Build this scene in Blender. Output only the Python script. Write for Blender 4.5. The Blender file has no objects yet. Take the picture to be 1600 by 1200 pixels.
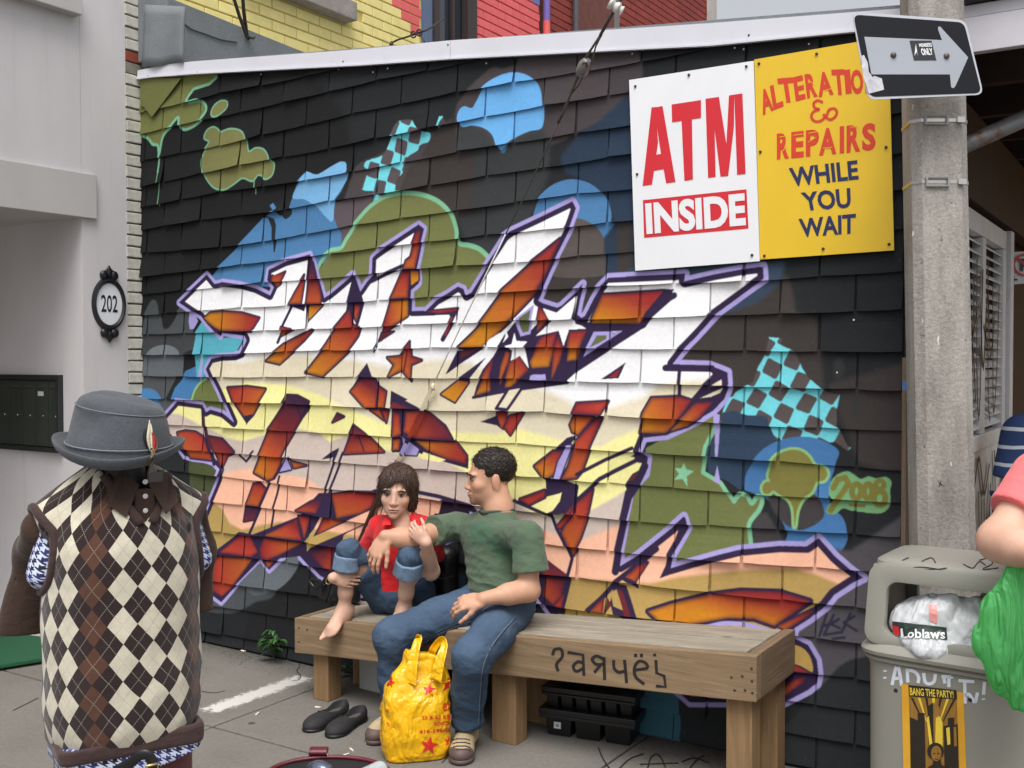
import bpy, bmesh, math, random
import numpy as np
from mathutils import Vector, Matrix, noise

random.seed(7)
RNG = np.random.default_rng(7)
scene = bpy.context.scene
COL = scene.collection

# ---------------------------------------------------------------- camera
FPX, YAW, PITCH, ROLL = 1648.47, -0.57016, -0.02343, -0.00113
CAM = np.array([0.0, -3.92, 1.545])
_cy, _sy = math.cos(YAW), math.sin(YAW)
FW = np.array([_sy * math.cos(PITCH), _cy * math.cos(PITCH), math.sin(PITCH)])
RT = np.array([_cy, -_sy, 0.0])
UP = np.cross(RT, FW)
RT, UP = math.cos(ROLL) * RT + math.sin(ROLL) * UP, -math.sin(ROLL) * RT + math.cos(ROLL) * UP
cam_data = bpy.data.cameras.new('camera')
cam = bpy.data.objects.new('camera', cam_data)
COL.objects.link(cam)
cam.matrix_world = Matrix(((RT[0], UP[0], -FW[0], CAM[0]), (RT[1], UP[1], -FW[1], CAM[1]),
                           (RT[2], UP[2], -FW[2], CAM[2]), (0, 0, 0, 1)))
cam_data.sensor_width = 36.0
cam_data.lens = FPX / 1600 * 36.0
cam_data.clip_start = 0.05
cam_data.clip_end = 2000
scene.camera = cam
scene.render.resolution_x, scene.render.resolution_y = 1024, 768

# ---------------------------------------------------------------- daylight: bright overcast
world = bpy.data.worlds.new('World')
scene.world = world
world.use_nodes = True
wt = world.node_tree
wt.nodes.clear()
sky = wt.nodes.new('ShaderNodeTexSky')
sky.sky_type = 'NISHITA'
sky.sun_disc = False
sky.sun_elevation = math.radians(62)
sky.sun_rotation = math.radians(150)
sky.air_density = 1.0
sky.dust_density = 5.0
sky.ozone_density = 1.0
hs = wt.nodes.new('ShaderNodeHueSaturation')      # cloud cover: nearly colourless sky light
hs.inputs['Saturation'].default_value = 0.20
hs.inputs['Value'].default_value = 1.15
bg = wt.nodes.new('ShaderNodeBackground')
bg.inputs['Strength'].default_value = 0.15
wo = wt.nodes.new('ShaderNodeOutputWorld')
wt.links.new(sky.outputs[0], hs.inputs['Color'])
wt.links.new(hs.outputs[0], bg.inputs['Color'])
wt.links.new(bg.outputs[0], wo.inputs['Surface'])
sun_d = bpy.data.lights.new('sun', 'SUN')
sun_d.energy = 1.75
sun_d.angle = math.radians(34)
sun_d.color = (1.0, 0.985, 0.965)
sun = bpy.data.objects.new('sun', sun_d)
COL.objects.link(sun)
_az, _el = math.radians(150), math.radians(62)
sdir = Vector((math.sin(_az) * math.cos(_el), math.cos(_az) * math.cos(_el), math.sin(_el)))
sun.rotation_euler = sdir.to_track_quat('Z', 'Y').to_euler()
sun.location = sdir * 20
scene.view_settings.view_transform = 'Standard'
scene.view_settings.look = 'None'
scene.view_settings.gamma = 1.0
scene.view_settings.use_curve_mapping = False
scene.view_settings.exposure = 0.14
scene.cycles.max_bounces = 6
scene.cycles.diffuse_bounces = 4
scene.cycles.use_denoising = True

# ---------------------------------------------------------------- pixel -> place
def ray(px, py):
    return (px - 800) / FPX * RT - (py - 600) / FPX * UP + FW
def ony(px, py, Y=0.0):
    d = ray(px, py); return CAM + d * (Y - CAM[1]) / d[1]
def onz(px, py, Z=0.0):
    d = ray(px, py); return CAM + d * (Z - CAM[2]) / d[2]
def onx(px, py, X):
    d = ray(px, py); return CAM + d * (X - CAM[0]) / d[0]
def dep(px, py, D):
    return CAM + ray(px, py) * D

# ---------------------------------------------------------------- materials
def lin(v):
    v = v / 255.0
    return v / 12.92 if v <= 0.04045 else ((v + 0.055) / 1.055) ** 2.4
def rgb(r, g, b, k=1.0):
    return (lin(r) * k, lin(g) * k, lin(b) * k, 1.0)

class NT:
    """small helper round a node tree"""
    def __init__(s, name):
        s.m = bpy.data.materials.new(name); s.m.use_nodes = True
        s.t = s.m.node_tree; s.t.nodes.clear()
        s.out = s.n('ShaderNodeOutputMaterial'); s.b = s.n('ShaderNodeBsdfPrincipled')
        s.l(s.b.outputs[0], s.out.inputs['Surface'])
    def n(s, t, **kw):
        x = s.t.nodes.new(t)
        for k, v in kw.items(): setattr(x, k, v)
        return x
    def l(s, a, b): s.t.links.new(a, b)
    def coord(s, kind='Object'):
        return s.n('ShaderNodeTexCoord').outputs[kind]
    def mapping(s, vec, sc=(1, 1, 1), rot=(0, 0, 0), loc=(0, 0, 0)):
        m = s.n('ShaderNodeMapping'); s.l(vec, m.inputs['Vector'])
        m.inputs['Scale'].default_value = sc; m.inputs['Rotation'].default_value = rot; m.inputs['Location'].default_value = loc
        return m.outputs[0]
    def noise(s, vec, scale, detail=4, rough=0.55, dist=0.0):
        x = s.n('ShaderNodeTexNoise'); s.l(vec, x.inputs['Vector'])
        x.inputs['Scale'].default_value = scale; x.inputs['Detail'].default_value = detail
        x.inputs['Roughness'].default_value = rough; x.inputs['Distortion'].default_value = dist
        return x.outputs['Fac']
    def ramp(s, fac, stops, interp='LINEAR'):
        r = s.n('ShaderNodeValToRGB'); s.l(fac, r.inputs['Fac'])
        r.color_ramp.interpolation = interp
        e = r.color_ramp.elements
        while len(e) < len(stops): e.new(0.5)
        for el, (p, c) in zip(e, stops):
            el.position = p; el.color = c if hasattr(c, '__len__') else (c, c, c, 1)
        return r.outputs['Color']
    def math(s, op, a, b=None, c=None):
        x = s.n('ShaderNodeMath', operation=op)
        for i, v in enumerate((a, b, c)):
            if v is None: continue
            if isinstance(v, (int, float)): x.inputs[i].default_value = v
            else: s.l(v, x.inputs[i])
        return x.outputs[0]
    def mix(s, fac, a, b, blend='MIX'):
        x = s.n('ShaderNodeMix', data_type='RGBA', blend_type=blend)
        for i, v in ((0, fac), (6, a), (7, b)):
            if isinstance(v, (int, float)): x.inputs[i].default_value = v
            elif isinstance(v, tuple): x.inputs[i].default_value = v
            else: s.l(v, x.inputs[i])
        return x.outputs[2]
    def bump(s, h, strength=0.3, dist=0.01, normal=None):
        x = s.n('ShaderNodeBump'); s.l(h, x.inputs['Height'])
        x.inputs['Strength'].default_value = strength; x.inputs['Distance'].default_value = dist
        if normal is not None: s.l(normal, x.inputs['Normal'])
        s.l(x.outputs[0], s.b.inputs['Normal']); return x.outputs[0]
    def base(s, c):
        if isinstance(c, tuple): s.b.inputs['Base Color'].default_value = c
        else: s.l(c, s.b.inputs['Base Color'])
    def set(s, **kw):
        for k, v in kw.items():
            i = s.b.inputs[k.replace('_', ' ')]
            if isinstance(v, (int, float, tuple)): i.default_value = v
            else: s.l(v, i)

def scale_c(c, k): return (min(1, c[0] * k), min(1, c[1] * k), min(1, c[2] * k), 1)

_mats = {}
def pm(name, c, var=0.15, scale=6.0, rough=0.6, metal=0.0, bump=0.0, bscale=60.0, bdist=0.003, spec=0.5, dirt=None, stretch=(1, 1, 1), c2=None):
    if name in _mats: return _mats[name]
    t = NT(name)
    v = t.mapping(t.coord(), stretch)
    f = t.noise(v, scale, 5, 0.6)
    col = t.ramp(f, [(0.3, scale_c(c, 1 - var)), (0.7, c2 if c2 else scale_c(c, 1 + var))])
    if dirt:
        f2 = t.noise(v, scale * 0.35, 6, 0.7)
        col = t.mix(t.ramp(f2, [(0.5, 0.0), (0.72, dirt[0])]), col, dirt[1])
    t.base(col)
    t.set(Roughness=rough, Metallic=metal)
    t.b.inputs['Specular IOR Level'].default_value = spec
    if bump: t.bump(t.noise(v, bscale, 3, 0.6), bump, bdist)
    _mats[name] = t.m
    return t.m

# ---------------------------------------------------------------- objects
def thing(name, label, cat, loc, group=None):
    o = bpy.data.objects.new(name, None); COL.objects.link(o)
    o.location = tuple(float(v) for v in loc); o.empty_display_size = 0.1
    o['label'] = label; o['category'] = cat
    if group: o['group'] = group
    return o
def tag(o, label, cat, group=None):
    o['label'] = label; o['category'] = cat
    if group: o['group'] = group
    return o
def rootloc(p):
    v = Vector((0, 0, 0))
    while p is not None:
        v += p.location; p = p.parent
    return v
class MB:
    """collects shapes given in world coordinates; build() makes ONE mesh object"""
    def __init__(s): s.v = []; s.f = []; s.mi = []; s.uv = None; s.cur = 0
    def add(s, vs, fs):
        b = len(s.v); s.v += [tuple(map(float, v)) for v in vs]
        s.f += [tuple(i + b for i in f) for f in fs]; s.mi += [s.cur] * len(fs)
        return s
    def hexa(s, p):   # 8 points: bottom 4 (ccw), top 4
        return s.add(p, [(3, 2, 1, 0), (4, 5, 6, 7), (0, 1, 5, 4), (1, 2, 6, 5), (2, 3, 7, 6), (3, 0, 4, 7)])
    def box(s, lo, hi):
        x0, y0, z0 = lo; x1, y1, z1 = hi
        return s.hexa([(x0, y0, z0), (x1, y0, z0), (x1, y1, z0), (x0, y1, z0), (x0, y0, z1), (x1, y0, z1), (x1, y1, z1), (x0, y1, z1)])
    def prism(s, poly, off):   # polygon of 3d points, extruded by vector off
        n = len(poly); off = np.asarray(off, float)
        a = [np.asarray(p, float) for p in poly]; b = [p + off for p in a]
        fs = [tuple(range(n - 1, -1, -1)), tuple(range(n, 2 * n))] + [(i, (i + 1) % n, n + (i + 1) % n, n + i) for i in range(n)]
        return s.add(a + b, fs)
    def tube(s, pts, rad, seg=10, caps=True, up=None, flat=1.0):
        pts = [np.asarray(p, float) for p in pts]; n = len(pts)
        rad = rad if hasattr(rad, '__len__') else [rad] * n
        vs = []; fs = []; last = None
        for i, p in enumerate(pts):
            d = pts[min(i + 1, n - 1)] - pts[max(i - 1, 0)]; d = d / (np.linalg.norm(d) + 1e-12)
            if last is None:
                r = np.array(up, float) if up is not None else (np.array([0, 0, 1.]) if abs(d[2]) < .9 else np.array([1., 0, 0]))
            else: r = last
            a = r - d * (r @ d); a /= np.linalg.norm(a) + 1e-12; last = a
            b = np.cross(d, a)
            for k in range(seg):
                t = 2 * math.pi * k / seg
                vs.append(p + rad[i] * (a * math.cos(t) * flat + b * math.sin(t)))
        for i in range(n - 1):
            for k in range(seg):
                k2 = (k + 1) % seg
                fs.append((i * seg + k, i * seg + k2, (i + 1) * seg + k2, (i + 1) * seg + k))
        if caps: fs += [tuple(range(seg - 1, -1, -1)), tuple((n - 1) * seg + k for k in range(seg))]
        return s.add(vs, fs)
    def lathe(s, prof, c, seg=24, axis=(0, 0, 1), xdir=None, sx=1.0, sy=1.0):
        ax = np.asarray(axis, float); ax /= np.linalg.norm(ax)
        x = np.asarray(xdir, float) if xdir is not None else (np.array([1., 0, 0]) if abs(ax[0]) < .9 else np.array([0, 1., 0]))
        x = x - ax * (x @ ax); x /= np.linalg.norm(x); y = np.cross(ax, x); c = np.asarray(c, float)
        vs = []; fs = []; n = len(prof)
        for r, h in prof:
            for k in range(seg):
                t = 2 * math.pi * k / seg
                vs.append(c + ax * h + r * (x * math.cos(t) * sx + y * math.sin(t) * sy))
        for i in range(n - 1):
            for k in range(seg):
                k2 = (k + 1) % seg
                fs.append((i * seg + k, i * seg + k2, (i + 1) * seg + k2, (i + 1) * seg + k))
        fs += [tuple(range(seg - 1, -1, -1)), tuple((n - 1) * seg + k for k in range(seg))]
        return s.add(vs, fs)
    def ribbon(s, pts, w, nrm, lift=0.0):   # flat stroke on a surface with normal nrm
        nrm = np.asarray(nrm, float); nrm /= np.linalg.norm(nrm)
        pts = [np.asarray(p, float) + nrm * lift for p in pts]; n = len(pts); vs = []
        for i, p in enumerate(pts):
            d = pts[min(i + 1, n - 1)] - pts[max(i - 1, 0)]; d /= np.linalg.norm(d) + 1e-12
            q = np.cross(nrm, d)
            vs += [p + q * w / 2, p - q * w / 2]
        return s.add(vs, [(2 * i, 2 * i + 1, 2 * i + 3, 2 * i + 2) for i in range(n - 1)])
    def build(s, name, mats, parent=None, smooth=False, bevel=0.0, fix=True):
        me = bpy.data.meshes.new(name)
        off = np.array(rootloc(parent)) if parent is not None else np.zeros(3)
        me.from_pydata([tuple(np.asarray(v) - off) for v in s.v], [], s.f)
        mats = mats if isinstance(mats, (list, tuple)) else [mats]
        for m in mats: me.materials.append(m)
        if len(mats) > 1: me.polygons.foreach_set('material_index', s.mi)
        if fix or bevel:
            bm = bmesh.new(); bm.from_mesh(me)
            if fix: bmesh.ops.recalc_face_normals(bm, faces=bm.faces)
            if bevel: bmesh.ops.bevel(bm, geom=[e for e in bm.edges if e.calc_face_angle(0) > 0.5], offset=bevel, segments=2, affect='EDGES', profile=0.6)
            bm.to_mesh(me); bm.free()
        if smooth: me.polygons.foreach_set('use_smooth', [True] * len(me.polygons))
        me.update()
        o = bpy.data.objects.new(name, me); COL.objects.link(o)
        if parent is not None: o.parent = parent
        return o
def smooth_by_angle(o, deg=35):
    me = o.data
    bm = bmesh.new(); bm.from_mesh(me)
    for f in bm.faces: f.smooth = True
    for e in bm.edges:
        if e.calc_face_angle(0) > math.radians(deg): e.smooth = False
    bm.to_mesh(me); bm.free(); return o
def subsurf(o, lv=1):
    m = o.modifiers.new('subsurf', 'SUBSURF'); m.levels = lv; m.render_levels = lv
    o.data.polygons.foreach_set('use_smooth', [True] * len(o.data.polygons)); return o
def spline(pts, n=8):
    """Catmull-Rom through points"""
    P = [np.asarray(p, float) for p in pts]; out = []
    for i in range(len(P) - 1):
        p0, p1, p2, p3 = P[max(i - 1, 0)], P[i], P[i + 1], P[min(i + 2, len(P) - 1)]
        for k in range(n):
            t = k / n
            out.append(0.5 * ((2 * p1) + (-p0 + p2) * t + (2 * p0 - 5 * p1 + 4 * p2 - p3) * t * t + (-p0 + 3 * p1 - 3 * p2 + p3) * t ** 3))
    out.append(P[-1]); return out
# ================================================================= painted mural (flat print), drawn here as polygons
TX0, TX1, TZ0, TZ1, PPM = -5.08, -0.78, -0.06, 3.26, 520
TW, TH = int((TX1 - TX0) * PPM), int((TZ1 - TZ0) * PPM)
CAN = np.zeros((TH, TW, 3), np.float32)
def w2t(p):
    q = np.asarray([ony(x, y) for x, y in p])
    return np.stack([(q[:, 0] - TX0) * PPM, (q[:, 2] - TZ0) * PPM], 1)
def pmask(T):
    x0, y0 = np.floor(T.min(0)).astype(int); x1, y1 = np.ceil(T.max(0)).astype(int) + 1
    x0, y0 = max(x0, 0), max(y0, 0); x1, y1 = min(x1, TW), min(y1, TH)
    if x1 <= x0 or y1 <= y0: return None
    m = np.zeros((y1 - y0, x1 - x0), bool); xs = np.arange(x0, x1) + 0.5
    n = len(T)
    for i in range(n):
        (ax, ay), (bx, by) = T[i], T[(i + 1) % n]
        if ay == by: continue
        if ay > by: ax, ay, bx, by = bx, by, ax, ay
        r0 = max(int(math.ceil(ay - 0.5)), y0); r1 = min(int(math.ceil(by - 0.5)), y1)
        if r1 <= r0: continue
        yy = np.arange(r0, r1) + 0.5
        xi = ax + (yy - ay) / (by - ay) * (bx - ax)
        m[r0 - y0:r1 - y0] ^= xs[None, :] < xi[:, None]
    return m, x0, y0, x1, y1
def smask(T, w):   # thick polyline, coverage 0..1
    x0, y0 = np.floor(T.min(0) - w).astype(int); x1, y1 = np.ceil(T.max(0) + w).astype(int) + 1
    x0, y0 = max(x0, 0), max(y0, 0); x1, y1 = min(x1, TW), min(y1, TH)
    if x1 <= x0 or y1 <= y0: return None
    D = np.full((y1 - y0, x1 - x0), 1e9, np.float32)
    for a, b in zip(T[:-1], T[1:]):
        u0, v0 = np.floor(np.minimum(a, b) - w - 2).astype(int); u1, v1 = np.ceil(np.maximum(a, b) + w + 2).astype(int) + 1
        u0, v0 = max(u0, x0), max(v0, y0); u1, v1 = min(u1, x1), min(v1, y1)
        if u1 <= u0 or v1 <= v0: continue
        X = np.arange(u0, u1)[None, :] + 0.5; Y = np.arange(v0, v1)[:, None] + 0.5
        d = b - a; L = d @ d + 1e-9
        t = np.clip(((X - a[0]) * d[0] + (Y - a[1]) * d[1]) / L, 0, 1)
        q = np.hypot(X - a[0] - t * d[0], Y - a[1] - t * d[1])
        s = D[v0 - y0:v1 - y0, u0 - x0:u1 - x0]; np.minimum(s, q, out=s)
    return np.clip((w - D) + 0.5, 0, 1), x0, y0, x1, y1
def mc(c): return np.array([lin(v) for v in c], np.float32)
def sm(px):   # soften polyline/polygon corners a little
    return px
PXW = PPM / 390.0     # mural texels per photo pixel, about
def P(poly, c, edge=None, ew=2.6, grad=None, stops=None, soft=0.0, clip=None):
    """filled polygon given in photograph pixels on the wall plane"""
    T = w2t(poly)
    if edge is not None: L(list(poly) + [poly[0]], edge, ew)
    r = pmask(T)
    if r is None: return
    m, x0, y0, x1, y1 = r
    sub = CAN[y0:y1, x0:x1]
    if soft:
        mm = m.astype(np.float32)
        k = int(soft)
        for ax in (0, 1):
            pad = [(0, 0), (0, 0)]; pad[ax] = (k, k)
            cs = np.cumsum(np.pad(mm, pad, mode='edge'), axis=ax, dtype=np.float64)
            if ax == 0: mm = ((cs[2 * k:] - np.concatenate([np.zeros((1, cs.shape[1])), cs[:-2 * k - 1]])) / (2 * k + 1)).astype(np.float32)
            else: mm = ((cs[:, 2 * k:] - np.concatenate([np.zeros((cs.shape[0], 1)), cs[:, :-2 * k - 1]], 1)) / (2 * k + 1)).astype(np.float32)
        a = mm[..., None]
    else: a = m[..., None].astype(np.float32)
    if clip is not None: a = a * clip[y0:y1, x0:x1, None]
    if grad is not None:
        g0, g1 = w2t(grad); d = g1 - g0
        X = np.arange(x0, x1)[None, :] + 0.5; Y = np.arange(y0, y1)[:, None] + 0.5
        t = np.clip(((X - g0[0]) * d[0] + (Y - g0[1]) * d[1]) / (d @ d), 0, 1)
        t = t + 0.05 * np.sin(X * 0.031 + Y * 0.023) * np.sin(X * 0.017 - Y * 0.029)
        ps = [s[0] for s in stops]; cs = np.array([mc(s[1]) for s in stops])
        colr = np.stack([np.interp(t, ps, cs[:, k]) for k in range(3)], -1).astype(np.float32)
    else: colr = mc(c)
    sub[:] = sub * (1 - a) + colr * a
def L(pts, c, w, clip=None):
    r = smask(w2t(pts), w * PXW * 1.22)
    if r is None: return
    m, x0, y0, x1, y1 = r
    a = m[..., None]
    if clip is not None: a = a * clip[y0:y1, x0:x1, None]
    sub = CAN[y0:y1, x0:x1]; sub[:] = sub * (1 - a) + mc(c) * a
def ell(cx, cy, rx, ry, n=28, rot=0.0):
    return [(cx + rx * math.cos(t) * math.cos(rot) - ry * math.sin(t) * math.sin(rot), cy + rx * math.cos(t) * math.sin(rot) + ry * math.sin(t) * math.cos(rot)) for t in (2 * math.pi * i / n for i in range(n))]
def spx(pts, n=6): return [tuple(p) for p in spline([(x, y, 0) for x, y in pts], n)] if False else [(p[0], p[1]) for p in spline([np.array([x, y]) for x, y in pts], n)]
def cl(pts, n=5):  # closed smooth outline
    q = [np.array(p, float) for p in pts]; q = [q[-1]] + q + [q[0], q[1]]
    out = []
    for i in range(1, len(q) - 2):
        p0, p1, p2, p3 = q[i - 1], q[i], q[i + 1], q[i + 2]
        for k in range(n):
            t = k / n
            out.append(tuple(0.5 * ((2 * p1) + (-p0 + p2) * t + (2 * p0 - 5 * p1 + 4 * p2 - p3) * t * t + (-p0 + 3 * p1 - 3 * p2 + p3) * t ** 3)))
    return out

BLACK=(32,33,34); CHAR=(39,41,43); BROWN=(62,57,55); GREYP=(72,66,68); SLATE=(56,59,60); NAVY=(44,58,76)
BLUE=(76,122,166); LBLUE=(118,172,214); CLOUD=(106,170,224); TEAL=(112,205,216); TEALD=(84,163,180)
OLIVE=(112,117,72); MINT=(124,182,145); LGRN=(136,182,118); WHITE=(238,238,240); BEIGE=(218,208,182); YELL=(236,230,158)
MAUV=(198,182,172); PINK=(238,182,154); OCH=(176,147,88); PURP=(50,38,66); LAV=(164,154,208); GREY=(94,100,105)
RED=(154,60,46); ORG=(176,92,42); GOLD=(194,126,36); MAR=(92,42,44); DPUR=(64,40,62)

# ---- 1. background
P([(100,0),(1500,0),(1500,1400),(100,1400)], CHAR)
P([(200,100),(480,100),(540,180),(560,250),(470,290),(340,430),(320,520),(200,530)], BLACK, soft=14)
P(cl([(713,196),(716,165),(735,140),(755,120),(772,106),(790,108),(810,100),(830,84),(985,70),(1000,150),(935,195),(900,210),(870,225),(760,250),(700,255),(640,300),(560,335),(540,335),(545,300),(560,260),(600,240),(640,215),(690,205)]), GREYP, soft=3)
P([(520,318),(600,300),(640,300),(620,330),(570,380),(537,390),(522,345)], (92,83,88))
P(cl([(722,200),(745,200),(770,215),(785,235),(810,218),(850,205),(862,255),(845,310),(800,390),(745,395),(712,330),(700,260)]), SLATE, soft=8)
P([(640,260),(712,235),(745,240),(740,330),(715,345),(700,325),(660,305),(630,300)], BROWN, soft=5)
P([(985,145),(940,190),(905,212),(878,245),(885,270),(930,290),(962,340),(962,425),(1000,430),(1000,140)], NAVY, soft=5)
P([(880,345),(990,350),(990,440),(1210,430),(1260,430),(1280,520),(1300,690),(1130,690),(1100,600),(900,560),(840,470)], BROWN, soft=6)
P([(950,350),(965,350),(968,430),(940,440)], NAVY, soft=5)
P([(985,420),(1190,403),(1196,420),(1072,440),(960,437)], (54,68,80))
P([(1190,412),(1230,408),(1222,440),(1190,470),(1150,488),(1120,488),(1180,440)], (56,70,88), soft=5)
P([(1228,400),(1440,400),(1440,552),(1372,556),(1345,612),(1336,600),(1335,560),(1300,552),(1292,500),(1248,488),(1236,440)], (38,40,42), soft=4)
P(ell(1312,575,9,17), (50,52,53), soft=4)
P([(1296,600),(1440,560),(1440,735),(1380,735),(1340,720),(1310,640)], (60,55,54), soft=6)
P([(1335,612),(1346,612),(1343,660),(1333,660)], (54,53,54), soft=3)
# blue cloud and its smaller neighbour
P(cl([(718,188),(720,174),(728,167),(740,170),(747,158),(757,138),(775,124),(795,116),(815,115),(835,124),(846,140),(850,160),(852,178),(851,195),(846,203),(830,206),(810,215),(795,226),(786,235),(780,230),(772,212),(758,201),(740,197),(724,199)]), CLOUD)
P([(786,234),(796,228),(790,240),(784,240)], (70,110,140))
P(ell(897,345,62,64,40), BLUE)
P(cl([(880,350),(905,342),(930,352),(945,372),(955,400),(950,430),(860,430),(862,380)]), (88,82,78))
P([(930,352),(944,348),(962,350),(956,366),(953,373),(946,364)], BLUE)
P([(945,372),(962,350),(965,440),(950,440)], NAVY, soft=3)
# left blue sweep
P([(330,436),(350,412),(375,385),(412,342),(430,330),(440,338),(455,326),(465,290),(472,279),(482,268),(490,272),(500,274),(512,268),(525,260),(535,253),(543,255),(546,275),(536,300),(526,315),(522,335),(535,365),(538,385),(530,400),(500,415),(500,440),(420,448),(350,448)], BLUE)
P(cl([(460,310),(468,288),(482,270),(500,274),(520,262),(535,254),(545,257),(545,278),(534,300),(525,316),(523,346),(512,340),(495,322),(478,312)]), LBLUE)
P([(405,345),(418,338),(430,342),(434,352),(434,378),(432,395),(430,394),(427,356),(421,341),(412,340)], CHAR)
P(cl([(440,330),(455,325),(458,335),(449,343),(443,338)]), CHAR)
P([(426,322),(431,318),(437,326),(432,330)], BLUE)
# checkerboards
def checker(region, c0, a, b, col, grey):
    T = w2t(region); r = pmask(T)
    m, x0, y0, x1, y1 = r
    o, ta, tb = w2t([c0, (c0[0] + a[0], c0[1] + a[1]), (c0[0] + b[0], c0[1] + b[1])]); ta = ta - o; tb = tb - o
    M = np.linalg.inv(np.array([ta, tb]).T)
    X = np.arange(x0, x1)[None, :] + 0.5 - o[0]; Y = np.arange(y0, y1)[:, None] + 0.5 - o[1]
    X = X + 2.0 * np.sin(Y * 0.06); Y = Y + 2.0 * np.sin(X * 0.05)
    s = M[0, 0] * X + M[0, 1] * Y + 0.5; t = M[1, 0] * X + M[1, 1] * Y + 0.5
    par = (np.floor(s) + np.floor(t)) % 2 < 0.5
    rs = np.abs(s % 1 - .5); rt = np.abs(t % 1 - .5)
    par &= (rs ** 5 + rt ** 5) < 0.5 ** 5 * 1.25
    sub = CAN[y0:y1, x0:x1]
    sub[m & par] = mc(grey); sub[m & ~par] = mc(col)
checker(cl([(625,191),(645,188),(652,196),(662,206),(674,209),(672,222),(661,226),(655,236),(638,248),(632,270),(622,284),(620,318),(584,322),(582,310),(590,300),(569,297),(574,276),(588,268),(573,263),(576,252),(600,244),(610,225),(617,204)],3), (629,230), (17,5.5), (-5,23.5), TEAL, (86,78,82))
P([(690,183),(696,183),(692,197),(686,201)], TEAL); P(cl([(695,186),(702,193),(704,200),(690,199)]), GREYP)
P([(686,200),(712,185),(715,238),(700,246),(660,246)], BROWN, soft=4)
checker([(1204,527),(1224,529),(1222,538),(1243,549),(1255,575),(1265,590),(1292,612),(1313,617),(1309,640),(1309,665),(1326,697),(1331,699),(1326,704),(1305,690),(1290,692),(1270,684),(1220,690),(1206,682),(1200,665),(1165,660),(1128,660),(1132,640),(1142,618),(1164,605),(1178,598),(1186,574),(1198,553)], (1208,576), (22,10), (-12,24), TEAL, (84,76,76))
P([(1128,662),(1132,644),(1150,642),(1166,648),(1200,650),(1206,670),(1216,692),(1190,712),(1172,735),(1160,766),(1140,752),(1108,738),(1104,700),(1120,680)], (50,66,86))
# blue ring, olive face and drip
P(cl([(1164,763),(1166,745),(1174,728),(1190,706),(1212,691),(1240,683),(1268,683),(1295,692),(1312,705),(1308,722),(1301,745),(1297,768),(1300,790),(1318,808),(1325,826),(1324,846),(1308,866),(1280,856),(1230,852),(1232,832),(1220,806),(1206,784),(1180,770)]), (70,116,166))
P(cl([(1246,782),(1258,778),(1275,772),(1287,790),(1288,808),(1270,822),(1247,825)]), (66,62,64))
P(cl([(1200,770),(1225,778),(1236,790),(1240,818),(1234,822),(1212,800)]), (66,62,64), soft=2)
face8 = cl([(1204,735),(1208,722),(1218,710),(1235,703),(1252,704),(1265,713),(1275,727),(1288,730),(1294,740),(1289,750),(1277,753),(1270,768),(1255,780),(1247,798),(1244,822),(1241,797),(1234,781),(1220,772),(1210,766),(1204,771),(1196,770),(1193,761),(1198,753),(1205,752),(1202,744)])
P(face8, (124,120,64), edge=LGRN, ew=3.2)
bub = cl([(1297,770),(1300,752),(1310,741),(1325,736),(1335,741),(1346,748),(1358,744),(1370,747),(1385,745),(1394,753),(1392,766),(1393,784),(1385,798),(1370,802),(1345,799),(1330,797),(1318,794),(1306,803),(1293,801),(1295,790),(1303,781)])
P(bub, (112,158,112))
O8=(116,112,54)
L([(1304,762),(1310,749),(1322,746),(1327,755),(1318,770),(1306,786),(1299,797)], O8, 3.4)
L(ell(1340,767,7,11) + [(1347,767)], O8, 3.4); L(ell(1358,767,6.5,11) + [(1364.5,767)], O8, 3.4)
L(ell(1376,757,6.5,6.5) + [(1382.5,757)], O8, 2.8); L(ell(1376,778,9,11) + [(1385,778)], O8, 3.4); L([(1330,789),(1351,790)], O8, 2.0)
# olive shapes
ol_big = cl([(497,436),(505,416),(520,395),(536,388),(541,378),(556,352),(580,322),(604,306),(632,301),(660,304),(688,314),(706,332),(716,360),(719,381),(736,384),(754,391),(768,404),(765,430),(740,470),(690,480),(650,490),(560,470),(510,470)])
P(ol_big, OLIVE)
L(spx([(499,420),(507,404),(520,392),(537,388),(544,374),(560,348),(582,322),(606,307),(634,302),(662,305),(688,316),(706,334),(716,360),(719,380),(736,384),(752,390),(766,402)]), MINT, 3.4)
bl2 = cl([(322,216),(326,205),(335,200),(343,204),(347,208),(362,203),(378,206),(386,216),(391,238),(402,233),(414,235),(421,244),(424,252),(430,258),(428,274),(419,280),(412,274),(405,274),(398,283),(382,278),(368,288),(354,296),(340,294),(328,283),(320,268),(318,250),(324,234),(330,222)])
P(bl2, (118,118,74), edge=(116,172,140), ew=2.6); L([(401,283),(402,303)], (116,172,140), 1.0)
P(cl([(334,177),(338,166),(348,159),(357,161),(356,170),(347,179),(338,183)]), (118,118,74), edge=(116,172,140), ew=2.4)
tl = [(214,110),(345,110),(340,122),(330,132),(312,138),(306,140)] + spx([(306,140),(299,152),(297,161),(312,158),(322,163),(325,173),(318,186),(304,198),(290,203),(283,196),(281,184),(270,198),(260,208),(255,220),(252,242),(249,228),(241,226),(232,216),(214,210)])
P(tl, (108,112,66)); L(tl[2:], (116,172,140), 2.6); L([(251,235),(250.5,270)], (116,172,140), 2.0); L([(250.5,265),(251,322)], (116,172,140), 0.9)
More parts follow.
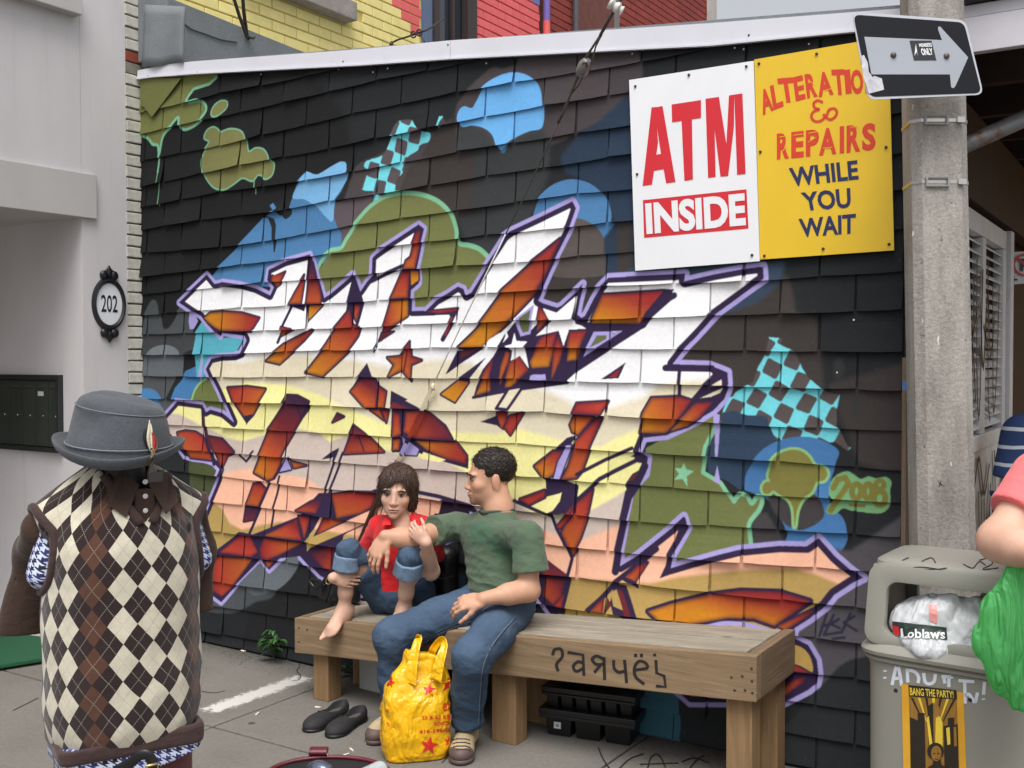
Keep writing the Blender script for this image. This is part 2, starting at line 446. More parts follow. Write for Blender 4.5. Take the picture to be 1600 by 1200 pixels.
# far left greys, teal, blues
P(cl([(226,512),(230,488),(239,470),(247,472),(253,490),(258,512),(266,513),(275,500),(284,480),(296,478),(304,510),(300,540),(226,540)]), (72,76,79), soft=2)
P([(226,523),(318,522),(312,545),(300,558),(226,556)], (60,62,64), soft=2)
P(ell(260,558,27,19), (104,110,114)); P([(226,556),(291,556),(290,588),(226,588)], (94,99,104)); P([(226,588),(278,588),(262,624),(224,624)], (80,83,86))
P(cl([(290,560),(296,550),(307,547),(318,553),(321,566),(306,576),(292,580)]), (36,37,39))
P([(293,580),(306,574),(320,566),(336,580),(340,600),(312,606),(306,626),(270,626),(276,606),(286,594)], (70,120,168))
P(cl([(222,650),(222,612),(235,607),(248,612),(258,628),(262,650)]), (74,124,170)); P([(248,624),(280,624),(268,640),(262,648)], (82,86,90))
P([(306,556),(308,520),(318,503),(332,506),(350,528),(384,526),(372,556),(332,556),(320,600),(312,590)], TEALD)
P([(316,553),(319,560),(320,596),(317,600),(314,590)], LAV); P([(298,488),(308,494),(312,502),(306,514),(300,515),(297,503)], LAV)
P(cl([(302,627),(306,610),(314,598),(324,591),(340,596),(362,650),(330,640)]), (104,112,66)); L(spx([(303,626),(307,610),(315,598),(324,592)]), LGRN, 2.2)
P([(298,716),(345,730),(336,762),(318,806),(300,806)], (72,80,52))
P(cl([(366,918),(385,895),(404,876),(414,880),(422,894),(440,876),(474,852),(474,868),(462,896),(444,916),(420,930),(396,936),(376,930)]), (96,103,108))
P(cl([(316,952),(340,935),(372,912),(400,930),(432,922),(425,934),(402,940),(385,950),(360,958)]), (76,80,83), soft=3)
P([(478,870),(520,900),(540,1010),(380,1010),(390,960),(430,936),(456,905)], (37,38,40), soft=3)
# lower right
P([(1176,840),(1330,860),(1420,800),(1420,1010),(1150,1000),(1200,900)], (80,77,82), soft=4)
P([(1170,800),(1200,800),(1230,850),(1180,850)], (66,63,66), soft=3)
P([(1150,1010),(1420,980),(1420,1050),(1340,1056),(1200,1100)], (84,80,86), soft=4)
P(cl([(1294,1060),(1320,1035),(1350,1026),(1400,1024),(1400,1300),(1190,1300),(1215,1160),(1250,1110)]), (46,48,50), soft=2)
P([(1000,1060),(1070,1075),(1060,1200),(1000,1200)], (58,96,112), soft=2); P([(1060,1060),(1160,1080),(1160,1220),(1070,1200)], (44,46,48))
ol3 = [(1012,700),(1045,682),(1090,664),(1118,650),(1124,672),(1105,698),(1100,738),(1128,754),(1148,783)] + spx([(1148,783),(1157,772),(1168,774),(1176,786),(1185,775),(1192,780),(1188,796),(1173,818),(1175,848)]) + [(1120,868),(1053,880),(1060,840),(1050,826),(975,890),(974,820),(984,770),(1006,744),(1012,714)]
P(ol3, (108,114,70)); L([(1122,660),(1105,697),(1100,738),(1128,754),(1148,783)], MINT, 2.6); L(spx([(1148,783),(1157,772),(1168,774),(1176,786),(1185,775),(1192,780),(1188,796),(1173,818),(1175,848)]), MINT, 2.8)
P([(1070,723),(1074,733),(1086,736),(1075,744),(1077,761),(1069,748),(1056,749),(1063,740),(1056,731),(1066,732)], (128,186,148))
P([(1117,645),(1127,648),(1124,713),(1120,713)], LAV); P([(1122,727),(1128,756),(1117,752)], LAV)
P([(676,780),(730,780),(716,800),(700,850),(688,960),(676,960)], (44,36,50)); P([(690,880),(730,900),(725,960),(680,960)], (50,66,84), soft=3)
L(spx([(720,842),(702,848),(690,866),(686,915)]), (120,112,160), 2.0)

# ---- 2. the lettering: silhouette with purple outline and lavender halo
S = [(282,473),(325,429),(338,444),(352,441),(380,445),(402,451),(425,462),(430,449),(421,438),(422,422),(448,409),(466,404),(488,398),(498,430),(510,466),(520,459),(555,428),(566,456),(576,440),(585,430),(584,404),(589,398),(600,390),(656,351),(665,358),(660,388),(656,420),(657,443),(645,454),(646,486),(668,486),(684,469),(702,459),(718,448),(727,452),(731,462),(740,457),(762,418),(790,370),(800,362),(854,336),(896,315),(902,326),(894,354),(880,384),(862,424),(852,450),(843,470),(850,474),(873,481),(880,478),(900,458),(914,444),(908,470),(905,492),(912,497),(917,494),(930,466),(940,449),(954,434),(1057,429),(1073,428),(1072,440),(1120,429),(1170,420),(1194,417),(1196,436),(1180,447),(1120,492),(1090,526),(1068,549),(1053,569),(1110,571),(1127,577),(1139,582),(1141,600),(1139,608),(1133,624),(1116,642),(1090,658),(1044,680),(1008,684),(1000,706),(1001,714),(1014,714),(1011,740),(996,757),(986,772),(979,814),(972,860),(971,884),(1000,866),(1048,827),(1071,806),(1077,823),(1053,868),(1050,887),(1080,878),(1120,867),(1156,858),(1220,852),(1262,853),(1280,840),(1306,868),(1330,888),(1350,902),(1332,911),(1306,928),(1292,946),(1266,966),(1244,980),(1240,995),(1264,1007),(1278,1030),(1281,1050),(1277,1067),(1264,1077),(1223,1098),(1080,1096),(1055,1075),(950,1030),(863,960),(845,936),(830,915),(790,860),(740,800),(700,786),(680,820),(640,900),(560,930),(530,915),(502,899),(472,869),(474,850),(440,873),(423,890),(410,873),(403,877),(380,901),(350,940),(330,926),(300,890),(318,830),(322,808),(344,748),(348,733),(336,722),(322,718),(304,716),(290,712),(276,694),(262,678),(240,660),(262,648),(279,627),(318,632),(324,644),(331,640),(352,646),(370,660),(345,612),(325,577),(332,561),(348,557),(370,556),(380,552),(388,532),(384,525),(350,520),(347,526),(328,508),(316,494),(304,487)]
def full_mask(poly):
    F = np.zeros((TH, TW), np.float32); m, x0, y0, x1, y1 = pmask(w2t(poly)); F[y0:y1, x0:x1] = m; return F
SM = full_mask(S)
L(S + [S[0]], LAV, 5.8)
P(S, PURP)
# faces: bands of colour with hand-drawn wavy borders, one above the other
def band(pts):
    T = w2t(pts); o = np.argsort(T[:, 0]); return np.interp(np.arange(TW) + 0.5, T[o, 0], T[o, 1])
B1 = band([(230,560),(330,562),(380,566),(420,556),(470,554),(556,563),(614,574),(660,563),(700,562),(740,568),(790,592),(856,611),(900,630),(954,636),(1006,620),(1030,602),(1070,594),(1110,593),(1200,590)])
B2 = band([(230,628),(320,628),(356,606),(390,597),(450,601),(500,616),(554,642),(610,664),(700,674),(780,678),(808,668),(880,688),(940,698),(970,681),(1000,670),(1100,650),(1250,650)])
B3 = band([(230,650),(262,645),(282,647),(302,656),(322,668),(336,673),(356,684),(382,689),(414,680),(440,672),(470,670),(500,676),(517,690),(546,680),(590,700),(640,712),(700,720),(760,752),(800,776),(840,804),(900,809),(922,799),(960,778),(990,760),(1250,760)])
B4 = band([(230,745),(347,742),(372,734),(397,731),(435,744),(460,742),(480,747),(507,763),(560,790),(700,800),(850,827),(868,833),(908,845),(940,831),(975,816),(1250,800)])
B5 = band([(230,780),(330,780),(349,795),(362,817),(382,827),(410,820),(440,815),(600,845),(800,890),(880,902),(950,905),(1020,910),(1060,901),(1160,890),(1240,888),(1280,898),(1340,925)])
yy = np.arange(TH)[:, None] + 0.5
FACE = np.empty((TH, TW, 3), np.float32); FACE[:] = mc(WHITE)
for Bk, c, sf in ((B1, BEIGE, 9), (B2, YELL, 5), (B3, MAUV, 4), (B4, PINK, 6), (B5, OCH, 4)):
    a = np.clip((Bk[None, :] - yy) / sf * 0.5 + 0.5, 0, 1)[..., None].astype(np.float32)
    FACE = FACE * (1 - a) + mc(c) * a
def F(poly, edge=None, ew=2.4):
    if edge is not None: L(list(poly) + [poly[0]], edge, ew)
    m, x0, y0, x1, y1 = pmask(w2t(poly)); CAN[y0:y1, x0:x1][m] = FACE[y0:y1, x0:x1][m]
m, x0, y0, x1, y1 = smask(w2t(S + [S[0]]), 9.6 * PXW)
ER = SM.copy(); ER[y0:y1, x0:x1] *= (1 - m)
CAN[:] = CAN * (1 - ER[..., None]) + FACE * ER[..., None]
del ER

def O(poly, kind='rg', g=None, ew=3.0):
    """orange side face with purple outline; g = gradient line in px"""
    xs = [p[0] for p in poly]; ys = [p[1] for p in poly]
    if g is None: g = [((min(xs) + max(xs)) / 2, min(ys)), ((min(xs) + max(xs)) / 2 - 4, max(ys))]
    st = {'rg': [(0, (150,48,48)), (.25, RED), (.6, ORG), (1, GOLD)],
          'ro': [(0, (120,40,46)), (.3, (166,60,48)), (1, ORG)],
          'mr': [(0, DPUR), (.45, (122,44,48)), (1, (176,76,46))],
          'pg': [(0, PURP), (.35, (110,40,46)), (.7, (180,80,44)), (1, GOLD)],
          'r': [(0, (150,50,50)), (1, (180,66,48))], 'm': [(0, DPUR), (1, (120,44,48))],
          'o': [(0, (180,80,44)), (1, (196,112,38))], 'g': [(0, ORG), (.5, GOLD), (1, (206,140,36))]}[kind]
    P(poly, None, edge=PURP, ew=ew, grad=g, stops=st, soft=1.5)
    T = w2t(poly); r = pmask(T)     # airbrushed dark rim inside each face
    if r is None or kind in ('g', 'm'): return
    m, x0, y0, x1, y1 = r; D = np.full(m.shape, 1e9, np.float32); X = np.arange(x0, x1)[None, :] + .5; Y = np.arange(y0, y1)[:, None] + .5
    for a, b in zip(T, np.roll(T, -1, 0)):
        d = b - a; t = np.clip(((X - a[0]) * d[0] + (Y - a[1]) * d[1]) / (d @ d + 1e-9), 0, 1); np.minimum(D, np.hypot(X - a[0] - t * d[0], Y - a[1] - t * d[1]), out=D)
    al = (np.clip(1 - D / (7.0 * PXW), 0, 1) ** 1.4 * .62 * m)[..., None]; sub = CAN[y0:y1, x0:x1]; sub[:] = sub * (1 - al) + mc((74, 30, 42)) * al
# first letter
O([(321,497),(330,489),(348,487),(380,489),(408,497),(400,512),(394,518),(348,516),(338,511),(327,503)], 'rg', [(400,488),(345,518)])
O([(428,432),(448,425),(440,444),(435,448),(428,440)], 'ro'); F([(429,428),(459,415),(460,417),(431,430.5)])
O([(478,430),(474,474),(455,476),(463,458)], 'ro')
P([(456,475),(480,475),(478,487),(460,480)], PURP)
O([(485,404),(491,412),(498,436),(505,466),(504,475),(482,474)], 'pg', [(488,415),(494,500)], 3.2)
O([(485,478),(506,477),(485,500)], 'g'); L([(481,474),(484,503)], PURP, 2.2)
L([(458,478),(448,503),(437,535)], PURP, 3.0); O([(443,511),(461,515),(441,526)], 'ro', ew=2.2)
O([(418,564),(446,538),(476,522),(491,516),(478,532),(460,550),(440,569)], 'rg', [(485,520),(430,568)], 3.2)
# second stroke
P([(554,430),(562,448),(567,458),(572,470),(563,512),(548,486),(540,505),(545,470),(550,445)], PURP)
O([(556,476),(565,477),(563,488),(560,502),(555,492)], 'ro', ew=1.4)
O([(481,582),(508,545),(527,512),(548,484),(555,508),(565,513),(562,525),(556,535),(546,550),(508,588)], 'rg', [(556,490),(500,590)], 3.4)
# third stroke
L([(583,440),(606,428),(632,416)], PURP, 3.2)
O([(653,362),(660,362),(652,420),(634,421),(637,408),(644,402),(648,380)], 'ro')
O([(643,423),(655,424),(656,438),(645,446)], 'g')
O([(630,424),(641,423),(640,466),(613,467)], 'ro', [(630,424),(625,475)], 3.0)
O([(612,470),(639,468),(640,494),(620,508),(602,520),(598,531)], 'rg', [(600,500),(640,490)], 3.0)
O([(670,487),(718,482),(716,487),(690,489)], 'r', ew=2.4); L([(646,492),(714,492)], PURP, 2.4); L([(713,490),(706,508),(695,530)], PURP, 4.2); L([(710,497),(698,524)], (150,52,48), 1.3)
F([(636,506),(650,495),(706,492),(700,506)])
P([(594,534),(598,520),(618,518),(606,526)], MAR, edge=PURP, ew=2.0); L([(594,532),(586,550)], PURP, 1.8)
# little orange star and centre pieces
O([(643,534),(645,558),(661,563),(645,570),(645,595),(631,578),(610,589),(618,570),(607,559),(627,557)], 'rg', [(650,545),(615,590)], 3.0); L([(638,548),(634,580)], MAR, 1.6)
P([(576,567),(562,588),(549,612),(590,612),(596,600),(585,588)], PURP)
O([(550,612),(562,596),(574,590),(588,592),(593,604),(591,638),(574,637)], 'pg', [(588,580),(560,640)], 3.0)
O([(594,604),(606,612),(604,638),(593,638)], 'ro')
O([(580,640),(595,641),(602,656)], 'o', ew=3.0); O([(598,641),(609,641),(606,660)], 'ro', ew=3.0)
P([(613,614),(656,636),(712,686),(735,716),(735,732),(700,722),(652,706),(616,707)], PURP)
P([(613,610),(640,624),(614,640)], PURP)
O([(617,628),(650,638),(614,638)], 'm', ew=1.0)
O([(636,644),(658,641),(672,645),(698,666),(710,686),(650,684),(634,674)], 'mr', [(700,640),(645,690)], 3.0)
O([(616,642),(626,648),(629,678),(616,683)], 'ro'); O([(616,687),(627,685),(625,702),(616,703)], 'o')
O([(652,689),(714,690),(732,712),(730,724),(700,716),(668,702)], 'rg', [(732,712),(655,690)], 3.0)
P([(630,682),(657,702),(654,711),(636,710)], LAV, edge=PURP, ew=2.6); P([(664,706),(700,718),(690,722),(660,716)], YELL)
O([(555,664),(574,678),(603,706),(540,709),(549,680)], 'mr', [(556,660),(565,712)], 3.0); L([(562,682),(571,704)], PURP, 1.4)
O([(529,646),(540,651),(522,660)], 'm', ew=2.6)
P([(506,718),(520,706),(533,699),(528,714)], PURP)
L(spx([(530,704),(522,728),(512,762),(504,786),(496,806)]), PURP, 2.4); L(spx([(538,708),(531,730),(519,764),(510,786),(502,808)]), PURP, 2.4)
# V, long diagonal, lower left curls
O([(358,606),(388,604),(418,608),(398,648),(389,658),(370,632)], 'ro', [(360,604),(395,650)], 3.4); P([(384,650),(398,647),(389,664)], PURP)
O([(452,618),(468,619),(486,628),(484,638),(474,652),(448,700),(432,746),(422,750),(400,738),(420,676),(446,632)], 'pg', [(470,615),(415,760)], 3.6); L([(461,622),(472,652),(484,632)], PURP, 1.8)
L([(432,746),(448,720),(455,716)], PURP, 3); P([(440,737),(449,716),(458,733)], LAV, edge=PURP, ew=3.0); O([(457,721),(481,727),(462,731)], 'o', ew=3.0)
O([(279,676),(292,673),(308,675),(320,682),(335,719),(300,715),(284,690)], 'ro', [(320,672),(300,720)], 3.2)
O([(328,682),(350,686),(370,706),(358,712),(350,730),(338,706)], 'mr', [(360,680),(345,730)], 3.2)
L([(319,640),(321,662),(328,694),(338,724)], PURP, 4.4); L([(321,650),(323,668),(334,706)], MAR, 1.6)
L([(376,711),(387,721),(399,705)], PURP, 2.2)
O([(398,756),(408,754),(418,764),(407,791),(388,788)], 'ro', ew=3.0); O([(386,792),(407,793),(400,811),(384,814)], 'm', [(395,792),(395,830)], 3.0)
L([(440,744),(436,770),(430,796),(427,828)], PURP, 2.4); L(spx([(424,752),(412,784),(404,806),(394,834)]), PURP, 3.0)
P([(400,834),(470,806),(500,770),(592,768),(590,800),(540,836),(530,915),(502,897),(476,868),(440,872),(423,888),(410,872),(350,938),(318,920),(340,860),(378,830)], PURP)
O([(418,836),(466,811),(475,843),(430,838)], 'ro', [(450,812),(440,845)]); O([(468,806),(486,807),(479,840)], 'ro')
O([(348,862),(378,835),(392,837),(406,862),(396,869)], 'r'); O([(328,890),(344,868),(396,873),(370,912),(350,931),(331,920)], 'ro', [(330,890),(385,895)])
O([(408,858),(414,841),(448,845),(474,848),(440,866),(420,874),(412,870)], 'ro', [(410,845),(460,855)]); O([(414,877),(430,877),(422,886)], 'o')
O([(466,798),(488,784),(508,776),(498,801)], 'mr'); O([(520,773),(550,768),(590,769),(582,792),(568,801),(530,809)], 'ro', [(560,765),(555,812)])
O([(507,809),(540,813),(498,838)], 'ro', [(500,812),(520,835)])
F([(480,846),(494,826),(502,808),(506,808),(494,838),(575,800),(600,790),(596,806),(558,824),(482,858)], PURP, 2.0); F([(481,848),(495,842),(482,862)])
O([(484,863),(524,852),(520,892),(510,888)], 'mr', [(490,860),(520,900)])
L([(588,767),(620,765),(650,767),(690,775),(740,790)], PURP, 3.0); P([(648,774),(692,782),(688,802),(640,800)], PINK); P([(693,780),(740,790),(720,840),(676,860),(688,806)], (44,34,50))
# big spike
O([(877,374),(866,402),(850,438),(842,454),(808,492),(794,506),(780,520),(756,543),(720,543),(746,516),(756,502),(788,454),(836,408)], 'rg', [(868,380),(765,535)], 3.6)
P([(699,585),(716,548),(760,543),(720,570),(703,583)], PURP); P([(718,592),(762,558),(736,594)], PURP); P([(722,548),(748,546),(722,560)], MAR)
O([(692,616),(718,595),(734,597),(714,628)], 'g', [(725,595),(700,625)], 3.0)
P([(742,622),(746,604),(758,576),(772,558),(790,524),(806,504),(832,516),(846,500),(845,474),(873,481),(905,492),(925,508),(1003,508),(1022,494),(1010,512),(950,545),(905,580),(886,598),(818,606),(797,610),(770,614)], PURP)
L([(742,621),(794,611)], PURP, 2.4); L([(817,607),(888,597)], PURP, 3.0); L([(795,610),(780,638),(797,640),(817,607)], PURP, 2.4)
O([(746,617),(761,578),(772,561),(767,596),(768,611)], 'rg', [(770,560),(750,618)], 2.2)
O([(792,549),(798,552),(796,566),(783,602),(785,572)], 'o', ew=1.6); O([(798,567),(812,555),(828,578),(816,590),(800,604),(791,605)], 'rg', [(815,558),(795,605)], 1.6)
O([(852,526),(872,520),(866,548),(860,573),(834,575),(830,566),(846,530)], 'rg', None, 1.6); O([(874,526),(882,542),(876,566),(865,592),(866,552)], 'ro', ew=1.4)
O([(892,519),(918,517),(902,562),(888,564)], 'rg', ew=1.8)
O([(845,480),(861,496),(841,518)], 'ro', ew=2.0)
WS=(240,240,242)
P([(903,462),(896,500),(918,514),(891,515),(884,541),(875,517),(840,525),(863,502),(851,482),(873,489)], WS)
P([(806,520),(810,533),(827,534),(821,542),(829,576),(814,556),(800,564),(802,548),(792,541),(803,538)], WS)
P([(793,517),(797,526),(789,536),(792,526)], WS); F([(755,546),(768,530),(784,520),(780,534),(772,546)]) 
P([(832,587),(838,585),(855,585),(857,594),(831,594)], LAV)
P([(809,498),(837,476),(831,522),(816,526),(808,508)], LAV); P([(814,498),(832,484),(828,518),(819,520),(813,507)], (92,98,64))
P([(913,558),(930,519),(975,517)], LAV); P([(925,544),(935,524),(950,524),(950,530)], (98,102,70))
O([(778,644),(794,643),(792,660),(788,670),(778,662)], 'ro', ew=2.0); O([(798,650),(820,645),(800,680),(790,668)], 'r', ew=2.6); P([(752,659),(778,649),(784,666)], PURP)
# right-hand letters
O([(943,461),(1040,455),(1038,464),(1002,505),(925,506)], 'rg', [(985,452),(965,508)], 3.2); P([(1040,452),(1055,452),(1048,466),(1022,492),(1003,508),(1010,490)], PURP); L([(1036,477),(1043,468)], (196,96,52), 1.6)
L([(1055,462),(1048,466),(1022,490),(1000,512),(950,545),(903,577)], PURP, 4.2); L([(903,503),(925,509),(1000,510)], PURP, 3.4)
F([(954,443),(1056,440),(1048,450),(947,455)])
P([(980,566),(970,591),(942,593)], PURP); P([(972,575),(967,589),(954,590)], (140,44,50))
O([(904,630),(953,627),(942,647),(898,646)], 'r', [(905,640),(953,635)], 2.8); O([(892,664),(898,650),(929,651),(906,679),(896,675)], 'o', ew=2.8)
P([(866,704),(888,684),(906,678),(884,708)], PURP)
O([(932,655),(942,653),(926,692),(912,736),(904,746),(882,748),(890,730),(902,690)], 'ro', [(930,650),(895,750)], 3.2)
O([(838,728),(866,705),(882,706),(872,738),(860,746),(853,746)], 'rg', [(870,705),(850,745)], 3.2)
P([(887,696),(895,695),(886,722),(872,766),(865,765),(874,722)], LAV, edge=PURP, ew=2.4)
P([(854,748),(880,748),(906,758),(902,800),(872,804),(856,802),(880,770),(856,776)], PURP)
O([(815,780),(853,766),(854,776),(830,788)], 'r', ew=3.2); F([(832,792),(880,769),(878,782),(868,797),(856,802)])
L([(806,782),(840,796),(864,806),(872,826),(884,846),(896,872),(890,900)], PURP, 2.6)
O([(928,764),(922,800),(910,840),(898,867),(880,832),(890,808),(904,785)], 'ro', [(925,765),(890,860)], 3.0); O([(872,822),(900,788),(894,806),(877,826)], 'r', ew=2.4)
L([(904,741),(948,718),(990,700)], PURP, 2.6); L([(905,780),(940,748),(962,736),(980,727),(1000,717)], PURP, 3.0)
P([(978,758),(990,740),(1006,731),(1004,714),(986,714),(1000,704),(1014,714),(1011,740),(986,778)], PURP); P([(984,752),(991,742),(1002,734),(992,750)], MAR)
L([(1009,728),(996,758),(984,776),(976,815),(968,858),(964,892)], PURP, 5.4)
O([(1020,622),(1064,620),(1082,626),(1054,668),(1040,676),(1002,676),(1008,645)], 'rg', [(1078,622),(1010,672)], 3.2)
P([(1104,571),(1128,579),(1139,588),(1139,606),(1132,621),(1110,632),(1084,628),(1096,612),(1118,590),(1112,578)], PURP)
O([(1088,630),(1114,629),(1096,652),(1076,665),(1050,673),(1060,662)], 'rg', [(1108,630),(1055,672)], 3.0)
L([(1064,580),(1063,618)], PURP, 2.6); L([(1122,586),(1104,604),(1086,626)], PURP, 4.4); L([(1042,575),(1114,576)], PURP, 4.4)
F([(1112,604),(1130,593),(1131,602)]); F([(1096,622),(1131,606),(1126,614),(1112,620)])
P([(1033,903),(1048,868),(1063,822),(1073,806),(1078,824),(1053,868),(1050,887),(1080,878),(1120,867),(1120,875),(1080,886)], PURP)
L([(1029,857),(1020,864),(998,882),(965,908),(942,934),(921,953)], PURP, 3.6); O([(979,902),(998,884),(1014,878),(995,909)], 'ro', ew=2.2); P([(972,903),(1000,920),(998,908),(978,900)], PURP)
P([(962,910),(980,914),(1000,966),(980,970),(962,958),(956,940)], PURP); O([(926,954),(945,933),(944,957)], 'ro', ew=1.4); P([(950,930),(959,944),(950,957),(946,957)], MAR); P([(966,920),(974,922),(990,962),(980,962)], (104,40,48)); P([(956,926),(965,920),(977,952),(962,946)], OCH)
P([(848,866),(892,900),(895,904),(884,960),(860,956),(830,916),(826,896)], PURP); O([(853,872),(890,898),(852,897)], 'm', ew=1.0); O([(854,901),(884,905),(880,932),(868,943),(852,930)], 'mr', [(885,900),(855,930)], 1.4); O([(870,945),(884,927),(881,950)], 'r', ew=1.2)
O([(1016,954),(1050,943),(1112,928),(1160,922),(1220,924),(1268,938),(1212,976),(1180,965),(1140,964),(1090,972),(1045,980)], 'rg', [(1150,920),(1145,966)], 4.4); O([(1218,977),(1270,952),(1268,958),(1228,984)], 'ro', ew=2.4)
L(spx([(1108,978),(1130,973),(1152,973),(1180,977),(1204,984)]), LAV, 2.6)
P([(1100,985),(1200,985),(1240,1000),(1262,1008),(1276,1030),(1278,1052),(1272,1068),(1223,1096),(1100,1092)], PURP)
P(cl([(1236,1008),(1252,1010),(1264,1020),(1271,1036),(1271,1048),(1255,1040),(1236,1030)]), (182,150,84)); P([(1238,1035),(1266,1049),(1238,1047)], (146,50,48)); O([(1224,1074),(1244,1060),(1260,1056),(1256,1064),(1224,1088)], 'ro', ew=2.0)
# black tag in the corner by the bin
TG=(46,44,62)
for s in ([(1293,958),(1283,992)], [(1286,978),(1306,970)], [(1304,960),(1290,990),(1318,986)], [(1312,966),(1300,974),(1314,980)], [(1330,958),(1318,985)], [(1336,962),(1320,972),(1340,984)], [(1304,996),(1322,994)]): L(s, TG, 1.6)
# spray speckle and brush unevenness of the paint itself
nz = RNG.random((TH // 6 + 2, TW // 6 + 2)).astype(np.float32); nz = np.kron(nz, np.ones((6, 6), np.float32))[:TH, :TW]
CAN *= (0.965 + 0.07 * nz)[..., None]
for ax in (0, 1): CAN = (np.roll(CAN, 1, ax) + 2 * CAN + np.roll(CAN, -1, ax)) / 4
img = bpy.data.images.new('mural_paint', TW, TH, alpha=False, float_buffer=True)
img.colorspace_settings.name = 'Linear Rec.709'
buf = np.ones((TH, TW, 4), np.float32); buf[..., :3] = np.clip(CAN, 0.004, 0.9)
img.pixels.foreach_set(buf.ravel()); img.update(); img.pack()
del buf

def mural_material():
    t = NT('painted_shingle')
    geo = t.n('ShaderNodeNewGeometry')
    mp = t.mapping(geo.outputs['Position'], (1 / (TX1 - TX0), 1, 1 / (TZ1 - TZ0)), loc=(-TX0 / (TX1 - TX0), 0, -TZ0 / (TZ1 - TZ0)))
    sx = t.n('ShaderNodeSeparateXYZ'); t.l(mp, sx.inputs[0]); cx = t.n('ShaderNodeCombineXYZ')
    t.l(sx.outputs['X'], cx.inputs['X']); t.l(sx.outputs['Z'], cx.inputs['Y'])
    im = t.n('ShaderNodeTexImage'); im.image = img; im.extension = 'EXTEND'; im.interpolation = 'Cubic'
    t.l(cx.outputs[0], im.inputs['Vector'])
    pos = geo.outputs['Position']
    gran = t.noise(pos, 420, 2, 0.7)                       # mineral granules
    blot = t.noise(pos, 7, 5, 0.65)
    oi = t.n('ShaderNodeObjectInfo')
    var = t.math('MULTIPLY_ADD', oi.outputs['Random'], 0.12, 0.94)
    f = t.math('MULTIPLY', var, t.math('MULTIPLY_ADD', blot, 0.22, 0.89))
    f = t.math('MULTIPLY', f, t.math('MULTIPLY_ADD', gran, 0.5, 0.75))
    vm = t.n('ShaderNodeVectorMath', operation='SCALE'); t.l(im.outputs['Color'], vm.inputs[0]); t.l(f, vm.inputs['Scale'])
    # worn specks where granules have gone
    speck = t.ramp(t.noise(pos, 95, 2, 0.5), [(0.70, 0.0), (0.76, 1.0)])
    t.base(t.mix(t.math('MULTIPLY', speck, 0.16), vm.outputs[0], (0.20, 0.20, 0.20, 1)))
    t.set(Roughness=0.85); t.b.inputs['Specular IOR Level'].default_value = 0.12
    h = t.math('ADD', t.math('MULTIPLY', gran, 0.5), t.math('MULTIPLY', t.noise(pos, 40, 4, 0.6), 0.6))
    t.bump(h, 0.45, 0.0022)
    return t.m
M_MURAL = mural_material()
